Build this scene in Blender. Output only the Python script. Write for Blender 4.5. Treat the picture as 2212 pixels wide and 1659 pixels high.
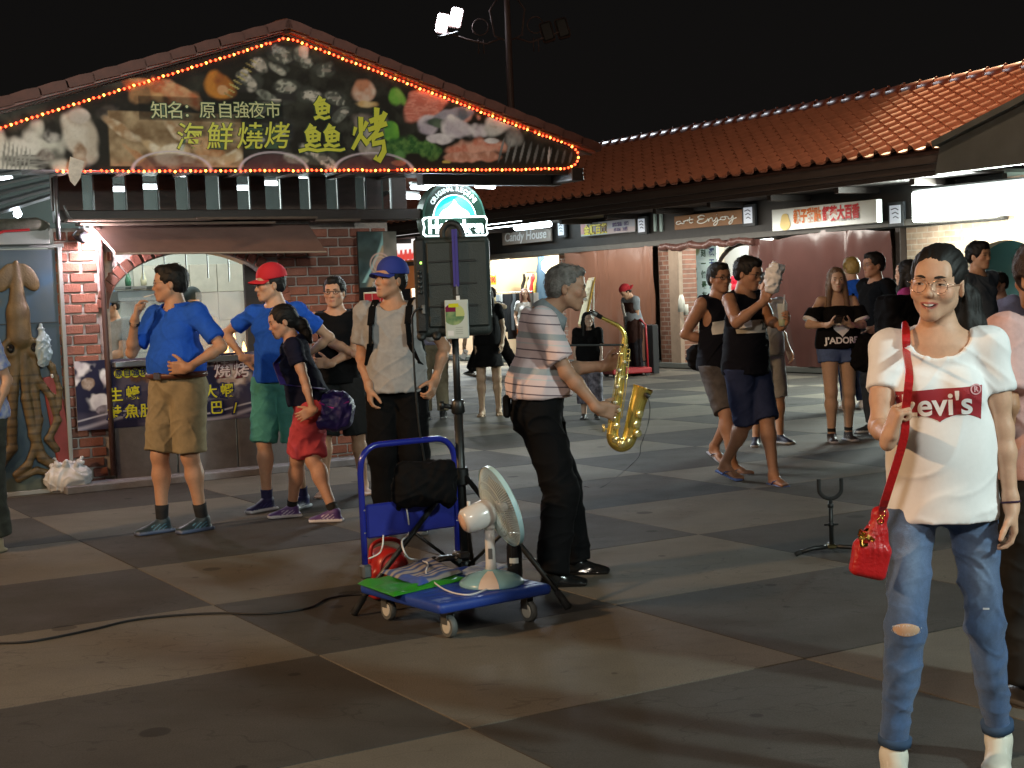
import bpy, bmesh, math, random
import numpy as np
from mathutils import Vector, Matrix
from mathutils.bvhtree import BVHTree
random.seed(7); RNG = np.random.RandomState(7)
for _o in list(bpy.data.objects): bpy.data.objects.remove(_o)
SC = bpy.context.scene; COL = SC.collection
R = math.radians
# ------------------------------------------------------------------ camera (metres; the square is z = 0)
CAMH = 1.5; FPX = 3200.0; PITCH = R(3.45); ROLL = R(2.25)
_cr, _sr = math.cos(ROLL), math.sin(ROLL)
_FW = np.array([0, math.cos(PITCH), -math.sin(PITCH)]); _U0 = np.array([0, math.sin(PITCH), math.cos(PITCH)]); _R0 = np.array([1., 0, 0])
_CP = np.array([0, 0, CAMH])
_right = _cr*_R0 - _sr*_U0; _up = _sr*_R0 + _cr*_U0
cam_d = bpy.data.cameras.new('camera'); cam = bpy.data.objects.new('camera', cam_d); COL.objects.link(cam)
m = Matrix.Identity(4)
for i in range(3):
    m[i][0] = _right[i]; m[i][1] = _up[i]; m[i][2] = -_FW[i]
m[0][3], m[1][3], m[2][3] = 0, 0, CAMH
cam.matrix_world = m
cam_d.sensor_width = 36.0; cam_d.lens = 36.0*FPX/2212.0; cam_d.clip_start = .05; cam_d.clip_end = 500
SC.camera = cam
# ------------------------------------------------------------------ night sky, exposure
W_ = bpy.data.worlds.new('World'); SC.world = W_; W_.use_nodes = True
nt = W_.node_tree; bg = nt.nodes['Background']
geo = nt.nodes.new('ShaderNodeNewGeometry'); sep = nt.nodes.new('ShaderNodeSeparateXYZ'); nt.links.new(geo.outputs['Incoming'], sep.inputs[0])
ramp = nt.nodes.new('ShaderNodeValToRGB'); mp = nt.nodes.new('ShaderNodeMapRange')
mp.inputs['From Min'].default_value = -.6; mp.inputs['From Max'].default_value = 0.0
nt.links.new(sep.outputs[2], mp.inputs['Value']); nt.links.new(mp.outputs[0], ramp.inputs[0])
ramp.color_ramp.elements[0].color = (.0030, .0034, .0036, 1); ramp.color_ramp.elements[1].color = (.0060, .0052, .0048, 1)
nt.links.new(ramp.outputs[0], bg.inputs[0]); bg.inputs[1].default_value = 1.0
SC.view_settings.view_transform = 'Standard'; SC.view_settings.look = 'None'; SC.view_settings.exposure = 0.0; SC.view_settings.gamma = 1.0
SC.cycles.max_bounces = 6; SC.cycles.diffuse_bounces = 3; SC.cycles.glossy_bounces = 3; SC.cycles.transparent_max_bounces = 12; SC.cycles.sample_clamp_indirect = 3.0
SC.cycles.use_light_tree = True

def lamp(kind, name, loc, power, color, size=.3, target=None, size_y=None, spot=None, blend=.6):
    l = bpy.data.lights.new(name, kind); l.energy = power; l.color = color
    if kind == 'AREA':
        l.size = size
        if size_y: l.shape = 'RECTANGLE'; l.size_y = size_y
    else: l.shadow_soft_size = size
    if kind == 'SPOT': l.spot_size = spot or R(90); l.spot_blend = blend
    o = bpy.data.objects.new(name, l); COL.objects.link(o); o.location = loc
    if target is not None:
        o.rotation_euler = (Vector(target)-Vector(loc)).to_track_quat('-Z', 'Y').to_euler()
    return o
# ------------------------------------------------------------------ places: pixel rays, the frames of the stall (L) and of the shop row (R)
def ray(x, y):
    dx, dy = x-1106, y-829.5
    return _FW + _R0*(dx*_cr-dy*_sr)/FPX - _U0*(dx*_sr+dy*_cr)/FPX
def G(x, y, z=0.0):
    d = ray(x, y); return _CP + d*((z-CAMH)/d[2])
def AT(x, y, Y):
    d = ray(x, y); return _CP + d*(Y/d[1])
AL = R(31); P0 = G(229, 1052); yL = np.array([-math.sin(AL), math.cos(AL), 0]); xL = np.array([math.cos(AL), math.sin(AL), 0])
PR = np.array([6.07, 23., 0]); AR = R(-59); xR = np.array([math.cos(AR), math.sin(AR), 0]); yR = np.array([-math.sin(AR), math.cos(AR), 0])
# ================================================================== lights
def wL(x, y, z): return tuple(P0+xL*x+yL*y+np.array([0, 0, z]))
def wR(x, y, z): return tuple(PR+xR*x+yR*y+np.array([0, 0, z]))
LAMPS = [('AREA', 'lightbox_light', wR(2.0, -.5, 2.57), 950, (.86, 1., .93), 2.8, wR(1.0, -9, .2), .45, None),
('AREA', 'lightbox_wash', wR(2.1, -.5, 2.3), 110, (.95, 1., .9), 2.6, wR(2.0, .1, 1.2), .2, None),
('AREA', 'eave_tubes', wL(3.4, -.2, 2.5), 120, (.78, .90, 1.), .8, wL(4.6, -3.5, 0), .3, None),
('POINT', 'hall_light', wL(1.0, 1.5, 2.6), 75, (.88, 1., .95), .3, None, None, None),
('POINT', 'hall_light', wL(2.6, 1.2, 2.6), 60, (.85, 1., .98), .3, None, None, None),
('POINT', 'hall_light', wL(-1.6, .9, 2.4), 40, (.85, 1., 1), .3, None, None, None),
('POINT', 'grill_glow', wL(1.45, .6, 1.35), 8, (1, .55, .2), .1, None, None, None),
('POINT', 'bulb_glow', wL(-.15, .2, 2.3), 8, (.85, .92, 1), .05, None, None, None),
('AREA', 'shop_light', wR(-11.0, -1.2, 2.8), 560, (.88, 1., 1.), 3., wR(-11.5, -3.5, 0), .3, None),
('AREA', 'soffit_fill', wR(-4.5, -1.05, 2.40), 90, (1., .95, .85), 8., wR(-4.5, .0, 1.0), .1, None),  # added strip without a lit tube, brightens signs and tarpaulins
('POINT', 'shop_interior', wR(-11.6, 1.0, 2.5), 650, (1, .90, .70), .3, None, None, None),
('POINT', 'shop_interior', wR(-15.2, 1.0, 2.5), 700, (1, .95, .86), .3, None, None, None),
('POINT', 'shop_interior', wR(-4.4, 1.0, 2.5), 190, (.95, 1., .96), .3, None, None, None),
('POINT', 'shop_interior', wR(-18.5, 1.0, 2.5), 200, (1, .8, .6), .3, None, None, None),
('POINT', 'right_shop', wR(2.2, .7, 2.2), 25, (.7, 1, .95), .2, None, None, None),
('SPOT', 'floodlight_beam', tuple(AT(970, 45, 41.)), 2200, (.85, .92, 1.), .2, (2.5, 12, 0), None, R(60)),
('SPOT', 'sodium_lamp', (-9.5, 3.2, 5.6), 3100, (1., .60, .30), .18, (1.0, 6.5, .5), None, R(110)),
('SPOT', 'cool_lamp', (6.0, 1.0, 3.9), 1500, (.80, 1., .95), .25, (1.3, 4.6, 1.1), None, R(60)),
('SPOT', 'front_lamp', (-2.5, -6., 6.5), 2050, (1., .88, .74), .5, (-.8, 9, .8), None, R(70)),
('SPOT', 'roof_lamp', wR(5.5, -4.2, 8.2), 1150, (1., .70, .45), .35, wR(-2, 1.0, 4.), None, R(95)),
('SPOT', 'roof_backlight', (8.8, 33.4, 17.8), 60000, (1., .74, .42), .25, (8.0, 22.2, 4.1), None, R(19)),
('SPOT', 'gable_lamp', wL(1.6, -8., 4.6), 560, (.95, 1., .92), .4, wL(1.5, -.9, 3.), None, R(48))]
for a in LAMPS: lamp(a[0], a[1], a[2], a[3], a[4], a[5], a[6], size_y=a[7], spot=a[8])
# ================================================================== helpers
def PL(x, y, P0, a):
    d = ray(x, y); n = np.array([-math.sin(a), math.cos(a), 0]); t = ((np.array(P0)-_CP)@n)/(d@n); p = _CP+d*t
    return ((p-np.array(P0))@np.array([math.cos(a), math.sin(a), 0]), p[2])

def tag(o, label=None, cat=None, group=None, kind=None):
    if label: o['label'] = label
    if cat: o['category'] = cat
    if group: o['group'] = group
    if kind: o['kind'] = kind
    return o
def empty(name, loc=(0, 0, 0), rz=0.0, label=None, cat=None, group=None, parent=None):
    o = bpy.data.objects.new(name, None); COL.objects.link(o); o.location = loc; o.rotation_euler = (0, 0, rz); o.empty_display_size = .1
    if parent: o.parent = parent
    return tag(o, label, cat, group)

# ---------- materials
_M = {}
def hexc(h):
    h = h.lstrip('#'); v = [int(h[i:i+2], 16)/255 for i in (0, 2, 4)]
    return tuple((c/12.92 if c <= .04045 else ((c+.055)/1.055)**2.4) for c in v)
def mat(name, col=(.5, .5, .5), rough=.6, metal=0., emit=None, estr=0., noise=0., nscale=8., bump=0., bscale=60., alpha=1., trans=0., spec=.5, attr=None, col2=None, stretch=(1, 1, 1), sss=0., coat=0., detail=4., sheen=0.):
    if name in _M: return _M[name]
    if isinstance(col, str): col = hexc(col)
    if isinstance(col2, str): col2 = hexc(col2)
    m = bpy.data.materials.new(name); m.use_nodes = True; nt = m.node_tree; N = nt.nodes; L = nt.links
    b = N['Principled BSDF']
    b.inputs['Base Color'].default_value = (*col, 1); b.inputs['Roughness'].default_value = rough; b.inputs['Metallic'].default_value = metal
    b.inputs['Specular IOR Level'].default_value = spec
    src = None
    if attr:
        a = N.new('ShaderNodeAttribute'); a.attribute_name = attr; src = a.outputs['Color']
    if noise or col2:
        tc = N.new('ShaderNodeTexCoord'); mpn = N.new('ShaderNodeMapping'); mpn.inputs['Scale'].default_value = stretch
        L.new(tc.outputs['Object'], mpn.inputs[0])
        nz = N.new('ShaderNodeTexNoise'); nz.inputs['Scale'].default_value = nscale; nz.inputs['Detail'].default_value = detail; nz.inputs['Roughness'].default_value = .6
        L.new(mpn.outputs[0], nz.inputs['Vector'])
        mr = N.new('ShaderNodeMapRange'); mr.inputs['From Min'].default_value = .3; mr.inputs['From Max'].default_value = .7
        L.new(nz.outputs[0], mr.inputs['Value'])
        mix = N.new('ShaderNodeMix'); mix.data_type = 'RGBA'
        L.new(mr.outputs[0], mix.inputs['Factor'])
        if src is not None:
            mu = N.new('ShaderNodeMix'); mu.data_type = 'RGBA'; mu.blend_type = 'MULTIPLY'; mu.inputs['Factor'].default_value = 1
            mix.inputs['A'].default_value = (1-noise,)*3+(1,); mix.inputs['B'].default_value = (1,)*4
            L.new(src, mu.inputs['A']); L.new(mix.outputs['Result'], mu.inputs['B']); src = mu.outputs['Result']
        else:
            c2 = col2 if col2 else tuple(c*(1-noise) for c in col)
            mix.inputs['A'].default_value = (*c2, 1); mix.inputs['B'].default_value = (*col, 1); src = mix.outputs['Result']
    if src is not None: L.new(src, b.inputs['Base Color'])
    if bump:
        tc = N.new('ShaderNodeTexCoord'); nz = N.new('ShaderNodeTexNoise'); nz.inputs['Scale'].default_value = bscale; nz.inputs['Detail'].default_value = 3
        L.new(tc.outputs['Object'], nz.inputs['Vector'])
        bp = N.new('ShaderNodeBump'); bp.inputs['Strength'].default_value = bump; bp.inputs['Distance'].default_value = .01
        L.new(nz.outputs[0], bp.inputs['Height']); L.new(bp.outputs[0], b.inputs['Normal'])
    if emit is not None:
        if isinstance(emit, str): emit = hexc(emit)
        b.inputs['Emission Color'].default_value = (*emit, 1); b.inputs['Emission Strength'].default_value = estr
        if attr: L.new(src, b.inputs['Emission Color'])
    if alpha < 1: b.inputs['Alpha'].default_value = alpha
    if trans: b.inputs['Transmission Weight'].default_value = trans
    if sss: b.inputs['Subsurface Weight'].default_value = sss; b.inputs['Subsurface Radius'].default_value = (.9, .35, .2); b.inputs['Subsurface Scale'].default_value = .015
    if coat: b.inputs['Coat Weight'].default_value = coat; b.inputs['Coat Roughness'].default_value = .15
    if sheen: b.inputs['Sheen Weight'].default_value = sheen
    _M[name] = m
    return m

# ---------- mesh building
class MB:
    def __init__(s): s.v = []; s.f = []; s.mi = []
    def add(s, vs, fs, mi=0):
        n = len(s.v); s.v += [tuple(map(float, v)) for v in vs]; s.f += [tuple(i+n for i in f) for f in fs]; s.mi += [mi]*len(fs); return s
    def box(s, c, d, rz=0., mi=0, M=None):
        x, y, z = d[0]/2, d[1]/2, d[2]/2; vs = []
        for i in (-1, 1):
            for j in (-1, 1):
                for k in (-1, 1): vs.append(Vector((i*x, j*y, k*z)))
        if M is None: M = Matrix.Rotation(rz, 4, 'Z')
        vs = [tuple((M@v)+Vector(c)) for v in vs]
        return s.add(vs, [(0, 1, 3, 2), (4, 6, 7, 5), (0, 4, 5, 1), (2, 3, 7, 6), (0, 2, 6, 4), (1, 5, 7, 3)], mi)
    def bbox(s, c, d, b=.01, mi=0, M=None):   # bevelled box
        x, y, z = d[0]/2, d[1]/2, d[2]/2; b = min(b, x*.9, y*.9, z*.9)
        vs = []; idx = {}
        for i in (-1, 1):
            for j in (-1, 1):
                for k in (-1, 1):
                    idx[(i, j, k)] = len(vs); vs += [(i*x, j*(y-b), k*(z-b)), (i*(x-b), j*y, k*(z-b)), (i*(x-b), j*(y-b), k*z)]
        fs = []
        I = lambda i, j, k, a: idx[(i, j, k)]+a
        for a in range(3):
            for sg in (-1, 1):
                o = [q for q in range(3) if q != a]; loop = [(-1, -1), (1, -1), (1, 1), (-1, 1)]; f = []
                for l in loop:
                    t = [0]*3; t[a] = sg; t[o[0]] = l[0]; t[o[1]] = l[1]; f.append(I(*t, a))
                fs.append(tuple(f))
        for a in range(3):
            o = [q for q in range(3) if q != a]
            for p in (-1, 1):
                for q in (-1, 1):
                    t0 = [0]*3; t1 = [0]*3; t0[a] = -1; t1[a] = 1
                    for t in (t0, t1): t[o[0]] = p; t[o[1]] = q
                    fs.append((I(*t0, o[0]), I(*t1, o[0]), I(*t1, o[1]), I(*t0, o[1])))
        for k in idx: n = idx[k]; fs.append((n, n+1, n+2))
        if M is None: M = Matrix.Identity(4)
        return s.add([tuple((M@Vector(v))+Vector(c)) for v in vs], fs, mi)
    def tube(s, pts, r, n=8, caps=True, mi=0, closed=False):
        pts = [Vector(p) for p in pts]; m_ = len(pts); rr = r if hasattr(r, '__len__') else [r]*m_
        vs = []; prev = None
        for i, p in enumerate(pts):
            if closed: t = pts[(i+1) % m_]-pts[i-1]
            else: t = pts[min(i+1, m_-1)]-pts[max(i-1, 0)]
            t = t.normalized() if t.length > 1e-9 else Vector((0, 0, 1))
            if prev is None:
                a = Vector((0, 0, 1)) if abs(t.z) < .9 else Vector((1, 0, 0)); x = t.cross(a).normalized()
            else:
                x = (prev-t*prev.dot(t)); x = x.normalized() if x.length > 1e-6 else t.orthogonal().normalized()
            prev = x; y = t.cross(x)
            for k in range(n):
                a = 2*math.pi*k/n; vs.append(p+(x*math.cos(a)+y*math.sin(a))*rr[i])
        fs = []
        for i in range(m_ if closed else m_-1):
            for k in range(n):
                a = i*n+k; b2 = i*n+(k+1) % n; j = ((i+1) % m_)*n; fs.append((a, b2, j+(k+1) % n, j+k))
        if caps and not closed: fs += [tuple(range(n-1, -1, -1)), tuple((m_-1)*n+k for k in range(n))]
        return s.add(vs, fs, mi)
    def lathe(s, prof, n=16, c=(0, 0, 0), M=None, mi=0):
        vs = []; fs = []
        for r, z in prof:
            for k in range(n):
                a = 2*math.pi*k/n; vs.append(Vector((r*math.cos(a), r*math.sin(a), z)))
        for i in range(len(prof)-1):
            for k in range(n):
                fs.append((i*n+k, i*n+(k+1) % n, (i+1)*n+(k+1) % n, (i+1)*n+k))
        fs += [tuple(range(n-1, -1, -1)), tuple((len(prof)-1)*n+k for k in range(n))]
        if M is None: M = Matrix.Identity(4)
        return s.add([tuple((M@v)+Vector(c)) for v in vs], fs, mi)
    def prism(s, poly, y0, y1, mi=0):      # polygon in x,z extruded along y
        n = len(poly); vs = [(x, y0, z) for x, z in poly]+[(x, y1, z) for x, z in poly]
        fs = [tuple(range(n)), tuple(range(2*n-1, n-1, -1))]+[(i, n+i, n+(i+1) % n, (i+1) % n) for i in range(n)]
        return s.add(vs, fs, mi)
    def build(s, name, mats, parent=None, smooth=False, loc=None, rot=None, auto=None):
        me = bpy.data.meshes.new(name); me.from_pydata(s.v, [], s.f); 
        for m_ in (mats if isinstance(mats, (list, tuple)) else [mats]): me.materials.append(m_)
        if any(s.mi): me.polygons.foreach_set('material_index', s.mi)
        bm = bmesh.new(); bm.from_mesh(me); bmesh.ops.recalc_face_normals(bm, faces=bm.faces); bm.to_mesh(me); bm.free()
        if smooth:
            me.polygons.foreach_set('use_smooth', [True]*len(me.polygons))
            if auto: me.set_sharp_from_angle(angle=R(auto))
        me.update(); o = bpy.data.objects.new(name, me); COL.objects.link(o)
        if parent is not None: o.parent = parent
        if loc is not None: o.location = loc
        if rot is not None: o.rotation_euler = rot
        return o
def mesh_obj(name, V, Fq, material, parent=None, cols=None, smooth=True):
    """numpy vertices + quads"""
    me = bpy.data.meshes.new(name); V = np.asarray(V, np.float32); Fq = np.asarray(Fq, np.int32)
    k = Fq.shape[1]
    me.vertices.add(len(V)); me.vertices.foreach_set('co', V.ravel())
    me.loops.add(Fq.size); me.loops.foreach_set('vertex_index', Fq.ravel())
    me.polygons.add(len(Fq)); me.polygons.foreach_set('loop_start', np.arange(0, Fq.size, k, dtype=np.int32))
    try: me.polygons.foreach_set('loop_total', np.full(len(Fq), k, np.int32))
    except Exception: pass
    if smooth: me.polygons.foreach_set('use_smooth', np.ones(len(Fq), bool))
    if cols is not None:
        a = me.color_attributes.new('col', 'FLOAT_COLOR', 'POINT'); c = np.ones((len(V), 4), np.float32); c[:, :3] = cols; a.data.foreach_set('color', c.ravel())
    me.update(calc_edges=True); me.validate()
    me.materials.append(material); o = bpy.data.objects.new(name, me); COL.objects.link(o)
    if parent is not None: o.parent = parent
    return o
def dup(o, parent=None):
    c = o.copy(); COL.objects.link(c); c.parent = parent
    for ch in [x for x in o.children]: dup(ch, c)
    return c

# ---------- value noise (numpy)
def vnoise(P, seed=0):
    P = np.asarray(P, np.float32); I = np.floor(P).astype(np.int64); F_ = P-I; F_ = F_*F_*(3-2*F_)
    def h(i, j, k):
        n = (i*73856093) ^ (j*19349663) ^ (k*83492791) ^ (seed*2654435761 & 0xffffffff)
        n = (n ^ (n >> 13))*1274126177 & 0xffffffff; n = (n ^ (n >> 16)) & 0xffff
        return n.astype(np.float32)/65535.
    x, y, z = I[..., 0], I[..., 1], I[..., 2]; fx, fy, fz = F_[..., 0], F_[..., 1], F_[..., 2]
    r = 0
    for dx in (0, 1):
        for dy in (0, 1):
            for dz in (0, 1):
                r = r+h(x+dx, y+dy, z+dz)*(fx if dx else 1-fx)*(fy if dy else 1-fy)*(fz if dz else 1-fz)
    return r*2-1
def fbm(P, o=3, seed=0):
    r = 0; a = 1.
    for i in range(o): r = r+a*vnoise(np.asarray(P)*(2**i), seed+i); a *= .5
    return r

# ---------- signed-distance field modelling: one continuous surface from smoothly joined volumes
class SDF:
    def __init__(s, lo, hi, h):
        s.h = h; s.lo = np.array(lo, np.float32); s.n = np.ceil((np.array(hi)-np.array(lo))/h).astype(int)+1
        s.d = np.full(s.n, .08, np.float32)
        s.ax = [s.lo[i]+h*np.arange(s.n[i], dtype=np.float32) for i in range(3)]
    def _sub(s, lo, hi):
        a = np.maximum(np.floor((np.array(lo)-s.lo)/s.h).astype(int), 0); b = np.minimum(np.ceil((np.array(hi)-s.lo)/s.h).astype(int)+1, s.n)
        if (b <= a).any(): return None, None
        sl = tuple(slice(a[i], b[i]) for i in range(3))
        X = s.ax[0][sl[0]][:, None, None]; Y = s.ax[1][sl[1]][None, :, None]; Z = s.ax[2][sl[2]][None, None, :]
        return sl, (X, Y, Z)
    def _op(s, sl, d, k, mode):
        a = s.d[sl]
        if mode == 'u':
            if k > 1e-5:
                q = np.maximum(k-np.abs(a-d), 0); s.d[sl] = np.minimum(a, d)-q*q/(4*k)
            else: s.d[sl] = np.minimum(a, d)
        elif mode == 's':
            d = -d
            if k > 1e-5:
                q = np.maximum(k-np.abs(a-d), 0); s.d[sl] = np.maximum(a, d)+q*q/(4*k)
            else: s.d[sl] = np.maximum(a, d)
    def cap(s, a, b, ra, rb, k=.02, mode='u', flat=False, sq=(1, 1, 1)):
        a = np.array(a, np.float32); b = np.array(b, np.float32); r = max(ra, rb)+k+2*s.h
        sl, g = s._sub(np.minimum(a, b)-r, np.maximum(a, b)+r)
        if sl is None: return
        ab = b-a; L2 = float(ab@ab)+1e-12
        px, py, pz = g[0]-a[0], g[1]-a[1], g[2]-a[2]
        t0 = (px*ab[0]+py*ab[1]+pz*ab[2])/L2; t = np.clip(t0, 0, 1)
        d = np.sqrt((px-t*ab[0])**2+(py-t*ab[1])**2+(pz-t*ab[2])**2)-(ra+(rb-ra)*t)
        if flat:
            L = math.sqrt(L2)
            lat = np.sqrt(np.maximum((px-t0*ab[0])**2+(py-t0*ab[1])**2+(pz-t0*ab[2])**2, 0))-(ra+(rb-ra)*t)
            d = np.maximum(lat, (t0-1)*L) if flat == 1 else np.maximum(lat, np.maximum((t0-1)*L, -t0*L))
            if flat == 1: d = np.where(t0 < 0, np.sqrt(px**2+py**2+pz**2)-ra, d)
        s._op(sl, d, k, mode)
    def ell(s, c, r, k=.03, mode='u', Rm=None):
        c = np.array(c, np.float32); r = np.array(r, np.float32); m_ = float(r.max())+k+2*s.h
        sl, g = s._sub(c-m_, c+m_)
        if sl is None: return
        x, y, z = g[0]-c[0], g[1]-c[1], g[2]-c[2]
        if Rm is not None:
            Rm = np.asarray(Rm, np.float32)  # columns = local axes
            x, y, z = (x*Rm[0, 0]+y*Rm[1, 0]+z*Rm[2, 0], x*Rm[0, 1]+y*Rm[1, 1]+z*Rm[2, 1], x*Rm[0, 2]+y*Rm[1, 2]+z*Rm[2, 2])
        k0 = np.sqrt((x/r[0])**2+(y/r[1])**2+(z/r[2])**2); k1 = np.sqrt((x/r[0]**2)**2+(y/r[1]**2)**2+(z/r[2]**2)**2)+1e-6
        s._op(sl, k0*(k0-1)/k1, k, mode)
    def box(s, c, hd, rnd=.01, k=.01, mode='u', Rm=None):
        c = np.array(c, np.float32); hd = np.array(hd, np.float32); m_ = float(np.linalg.norm(hd))+k+2*s.h
        sl, g = s._sub(c-m_, c+m_)
        if sl is None: return
        x, y, z = g[0]-c[0], g[1]-c[1], g[2]-c[2]
        if Rm is not None:
            Rm = np.asarray(Rm, np.float32)
            x, y, z = (x*Rm[0, 0]+y*Rm[1, 0]+z*Rm[2, 0], x*Rm[0, 1]+y*Rm[1, 1]+z*Rm[2, 1], x*Rm[0, 2]+y*Rm[1, 2]+z*Rm[2, 2])
        qx, qy, qz = np.abs(x)-hd[0]+rnd, np.abs(y)-hd[1]+rnd, np.abs(z)-hd[2]+rnd
        d = np.sqrt(np.maximum(qx, 0)**2+np.maximum(qy, 0)**2+np.maximum(qz, 0)**2)+np.minimum(np.maximum(qx, np.maximum(qy, qz)), 0)-rnd
        s._op(sl, d, k, mode)
    def plane(s, p, n, lo=None, hi=None, k=0.):   # keep the side the normal points away from
        n = np.array(n, np.float32); n = n/np.linalg.norm(n); lo = s.lo if lo is None else lo; hi = s.lo+s.h*(s.n-1) if hi is None else hi
        sl, g = s._sub(lo, hi)
        if sl is None: return
        d = (g[0]-p[0])*n[0]+(g[1]-p[1])*n[1]+(g[2]-p[2])*n[2]; s.d[sl] = np.maximum(s.d[sl], d)
    def warp(s, f): s.d += f.astype(np.float32)
    def mesh(s):
        d = s.d; d[0] = d[-1] = .05; d[:, 0] = d[:, -1] = .05; d[:, :, 0] = d[:, :, -1] = .05
        ins = d < 0; nx, ny, nz = d.shape
        c = ins[:-1, :-1, :-1].astype(np.int8)
        for dx in (0, 1):
            for dy in (0, 1):
                for dz in (0, 1):
                    if dx+dy+dz: c = c+ins[dx:nx-1+dx, dy:ny-1+dy, dz:nz-1+dz]
        act = (c > 0) & (c < 8); idx = np.argwhere(act)
        vid = np.full(act.shape, -1, np.int32); vid[act] = np.arange(len(idx))
        acc = np.zeros((len(idx), 3), np.float32); cnt = np.zeros(len(idx), np.float32)
        X, Y, Z = idx.T
        cor = [(i, j, k) for i in (0, 1) for j in (0, 1) for k in (0, 1)]
        val = {q: d[X+q[0], Y+q[1], Z+q[2]] for q in cor}
        for q in cor:
            for a in range(3):
                if q[a] == 0:
                    q2 = list(q); q2[a] = 1; q2 = tuple(q2); A = val[q]; B = val[q2]; mk = (A < 0) != (B < 0)
                    t = np.where(mk, A/np.where(mk, A-B, 1), 0)
                    p = np.zeros((len(idx), 3), np.float32); p[:] = q; p[:, a] = t
                    acc += p*mk[:, None]; cnt += mk
        V = (idx+acc/np.maximum(cnt, 1)[:, None])*s.h+s.lo
        F_ = []
        for a in range(3):
            sh = [slice(None)]*3; sh2 = [slice(None)]*3; sh[a] = slice(0, -1); sh2[a] = slice(1, None)
            A = ins[tuple(sh)]; B = ins[tuple(sh2)]; e = np.argwhere(A != B)
            b_, c_ = [q for q in range(3) if q != a]
            e = e[(e[:, b_] > 0) & (e[:, c_] > 0)]
            o = np.zeros(3, int); o[b_] = -1; o2 = np.zeros(3, int); o2[c_] = -1
            q0 = vid[tuple(e.T)]; q1 = vid[tuple((e+o).T)]; q2 = vid[tuple((e+o+o2).T)]; q3 = vid[tuple((e+o2).T)]
            Q = np.stack([q0, q1, q2, q3], 1); fl = A[tuple(e.T)]
            if a == 1: fl = ~fl
            Q[fl] = Q[fl][:, ::-1]
            F_.append(Q)
        F_ = np.concatenate(F_); F_ = F_[(F_ >= 0).all(1)]
        return V, F_[:, ::-1]
def vnormals(V, F_):
    n = np.cross(V[F_[:, 2]]-V[F_[:, 0]], V[F_[:, 3]]-V[F_[:, 1]]); N = np.zeros_like(V)
    for i in range(4): np.add.at(N, F_[:, i], n)
    return N/(np.linalg.norm(N, axis=1, keepdims=True)+1e-9)

# ---------- lettering
_fc = {}
def text_mesh(txt, size=1., bold=0., ext=.002, align='CENTER', shear=0., sub=0):
    """returns verts (x right, y up, z out), faces"""
    key = (txt, size, bold, ext, align, shear, sub)
    if key in _fc: return _fc[key]
    cu = bpy.data.curves.new('txt', 'FONT'); cu.body = txt; cu.size = size; cu.align_x = align; cu.align_y = 'CENTER'; cu.extrude = ext; cu.offset = bold; cu.shear = shear; cu.resolution_u = 7 if sub else 3
    ob = bpy.data.objects.new('txt', cu); COL.objects.link(ob); bpy.context.view_layer.update()
    me = bpy.data.meshes.new_from_object(ob.evaluated_get(bpy.context.evaluated_depsgraph_get()))
    bpy.data.objects.remove(ob); bpy.data.curves.remove(cu)
    if sub:
        bm = bmesh.new(); bm.from_mesh(me); bmesh.ops.triangulate(bm, faces=bm.faces)
        for _ in range(sub):
            lg = [e for e in bm.edges if e.calc_length() > size*.12]
            if not lg: break
            bmesh.ops.subdivide_edges(bm, edges=lg, cuts=1); bmesh.ops.triangulate(bm, faces=bm.faces)
        bm.to_mesh(me); bm.free()
    r = ([tuple(v.co) for v in me.vertices], [tuple(p.vertices) for p in me.polygons]); bpy.data.meshes.remove(me)
    _fc[key] = r
    return r
def text_on(name, txt, size, mtl, parent, origin, xdir, ydir=(0, 0, 1), bold=0., ext=.003, align='CENTER', sx=1., sy=1., off=.004, shear=0., fit=None):
    v, f = text_mesh(txt, size, bold, ext, align, shear)
    X = Vector(xdir).normalized(); Yv = Vector(ydir).normalized(); Z = X.cross(Yv); O = Vector(origin)
    A = np.array(v)
    if fit and len(A):
        w = A[:, 0].max()-A[:, 0].min(); h = A[:, 1].max()-A[:, 1].min(); c = (A.max(0)+A.min(0))/2
        A[:, 0] = (A[:, 0]-c[0])*fit[0]/w; A[:, 1] = (A[:, 1]-c[1])*(fit[1]/h if fit[1] else fit[0]/w)
    mb = MB(); mb.add([tuple(O+X*(p[0]*sx)+Yv*(p[1]*sy)+Z*(p[2]+off)) for p in A], f)
    return mb.build(name, mtl, parent)
# ================================================================== people
def v3(*a): return np.array(a, float)
def unit(a): a = np.array(a, float); return a/(np.linalg.norm(a)+1e-12)
def rot(ax, deg):
    return np.array(Matrix.Rotation(R(deg), 3, ax))
def ik(a, c, l1, l2, pole):
    a = np.array(a, float); c = np.array(c, float); d = c-a; L = np.linalg.norm(d); L2 = min(L, (l1+l2)*.999); n = d/L; c = a+n*L2 if L > L2 else c
    L = L2; x = (l1*l1-l2*l2+L*L)/(2*L); y = math.sqrt(max(l1*l1-x*x, 0)); p = np.array(pole, float); p = p-n*(p@n); p = unit(p)
    return a+n*x+p*y, c
SKIN = mat('skin', (.6, .4, .3), rough=.52, attr='col', noise=.13, nscale=45, bump=.10, bscale=380, sss=.06, spec=.4)
HAIR = mat('hair_black', (.0045, .004, .004), rough=.6, col2=(.010, .008, .007), nscale=25, stretch=(9, 9, 1.2), spec=.3, bump=.12, bscale=260)
EYEW = mat('eye_white', (.55, .52, .5), rough=.2); EYEB = mat('eye_iris', (.012, .008, .006), rough=.15)
LASH = mat('brow_hair', (.015, .011, .009), rough=.8)

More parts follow.
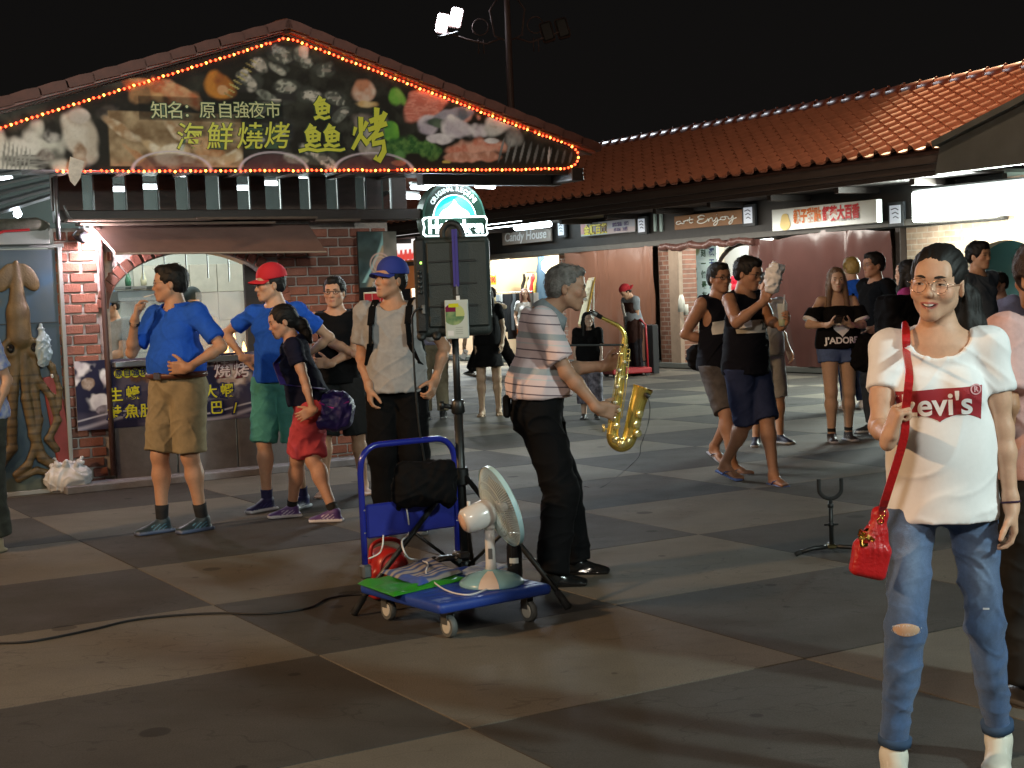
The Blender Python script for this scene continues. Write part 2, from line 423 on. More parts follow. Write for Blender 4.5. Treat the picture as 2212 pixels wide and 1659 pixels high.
class Skel:
    def __init__(s, sp):
        g = sp.get; s.sp = sp; s.f = g('fem', False); s.w = g('w', 1.0)
        s.P = v3(*g('pelvis', (0, 0, .93))); s.ft = g('feet', ((.1, 0, .08, -8), (-.1, 0, .08, 8)))
        s.P[0] += (s.ft[0][0]+s.ft[1][0])/2; s.P[1] += (s.ft[0][1]+s.ft[1][1])/2
        s.P[2] = .110+min(math.sqrt(max(.3, .837**2-(s.ft[i][0]-s.P[0]-(.088, -.088)[i])**2-(s.ft[i][1]-s.P[1])**2))+s.ft[i][2]-.08 for i in (0, 1)); s.Rp = rot('Z', g('hipyaw', 0))@rot('Y', g('hiproll', 0))@rot('X', g('hippitch', 0))
        s.Rt = rot('Z', g('twist', 0))@rot('Y', g('side', 0))@rot('X', -g('lean', 0))
        sw = (.150 if s.f else .178)*g('sw', s.w)
        s.sh = [s.T(sw, 0+g('shfwd', 0), .445+g('shup', (0, 0))[0]), s.T(-sw, 0+g('shfwd', 0), .445+g('shup', (0, 0))[1])]
        s.neck = s.T(0, -.005, .50)
        s.Rh = s.Rt@rot('Z', g('hyaw', 0))@rot('X', -g('hpitch', 0))@rot('Y', g('hroll', 0))
        s.H = s.neck+s.Rt@v3(0, g('headfwd', 0), .045)+s.Rh@v3(0, .028, .098)
        s.hip = [s.P+s.Rp@v3(.088, 0, -.03), s.P+s.Rp@v3(-.088, 0, -.03)]
        s.ft = g('feet', ((.1, 0, .08, -8), (-.1, 0, .08, 8)))
        s.ank = []; s.knee = []
        for i in (0, 1):
            a = v3(*s.ft[i][:3]); kp = rot('Z', s.ft[i][3]*.7)@v3(0, 1, 0)
            k, a2 = ik(s.hip[i], a, .425, .415, g('kneepole', kp)); s.knee.append(k); s.ank.append(a2)
        s.elb = []; s.wr = []; s.hd = []
        ar = g('armscale', .95 if s.f else 1.0)
        for i, key in enumerate(('ra', 'la')):
            q = g(key, {}); sg = 1 if i == 0 else -1
            w = v3(*q.get('w', (sg*(sw+.05), .03, .93-.0))); pole = q.get('pole', (sg*.35, -1, -.2))
            e, w = ik(s.sh[i], w, .285*ar, .25*ar, pole); s.elb.append(e); s.wr.append(w)
            fd = unit(w-e); s.hd.append((unit(q.get('d', fd)), unit(q.get('n', (-sg, .15, 0))), q.get('curl', 25), q.get('thumb', None)))
    def T(s, x, y, z): return s.P+s.Rt@v3(x*1., y, z)
    # volumes
    def torso(s, F, i=0., k=.05, lo=False, belly=None):
        w = s.w; b = s.sp.get('belly', 1.0)
        if s.f:
            F.ell(s.T(0, 0, .32), (.128*w+i, .088+i, .15+i), k, Rm=s.Rt); F.ell(s.T(0, .0, .16), (.112*w+i, .082*b+i, .13+i), k, Rm=s.Rt)
            for sg in (-1, 1): F.ell(s.T(sg*.062, .075, .305), (.056+i, .05+i, .056+i), .045, Rm=s.Rt)
            F.ell(s.P+s.Rp@v3(0, -.005, .0), (.152*w+i, .105+i, .105+i), k, Rm=s.Rp)
            for sg in (-1, 1): F.ell(s.P+s.Rp@v3(sg*.072, -.05, -.035), (.082+i, .08+i, .085+i), .05, Rm=s.Rp)
            F.cap(s.sh[0]-s.Rt@v3(.012, 0, 0), s.sh[1]+s.Rt@v3(.012, 0, 0), .044+i, .044+i, k)
        else:
            F.ell(s.T(0, 0, .31), (.150*w+i, .102+i, .165+i), k, Rm=s.Rt); F.ell(s.T(0, .008, .14), (.132*w*(b*.4+.6)+i, .096*b+i, .15+i), k, Rm=s.Rt)
            for sg in (-1, 1): F.ell(s.T(sg*.07, .055, .335), (.075+i, .05+i, .055+i), .05, Rm=s.Rt)
            F.ell(s.P+s.Rp@v3(0, -.0, .0), (.150*w+i, .108*(b*.5+.5)+i, .11+i), k, Rm=s.Rp)
            for sg in (-1, 1): F.ell(s.P+s.Rp@v3(sg*.07, -.05, -.03), (.078+i, .075+i, .085+i), .05, Rm=s.Rp)
            F.cap(s.sh[0]-s.Rt@v3(.012, 0, 0), s.sh[1]+s.Rt@v3(.012, 0, 0), .054*w+i, .054*w+i, k)
        F.cap(s.T(.0, -.01, .46), s.neck+s.Rt@v3(0, 0, .02), .075+i*.6, .052+i*.4, .06)
    def arm(s, F, j, i=0., frac=1.0, flat=False, k=.025, flare=0.):
        w = s.w*(.84 if s.f else 1.0)*s.sp.get('armw', 1.)
        a, b, c = s.sh[j], s.elb[j], s.wr[j]
        if frac < 1:
            F.cap(a, a+(b-a)*frac, .052*w+i*.6, .042*w+i*.7+flare, k, flat=flat); return
        F.cap(a, b, .050*w+i, .038*w+i, k); m = b+(c-b)*.3
        F.cap(a+(b-a)*.35, a+(b-a)*.65, .046*w+i, .044*w+i, k)
        F.cap(b, m, .037*w+i, .038*w+i, k); F.cap(m, c, .038*w+i, .026*w+i, k)
    def leg(s, F, j, i=0., k=.03):
        w = s.w*s.sp.get('legw', 1.)
        a, b, c = s.hip[j], s.knee[j], s.ank[j]
        F.cap(a, b, .088*w+i, .057*w+i, k); F.cap(b, b+(c-b)*.3, .053*w+i, .055*w+i, k)
        bk = unit(np.cross(np.cross(c-b, b-a+v3(1e-4, 0, 0)), c-b)); d = s.ft[j]; fw = rot('Z', d[3])@v3(0, 1, 0)
        F.ell(b+(c-b)*.3-fw*.018, (.046*w+i, .05*w+i, .10), k); F.cap(b+(c-b)*.3, c, .052*w+i, .034*w+i, k)
        F.ell(b+fw*.012, (.045*w, .045*w, .06), .02)
    def foot(s, F, j, bare=True):
        x, y, z, yaw = s.ft[j]; fw = rot('Z', yaw)@v3(0, 1, 0); rt = rot('Z', yaw)@v3(1, 0, 0); c = s.ank[j].copy(); pit = s.sp.get('footpitch', (0, 0))[j]
        M_ = rot('Z', yaw)@rot('X', pit); f = lambda X, Y, Z: c+M_@v3(X, Y, Z)
        F.cap(c, f(0, -.015, -.05), .034, .03, .02); F.cap(f(0, 0, -.02), f(0, .10, -.058), .036, .02, .03); F.cap(f(-.02, .09, -.06), f(.02, .10, -.06), .02, .02, .02)
        F.ell(f(0, .03, -.062), (.036, .10, .018), .02, Rm=M_)
        ts = 1 if j == 1 else -1
        for q, (dx, L, r) in enumerate([(.030, .055, .0135), (.010, .05, .0095), (-.006, .045, .009), (-.02, .038, .0085), (-.032, .028, .008)]):
            F.cap(f(ts*dx, .115, -.064), f(ts*dx*1.05, .115+L, -.068), r+.002, r, .006)
    def hand(s, F, j, k=.012):
        D, N, curl, th = s.hd[j]; N = unit(N-D*(N@D)); sg = 1 if j == 0 else -1; T = np.cross(D, N)*sg; c = s.wr[j]; hs = .93 if s.f else 1.0
        A = np.stack([T, N, D], 1)
        F.cap(c-D*.02, c+D*.02, .026*hs*s.w, .025*hs, .02)
        F.box(c+D*.05*hs+T*.001, (.040*hs, .0135*hs, .048*hs), .013, k, Rm=A)
        F.cap(c+D*.02+T*.015, c+D*.055+T*.03+N*.008, .016*hs, .015*hs, k)
        cl = curl if hasattr(curl, '__len__') else [curl]*4
        for q, (o, L, r) in enumerate([(.031, .072, .0088), (.0105, .080, .009), (-.0105, .075, .0086), (-.031, .058, .0076)]):
            p = c+(D*.092+T*o)*hs; a = 0; pr = c+(D*.06+T*o*.9)*hs; F.cap(pr, p, r*1.1*hs, r*1.05*hs, .008)
            for z, fr in enumerate((.45, .31, .24)):
                a += cl[q]*(.8, 1.1, .8)[z]; d = D*math.cos(R(a))+N*math.sin(R(a))+T*(.07*(1.2-q)*(1 if cl[q] < 40 else .2)); d = unit(d); p2 = p+d*L*fr*hs
                F.cap(p, p2, r*hs*(1.04-.08*z), r*hs*(.96-.09*z), .0025); p = p2
        t0 = c+(D*.028+T*.026+N*.006)*hs; td = unit(D*.62+T*.62+N*.42) if th is None else unit(D*th[0]+T*th[1]+N*th[2]); t1 = t0+td*.042*hs; td2 = unit(td+D*.5+(N*.25 if th is None else 0)); t2 = t1+td2*.034*hs; t3 = t2+unit(td2+D*.2)*.026*hs
        F.cap(t0, t1, .0155*hs, .0125*hs, .012); F.cap(t1, t2, .0112*hs, .0105*hs, .003); F.cap(t2, t3, .0105*hs, .0085*hs, .003)
    def hp(s, x, y, z): return s.H+s.Rh@v3(x, y, z)
    def head(s, F, smile=0.):
        f = s.f; A = s.Rh; hp = s.hp; e = F.ell; j = s.sp.get('jaw', .93 if s.f else 1.0)
        F.cap(s.neck-s.Rt@v3(0, .0, .03), hp(0, -.022, -.06), .060 if not f else .048, .054 if not f else .045, .03)
        e(hp(0, -.015, .033), (.0745, .094, .083), .02, Rm=A)
        e(hp(0, .024, -.02), (.0655*j, .068, .080), .03, Rm=A)
        for g in (-1, 1):
            F.cap(hp(g*(.048 if f else .052)*j, .008, -.052), hp(g*(.014 if f else .02), .066, -.092), .015, .014, .03)
            e(hp(g*.041*j, .064, -.018), (.022, .02, .017), .022, Rm=A)
            F.cap(hp(g*.040, .079, .024), hp(g*.012, .087, .021), .008, .009, .016)
        e(hp(0, .072, -.094), (.021, .019, .017), .022, Rm=A)
        e(hp(0, .075, -.058), (.030, .018, .024), .02, Rm=A)
        e(hp(0, .062, .045), (.05, .028, .035), .03, Rm=A)
        for g in (-1, 1): e(hp(g*.031, .099, .004), (.017, .012, .011), .014, 's', Rm=A)
        for g in (-1, 1): e(hp(g*.0315, .0775, .003), (.0165, .0125, .0115), .006, Rm=A)
        nr = .0085 if f else .0105
        F.cap(hp(0, .084, .012), hp(0, .100, -.026), .0078, nr+.0012, .014)
        for g in (-1, 1): e(hp(g*.0125, .093, -.030), (.0085, .0100, .0078), .009, Rm=A)
        e(hp(0, .1055, -.028), (.0110, .0085, .0095), .008, Rm=A)
        wl = .021+.006*smile; up = .006*smile
        for g in (-1, 1):
            F.cap(hp(0, .0955, -.0570), hp(g*wl, .081-.002*smile, -.0605+up), .0056, .0030, .004)
            F.cap(hp(0, .0935, -.0705-.003*smile), hp(g*wl*.8, .080, -.0655+up*.6), .0070, .0038, .004)
        if smile > .5:
            for g in (-1, 1): e(hp(g*.040, .068, -.034), (.020, .018, .016), .02, Rm=A)
        for g in (-1, 1):
            e(hp(g*.0755, -.008, -.008), (.009, .019, .031), .006, Rm=A@rot('Z', -g*22)); e(hp(g*.084, -.004, -.002), (.006, .011, .018), .003, 's', Rm=A@rot('Z', -g*22))

def cloth_noise(V, amp, seed=0, sc=1.0, lo=None, vert=.35):
    V = np.array(V); wv = np.stack([vnoise(V*5+3, seed+5), vnoise(V*5+9, seed+6), vnoise(V*5+15, seed+7)], 1)*.09
    Q = (V+wv)*np.array([9, 9, 9*vert])*sc; n = fbm(Q, 2, seed)
    Q2 = (V+wv)@np.array([[.8, .1, .6], [0, 1, 0], [-.6, 0, .8]])*np.array([5, 7, 15])*sc; Q3 = (V+wv)@np.array([[.8, .1, -.6], [0, 1, 0], [.6, 0, .8]])*np.array([5, 7, 15])*sc
    c = (1-np.abs(vnoise(Q2, seed+9)))**4+(1-np.abs(vnoise(Q3+31, seed+11)))**4
    return (n*.6+c*.75+.1)*amp
def person(sp):
    g = sp.get; s = Skel(sp); h = g('res', .008); sc = g('h', 1.70)/1.70
    rt = empty('person', (*g('loc'), g('z', 0.)), R(g('yaw', 180)), g('label'), 'person', g('group')); rt.scale = (sc, sc, sc)
    pts = np.array([*s.sh, *s.elb, *s.wr, *s.knee, *s.ank, *s.hip, s.H, s.P])
    lo = pts.min(0)-.20; hi = pts.max(0)+.20; lo[2] = min(-.01, s.ank[0][2]-.1); lo[2] = -.02; hi[2] = s.H[2]+.17
    F = SDF(lo, hi, h)
    zcut = g('only_above')
    s.torso(F)
    for j in (0, 1):
        s.leg(F, j); s.arm(F, j)
        if g('barefoot', False): s.foot(F, j)
        else: F.cap(s.ank[j], s.ank[j]+v3(0, 0, -.04), .035, .03, .02)
    for j in (0, 1): s.hand(F, j)
    s.head(F, g('smile', 0.))
    V, Q = F.mesh(); sk = np.array(g('skin', (.42, .24, .16)))
    C_ = np.tile(sk, (len(V), 1)); hl = (V-s.H)@s.Rh
    def blob(c, r, col, a=1.):
        nonlocal C_
        d = np.sqrt((((hl-np.array(c))/np.array(r))**2).sum(1)); m_ = (np.clip(1.25-d, 0, .25)/.25*a)[:, None]; C_ = C_*(1-m_)+np.array(col)*m_
    lipc = np.array(g('lips', sk*np.array([.85, .5, .5])))
    sm = g('smile', 0.); blob((0, .092, -.0635+.001*sm), (.0195+.005*sm, .014, .0078+.003*sm), lipc, .8)
    for e_ in (-1, 1):
        blob((e_*.045, .07, -.02), (.025, .03, .02), sk*np.array([1.1, .8, .75]), .35)
        if not g('eyes', False): blob((e_*.031, .09, .003), (.016, .02, .0045), (.03, .02, .018), .85)
        if not g('eyes', False): blob((e_*.032, .092, .024), (.021, .02, .0042), (.03, .02, .018), .8)
    if not g('fem', False) and g('hairline', True): # cropped hair at the temples
        mk = (hl[:, 1] < .035) & (hl[:, 2] > -.045) & (hl[:, 1] < .05+hl[:, 2]*.2) & (np.abs(hl[:, 0]) < .074); C_[mk & (hl[:, 2] > -.02) & (hl[:, 1] < .0)] *= .35
    body = mesh_obj('body', V, Q, SKIN, rt, C_)
    s.rt = rt; s.sc = sc; s.body = body
    s.bvh = {'body': (V, Q)}
    if g('eyes', False):
        op = g('eyeopen', 1.0); bb = bvh_of(s, 'body')
        for e_ in (-1, 1):
            mb = MB(); Mh = Matrix(s.Rh.tolist()).to_4x4()
            mb.lathe([(0, -.005), (.006, -.004), (.0105, -.001), (.0115, 0), (.0105, .0013), (.006, .0028), (.0, .0034)], 18, M=Mh@Matrix.Rotation(R(-90), 4, 'X')@Matrix.Rotation(R(e_*8), 4, 'Y')@Matrix.Diagonal((1.15, .42*op, 1, 1)))
            mb.v = [tuple(Vector(v)+Vector(s.hp(e_*.0315, .0865, .0025-.001*g('smile', 0)))) for v in mb.v]
            eo = mb.build('eye', EYEW, rt, True)
            mi = MB(); mi.lathe([(0, -.001), (.0052, -.001), (.0052, .001), (0, .0016)], 14, M=Mh@Matrix.Rotation(R(-90), 4, 'X')@Matrix.Diagonal((1, min(.8*op, .95), 1, 1)))
            gx = g('gaze', 0)
            mi.v = [tuple(Vector(v)+Vector(s.hp(e_*.0315+gx, .0892, .0028-.001*g('smile', 0)))) for v in mi.v]; mi.build('iris', EYEB, eo, True)
            P_ = [s.hp(e_*.0315+t*.0150, .0895-.0045*t*t-.0015*e_*t*0, .0025+(.0052*op+.0012)*(1-t*t)**.6-.0008) for t in np.linspace(-1, 1, 9)]
            lm = MB(); lm.tube(P_, [.0004+.0013*(1-abs(t)**2) for t in np.linspace(-1, 1, 9)], 6); lm.build('lashes', LASH, rt, True)
            bw = g('brow', 1.0); v, f = grid_print(.036, .0075*bw, 12, 2, lambda x, y: (x+.0315*-e_, (y*(1.05-abs(x/.036-e_*.14)**1.5*2.2))+.0225+.0040*math.cos(x/.018*1.2)+.0012*(x*-e_)/.018))
            print_on(s, 'eyebrow', v, f, LASH if not g('browmat') else g('browmat'), s.hp(0, .0, 0), -s.Rh[:, 0], s.Rh[:, 2], off=.0006, bvh=bb)
        sm_ = g('smile', 0.); wl_ = .019+.007*sm_
        if sm_ > .5: v, f = grid_print(2*wl_+.004, 1, 20, 4, lambda x, y: (x, -.0635+.0062*(x/wl_)**2+y*.0225*max(.05, 1-(abs(x)/(wl_+.003))**2.2))); print_on(s, 'lips', v, f, mat('lip_rose', (.36, .10, .085), rough=.35), s.hp(0, 0, 0), -s.Rh[:, 0], s.Rh[:, 2], off=.0004, bvh=bb)
        v, f = grid_print(2*wl_*(1-.12*sm_), 1, 20, 2, lambda x, y: (x, -.0640+.0065*sm_*(x/wl_)**2+y*(.0009+.0042*sm_*max(0, 1-(x/wl_/.9)**2))*2)); print_on(s, 'mouth_line', v, f, mat('mouth_dark', (.05, .012, .01), rough=.5), s.hp(0, 0, 0), -s.Rh[:, 0], s.Rh[:, 2], off=.0010, bvh=bb)
        if sm_ > .5:
            v, f = grid_print(.030, 1, 16, 3, lambda x, y: (x, -.0622+.0050*(x/.02)**2+y*.0060*math.sqrt(max(.04, 1-(x/.0152)**2)))); print_on(s, 'teeth', v, f, mat('teeth', (.75, .72, .68), rough=.25), s.hp(0, 0, 0), -s.Rh[:, 0], s.Rh[:, 2], off=.0022, bvh=bb)
    # ---- hair
    hs = g('hair', 'short')
    if hs:
        hm = g('hairmat', HAIR); hh = max(h*.8, .0045) if h > .0045 else .004
        lo2 = s.H-.22; hi2 = s.H+.22; lo2[2] = s.H[2]-(.45 if hs in ('long', 'pony', 'bob') else .2)
        K = SDF(lo2, hi2, hh); A = s.Rh; hp = s.hp; vol = g('hairvol', .010)
        K.ell(hp(0, -.018, .038), (.0745+vol, .094+vol*.9, .083+vol), .01, Rm=A)
        if hs in ('short', 'crop'):
            K.ell(hp(0, -.045, -.01), (.070+vol*.5, .062, .07), .03, Rm=A)
            K.ell(hp(0, .05, .095), (.05, .04, .02+vol*.6), .03, Rm=A) if hs == 'short' else K.box(hp(0, .12, .05), (.2, .09, .2), .01, .01, 's', Rm=A)
            K.ell(hp(0, .105, -.035), (.085, .085, .085+g('fringe', 0)), .008, 's', Rm=A)
            K.box(hp(0, .0, -.115), (.2, .2, .055), .01, .01, 's', Rm=A)
            for e_ in (-1, 1): K.ell(hp(e_*.09, .0, -.02), (.028, .03, .035), .008, 's', Rm=A)
        elif hs in ('bun', 'pony', 'back'):
            K.ell(hp(0, -.055, -.005), (.068, .055, .07), .03, Rm=A)
            K.ell(hp(0, .098, -.028), (.078, .078, .093), .010, 's', Rm=A); K.box(hp(0, .02, -.13), (.2, .2, .06), .01, .01, 's', Rm=A)
            for e_ in (-1, 1): K.ell(hp(e_*.088, -.002, -.02), (.022, .028, .034), .008, 's', Rm=A)
            if hs == 'bun': K.ell(hp(0, -.12, .02), (.05, .045, .05), .02, Rm=A)
            if hs == 'pony':
                P_ = g('tail', [(0, -.10, .01), (0, -.15, -.02), (0, -.155, -.12), (0, -.13, -.24)]); rr = g('tailr', (.028, .036, .036, .022))
                for a, b, r1, r2 in zip(P_[:-1], P_[1:], rr[:-1], rr[1:]): K.cap(hp(*a), hp(*b), r1, r2, .02)
        elif hs in ('long', 'bob'):
            L = .16 if hs == 'bob' else .27
            K.ell(hp(0, -.04, -.03), (.085+vol*.5, .075, .10), .03, Rm=A)
            K.ell(hp(0, .105, -.04), (.064, .085, .095), .010, 's', Rm=A)
            for e_ in (-1, 1): K.cap(hp(e_*.068, .015, 0), hp(e_*.088, .035, -L), .026, .026, .03); K.cap(hp(e_*.078, .02, -.10), hp(e_*.10, .04, -L), .026, .018, .02)
            K.cap(hp(0, -.075, -.02), hp(0, -.085, -L), .06, .055, .04); K.cap(hp(.06, -.05, -.05), hp(.07, -.05, -L), .04, .035, .03); K.cap(hp(-.06, -.05, -.05), hp(-.07, -.05, -L), .04, .035, .03)
        Vh, Qh = K.mesh()
        if len(Vh):
            Nn = vnormals(Vh, Qh); l = (Vh-s.H)@s.Rh
            q = np.stack([np.arctan2(l[:, 0], l[:, 2]+.12)*(14 if hs in ('bun', 'pony', 'back') else 10), l[:, 1]*(9 if hs in ('bun', 'pony', 'back') else 26), l[:, 2]*9], 1)
            Vh = Vh+Nn*(fbm(q*1.6, 3, 3)*g('hairnoise', .0035))[:, None]
            mesh_obj('hair', Vh, Qh, hm, rt)
            if hs != 'crop' or True:   # loose strands break the outline
                rr_ = np.random.RandomState(int(abs(s.H[2]*1000)) % 999); sel = rr_.choice(len(Vh), min(g('strands', 260), len(Vh)), replace=False); mb = MB()
                for i in sel:
                    p = Vh[i]; n = Nn[i]; dn = s.Rh@v3(rr_.normal(0, .3), -.5, -1. if hs in ('long', 'bob', 'pony') else rr_.normal(0, .5)); t = unit(dn-n*(dn@n)); L = rr_.uniform(.012, .028)*(1 if hs != 'crop' else .4)
                    o = unit(np.cross(n, t))*.0008; e2 = p+t*L+n*L*rr_.uniform(.05, .35)*(1 if hs == 'short' else .5); mb.add([p-o-n*.001, p+o-n*.001, p+(e2-p)*.6+n*.002, e2], [(0, 1, 2), (0, 2, 3)])
                so = mb.build('hair_strand', hm, rt); so['kind'] = 'stuff'
    return s

def garment(s, name, material, build, infl=.0, h=None, wr=.004, wsc=1., seed=1, cols=None, vert=.35):
    sp = s.sp; h = h or max(s.sp.get('res', .008), .006)
    pts = np.array([*s.sh, *s.elb, *s.knee, *s.ank, s.P, s.neck]); lo = pts.min(0)-.22; hi = pts.max(0)+.2; lo[2] = max(-.02, lo[2])
    if name in ('shirt', 'vest', 'apron', 'dress', 'strap_top'): lo[2] = s.P[2]-.35; hi[2] = s.neck[2]+.12
    else: hi[2] = s.P[2]+.25; lo[2] = -.02
    F = SDF(lo, hi, h); build(F); V, Q = F.mesh()
    if not len(V): return None
    N = vnormals(V, Q)
    if wr: V = V+N*(cloth_noise(V, wr, seed, wsc, vert=vert))[:, None]
    o = mesh_obj(name, V, Q, material, s.rt, cols(V) if cols else None)
    s.bvh[name] = (V, Q); return o
def shirt(s, material, sleeve=.6, hem=-.06, infl=.016, neck=(.072, .075, .06), neckoff=(.03, .50), tank=False, name='shirt', wr=.006, loose=0., seed=1, cols=None, vneck=0., wsc=1., hemr=None, flare=.006, offsh=False):
    s.hem = hem
    def b(F):
        s.torso(F, infl, .06)
        if not offsh:
            F.cap(s.T(.0, -.01, .43), s.neck-s.Rt@v3(0, 0, .02), .080+infl*.5, .060+infl, .05); F.plane(s.T(0, -.06, .515), s.Rt@v3(0, .25, 1), lo=s.neck-.13, hi=s.neck+.16)
        hr = hemr or ((.156 if s.f else .158)*s.w+infl+loose, (.128 if not s.f else .118)+infl+loose*.8)
        F.ell(s.T(0, .005, .10), (hr[0], hr[1]*(s.sp.get('belly', 1)*.6+.4), .26), .05, Rm=s.Rt)
        F.ell(s.P+s.Rp@v3(0, 0, hem+(.05 if hem > 0 else .005)), (hr[0]+(.006 if hem > 0 else .0), hr[1]+.008, .15), .05, Rm=s.Rp)
        if not tank:
            for j in (0, 1): s.arm(F, j, infl+.004, sleeve, 1, .04, flare)
        F.plane(s.P+s.Rp@v3(0, 0, hem), s.Rp@v3(0, 0, -1))
        if offsh:
            F.plane(s.T(0, 0, .385), s.Rt@v3(0, 0, 1)); return
        F.ell(s.T(0, neckoff[0], neckoff[1]), neck, .004, 's', Rm=s.Rt)
        if vneck: F.cap(s.T(0, .10, .49), s.T(0, .12, .49-vneck), .035, .004, .004, 's'); 
        if tank:
            for j, sg in ((0, 1), (1, -1)):
                F.ell(s.sh[j]+s.Rt@v3(sg*.035, 0, .0), (.055, .11, .10), .005, 's', Rm=s.Rt); F.ell(s.T(sg*.165*s.w, .01, .33), (.04, .09, .09), .01, 's', Rm=s.Rt)
    return garment(s, name, material, b, wr=wr, seed=seed, cols=cols, wsc=wsc)
def trousers(s, material, length=1.0, infl=.014, waist=.0, flare=.0, name='trousers', wr=.006, seed=2, cols=None, wsc=1., thigh=0.):
    """length in leg units: 0..1 thigh, 1..2 shin"""
    if waist == .0 and getattr(s, 'hem', 0) < 0: waist = s.hem+.035
    def b(F):
        i2 = min(infl, .017)
        F.ell(s.P+s.Rp@v3(0, -.0, .0), (.152*s.w+i2, (.108)*(s.sp.get('belly', 1)*.5+.5)+i2, .12+i2), .05, Rm=s.Rp)
        for sg in (-1, 1): F.ell(s.P+s.Rp@v3(sg*.072, -.05, -.035), (.08+i2, .076+i2, .088+i2), .05, Rm=s.Rp)
        F.ell(s.P+s.Rp@v3(0, 0, .08), ((.138 if not s.f else .125)*s.w+infl, .1*(s.sp.get('belly', 1)*.5+.5)+infl, .12), .05, Rm=s.Rp)
        w = s.w*s.sp.get('legw', 1.)
        for j in (0, 1):
            a, k_, c = s.hip[j], s.knee[j], s.ank[j]
            if length <= 1.13: e = a+(k_-a)*length; F.cap(a, e, .093*w+infl+thigh, (.088-.028*length)*w+infl+flare, .03, flat=1)
            else:
                F.cap(a, k_, .091*w+infl, .060*w+infl+flare*.3, .03)
                e = k_+(c-k_)*(length-1); F.cap(k_, e, .060*w+infl+flare*.3, (.056-.018*(length-1))*w+infl+flare, .03, flat=1)
                if infl < .012: F.ell(k_+(c-k_)*.3-(rot('Z', s.ft[j][3])@v3(0, 1, 0))*.018, (.047*w+infl, .052*w+infl, .11), .03)
        F.plane(s.P+s.Rp@v3(0, 0, waist), s.Rp@v3(0, 0, 1))
    return garment(s, name, material, b, wr=wr, seed=seed, cols=cols, wsc=wsc, vert=1.3)
def skirt(s, material, length=.35, r=.19, name='skirt', seed=4, wr=.006, waist=.08):
    def b(F):
        F.ell(s.P, (.16, .12, .12), .05); F.cap(s.P+v3(0, 0, .02), s.P+v3(0, 0, -length), .135, r, .05, flat=1); F.plane(s.P+v3(0, 0, waist), v3(0, 0, 1))
    return garment(s, name, material, b, wr=wr, seed=seed, vert=.2)
def shoes(s, upper, sole, accent=None, name='shoe', high=0., dress=False):
    M_ = mat('shoe_paint', (.5, .5, .5), rough=.5 if not dress else .18, attr='col') if not dress else mat('dress_shoe_leather', (.5, .5, .5), rough=.16, attr='col', coat=.6)
    upper, sole = np.array(upper), np.array(sole); accent = upper if accent is None else np.array(accent)
    for j in (0, 1):
        x, y, z, yaw = s.ft[j]; c = s.ank[j]; pit = s.sp.get('footpitch', (0, 0))[j]; A = rot('Z', yaw)@rot('X', pit); f = lambda X, Y, Z: c+A@v3(X, Y, Z)
        h = min(s.sp.get('res', .008), .006); F = SDF(c-.24, c+.24, h); ts = 1 if j == 1 else -1
        F.cap(f(0, -.012, -.005+high), f(0, -.02, -.05), .041, .036, .02); F.cap(f(0, .01, -.022), f(ts*.004, .12, -.055), .040, .026, .03)
        F.ell(f(ts*.004, .135, -.058), (.042, .055, .024), .02, Rm=A); F.ell(f(0, .04, -.06), (.040, .11, .022), .02, Rm=A)
        F.box(f(ts*.003, .055, -.0675), (.042, .128, .0115), .011, .006, Rm=A)
        F.ell(f(ts*.006, .125, -.0675), (.046, .062, .0115), .01, Rm=A)
        F.ell(f(0, -.012, .045+high), (.033, .035, .035), .006, 's', Rm=A)
        V, Q = F.mesh(); l = (V-c)@A; C_ = np.tile(upper, (len(V), 1)); C_[l[:, 2] < -.056] = sole
        st = (l[:, 2] > -.052) & (l[:, 2] < -.02) & (np.abs((l[:, 1]*1.0+l[:, 2]*1.5-.0) % .034) < .010) & (l[:, 1] > -.01) & (l[:, 1] < .09); C_[st] = accent
        mesh_obj(name, V, Q, M_, s.rt, C_)
def socks(s, col, top=.10):
    mb = MB()
    for j in (0, 1):
        c = s.ank[j]; d = unit(s.knee[j]-c); mb = MB(); mb.tube([c+d*t for t in (-.02, .02, .06, top)], [.041, .040, .042, .045], 14); mb.build('sock', mat('sock_'+str(col), col, rough=.9), s.rt, True)
def flipflops(s, col, strap):
    for j in (0, 1):
        x, y, z, yaw = s.ft[j]; c = s.ank[j]; pit = s.sp.get('footpitch', (0, 0))[j]; A = rot('Z', yaw)@rot('X', pit); f = lambda X, Y, Z: c+A@v3(X, Y, Z)
        F = SDF(c-.25, c+.25, .006); F.ell(f(0, -.0, -.083), (.036, .06, .009), .01, Rm=A); F.box(f(0, .055, -.083), (.038, .12, .008), .008, .01, Rm=A); F.ell(f(0, .12, -.083), (.047, .058, .009), .01, Rm=A)
        V, Q = F.mesh(); o = mesh_obj('sandal', V, Q, mat('sandal_'+str(col), col, rough=.6), s.rt)
        mb = MB(); ts = 1 if j == 1 else -1
        for sd in (-1, 1): mb.tube([f(ts*.012, .13, -.072), f(sd*.02, .095, -.040), f(sd*.038, .05, -.055), f(sd*.040, .03, -.078)], .006, 6)
        mb.build('strap', mat('strap_'+str(strap), strap, rough=.5), o, True)
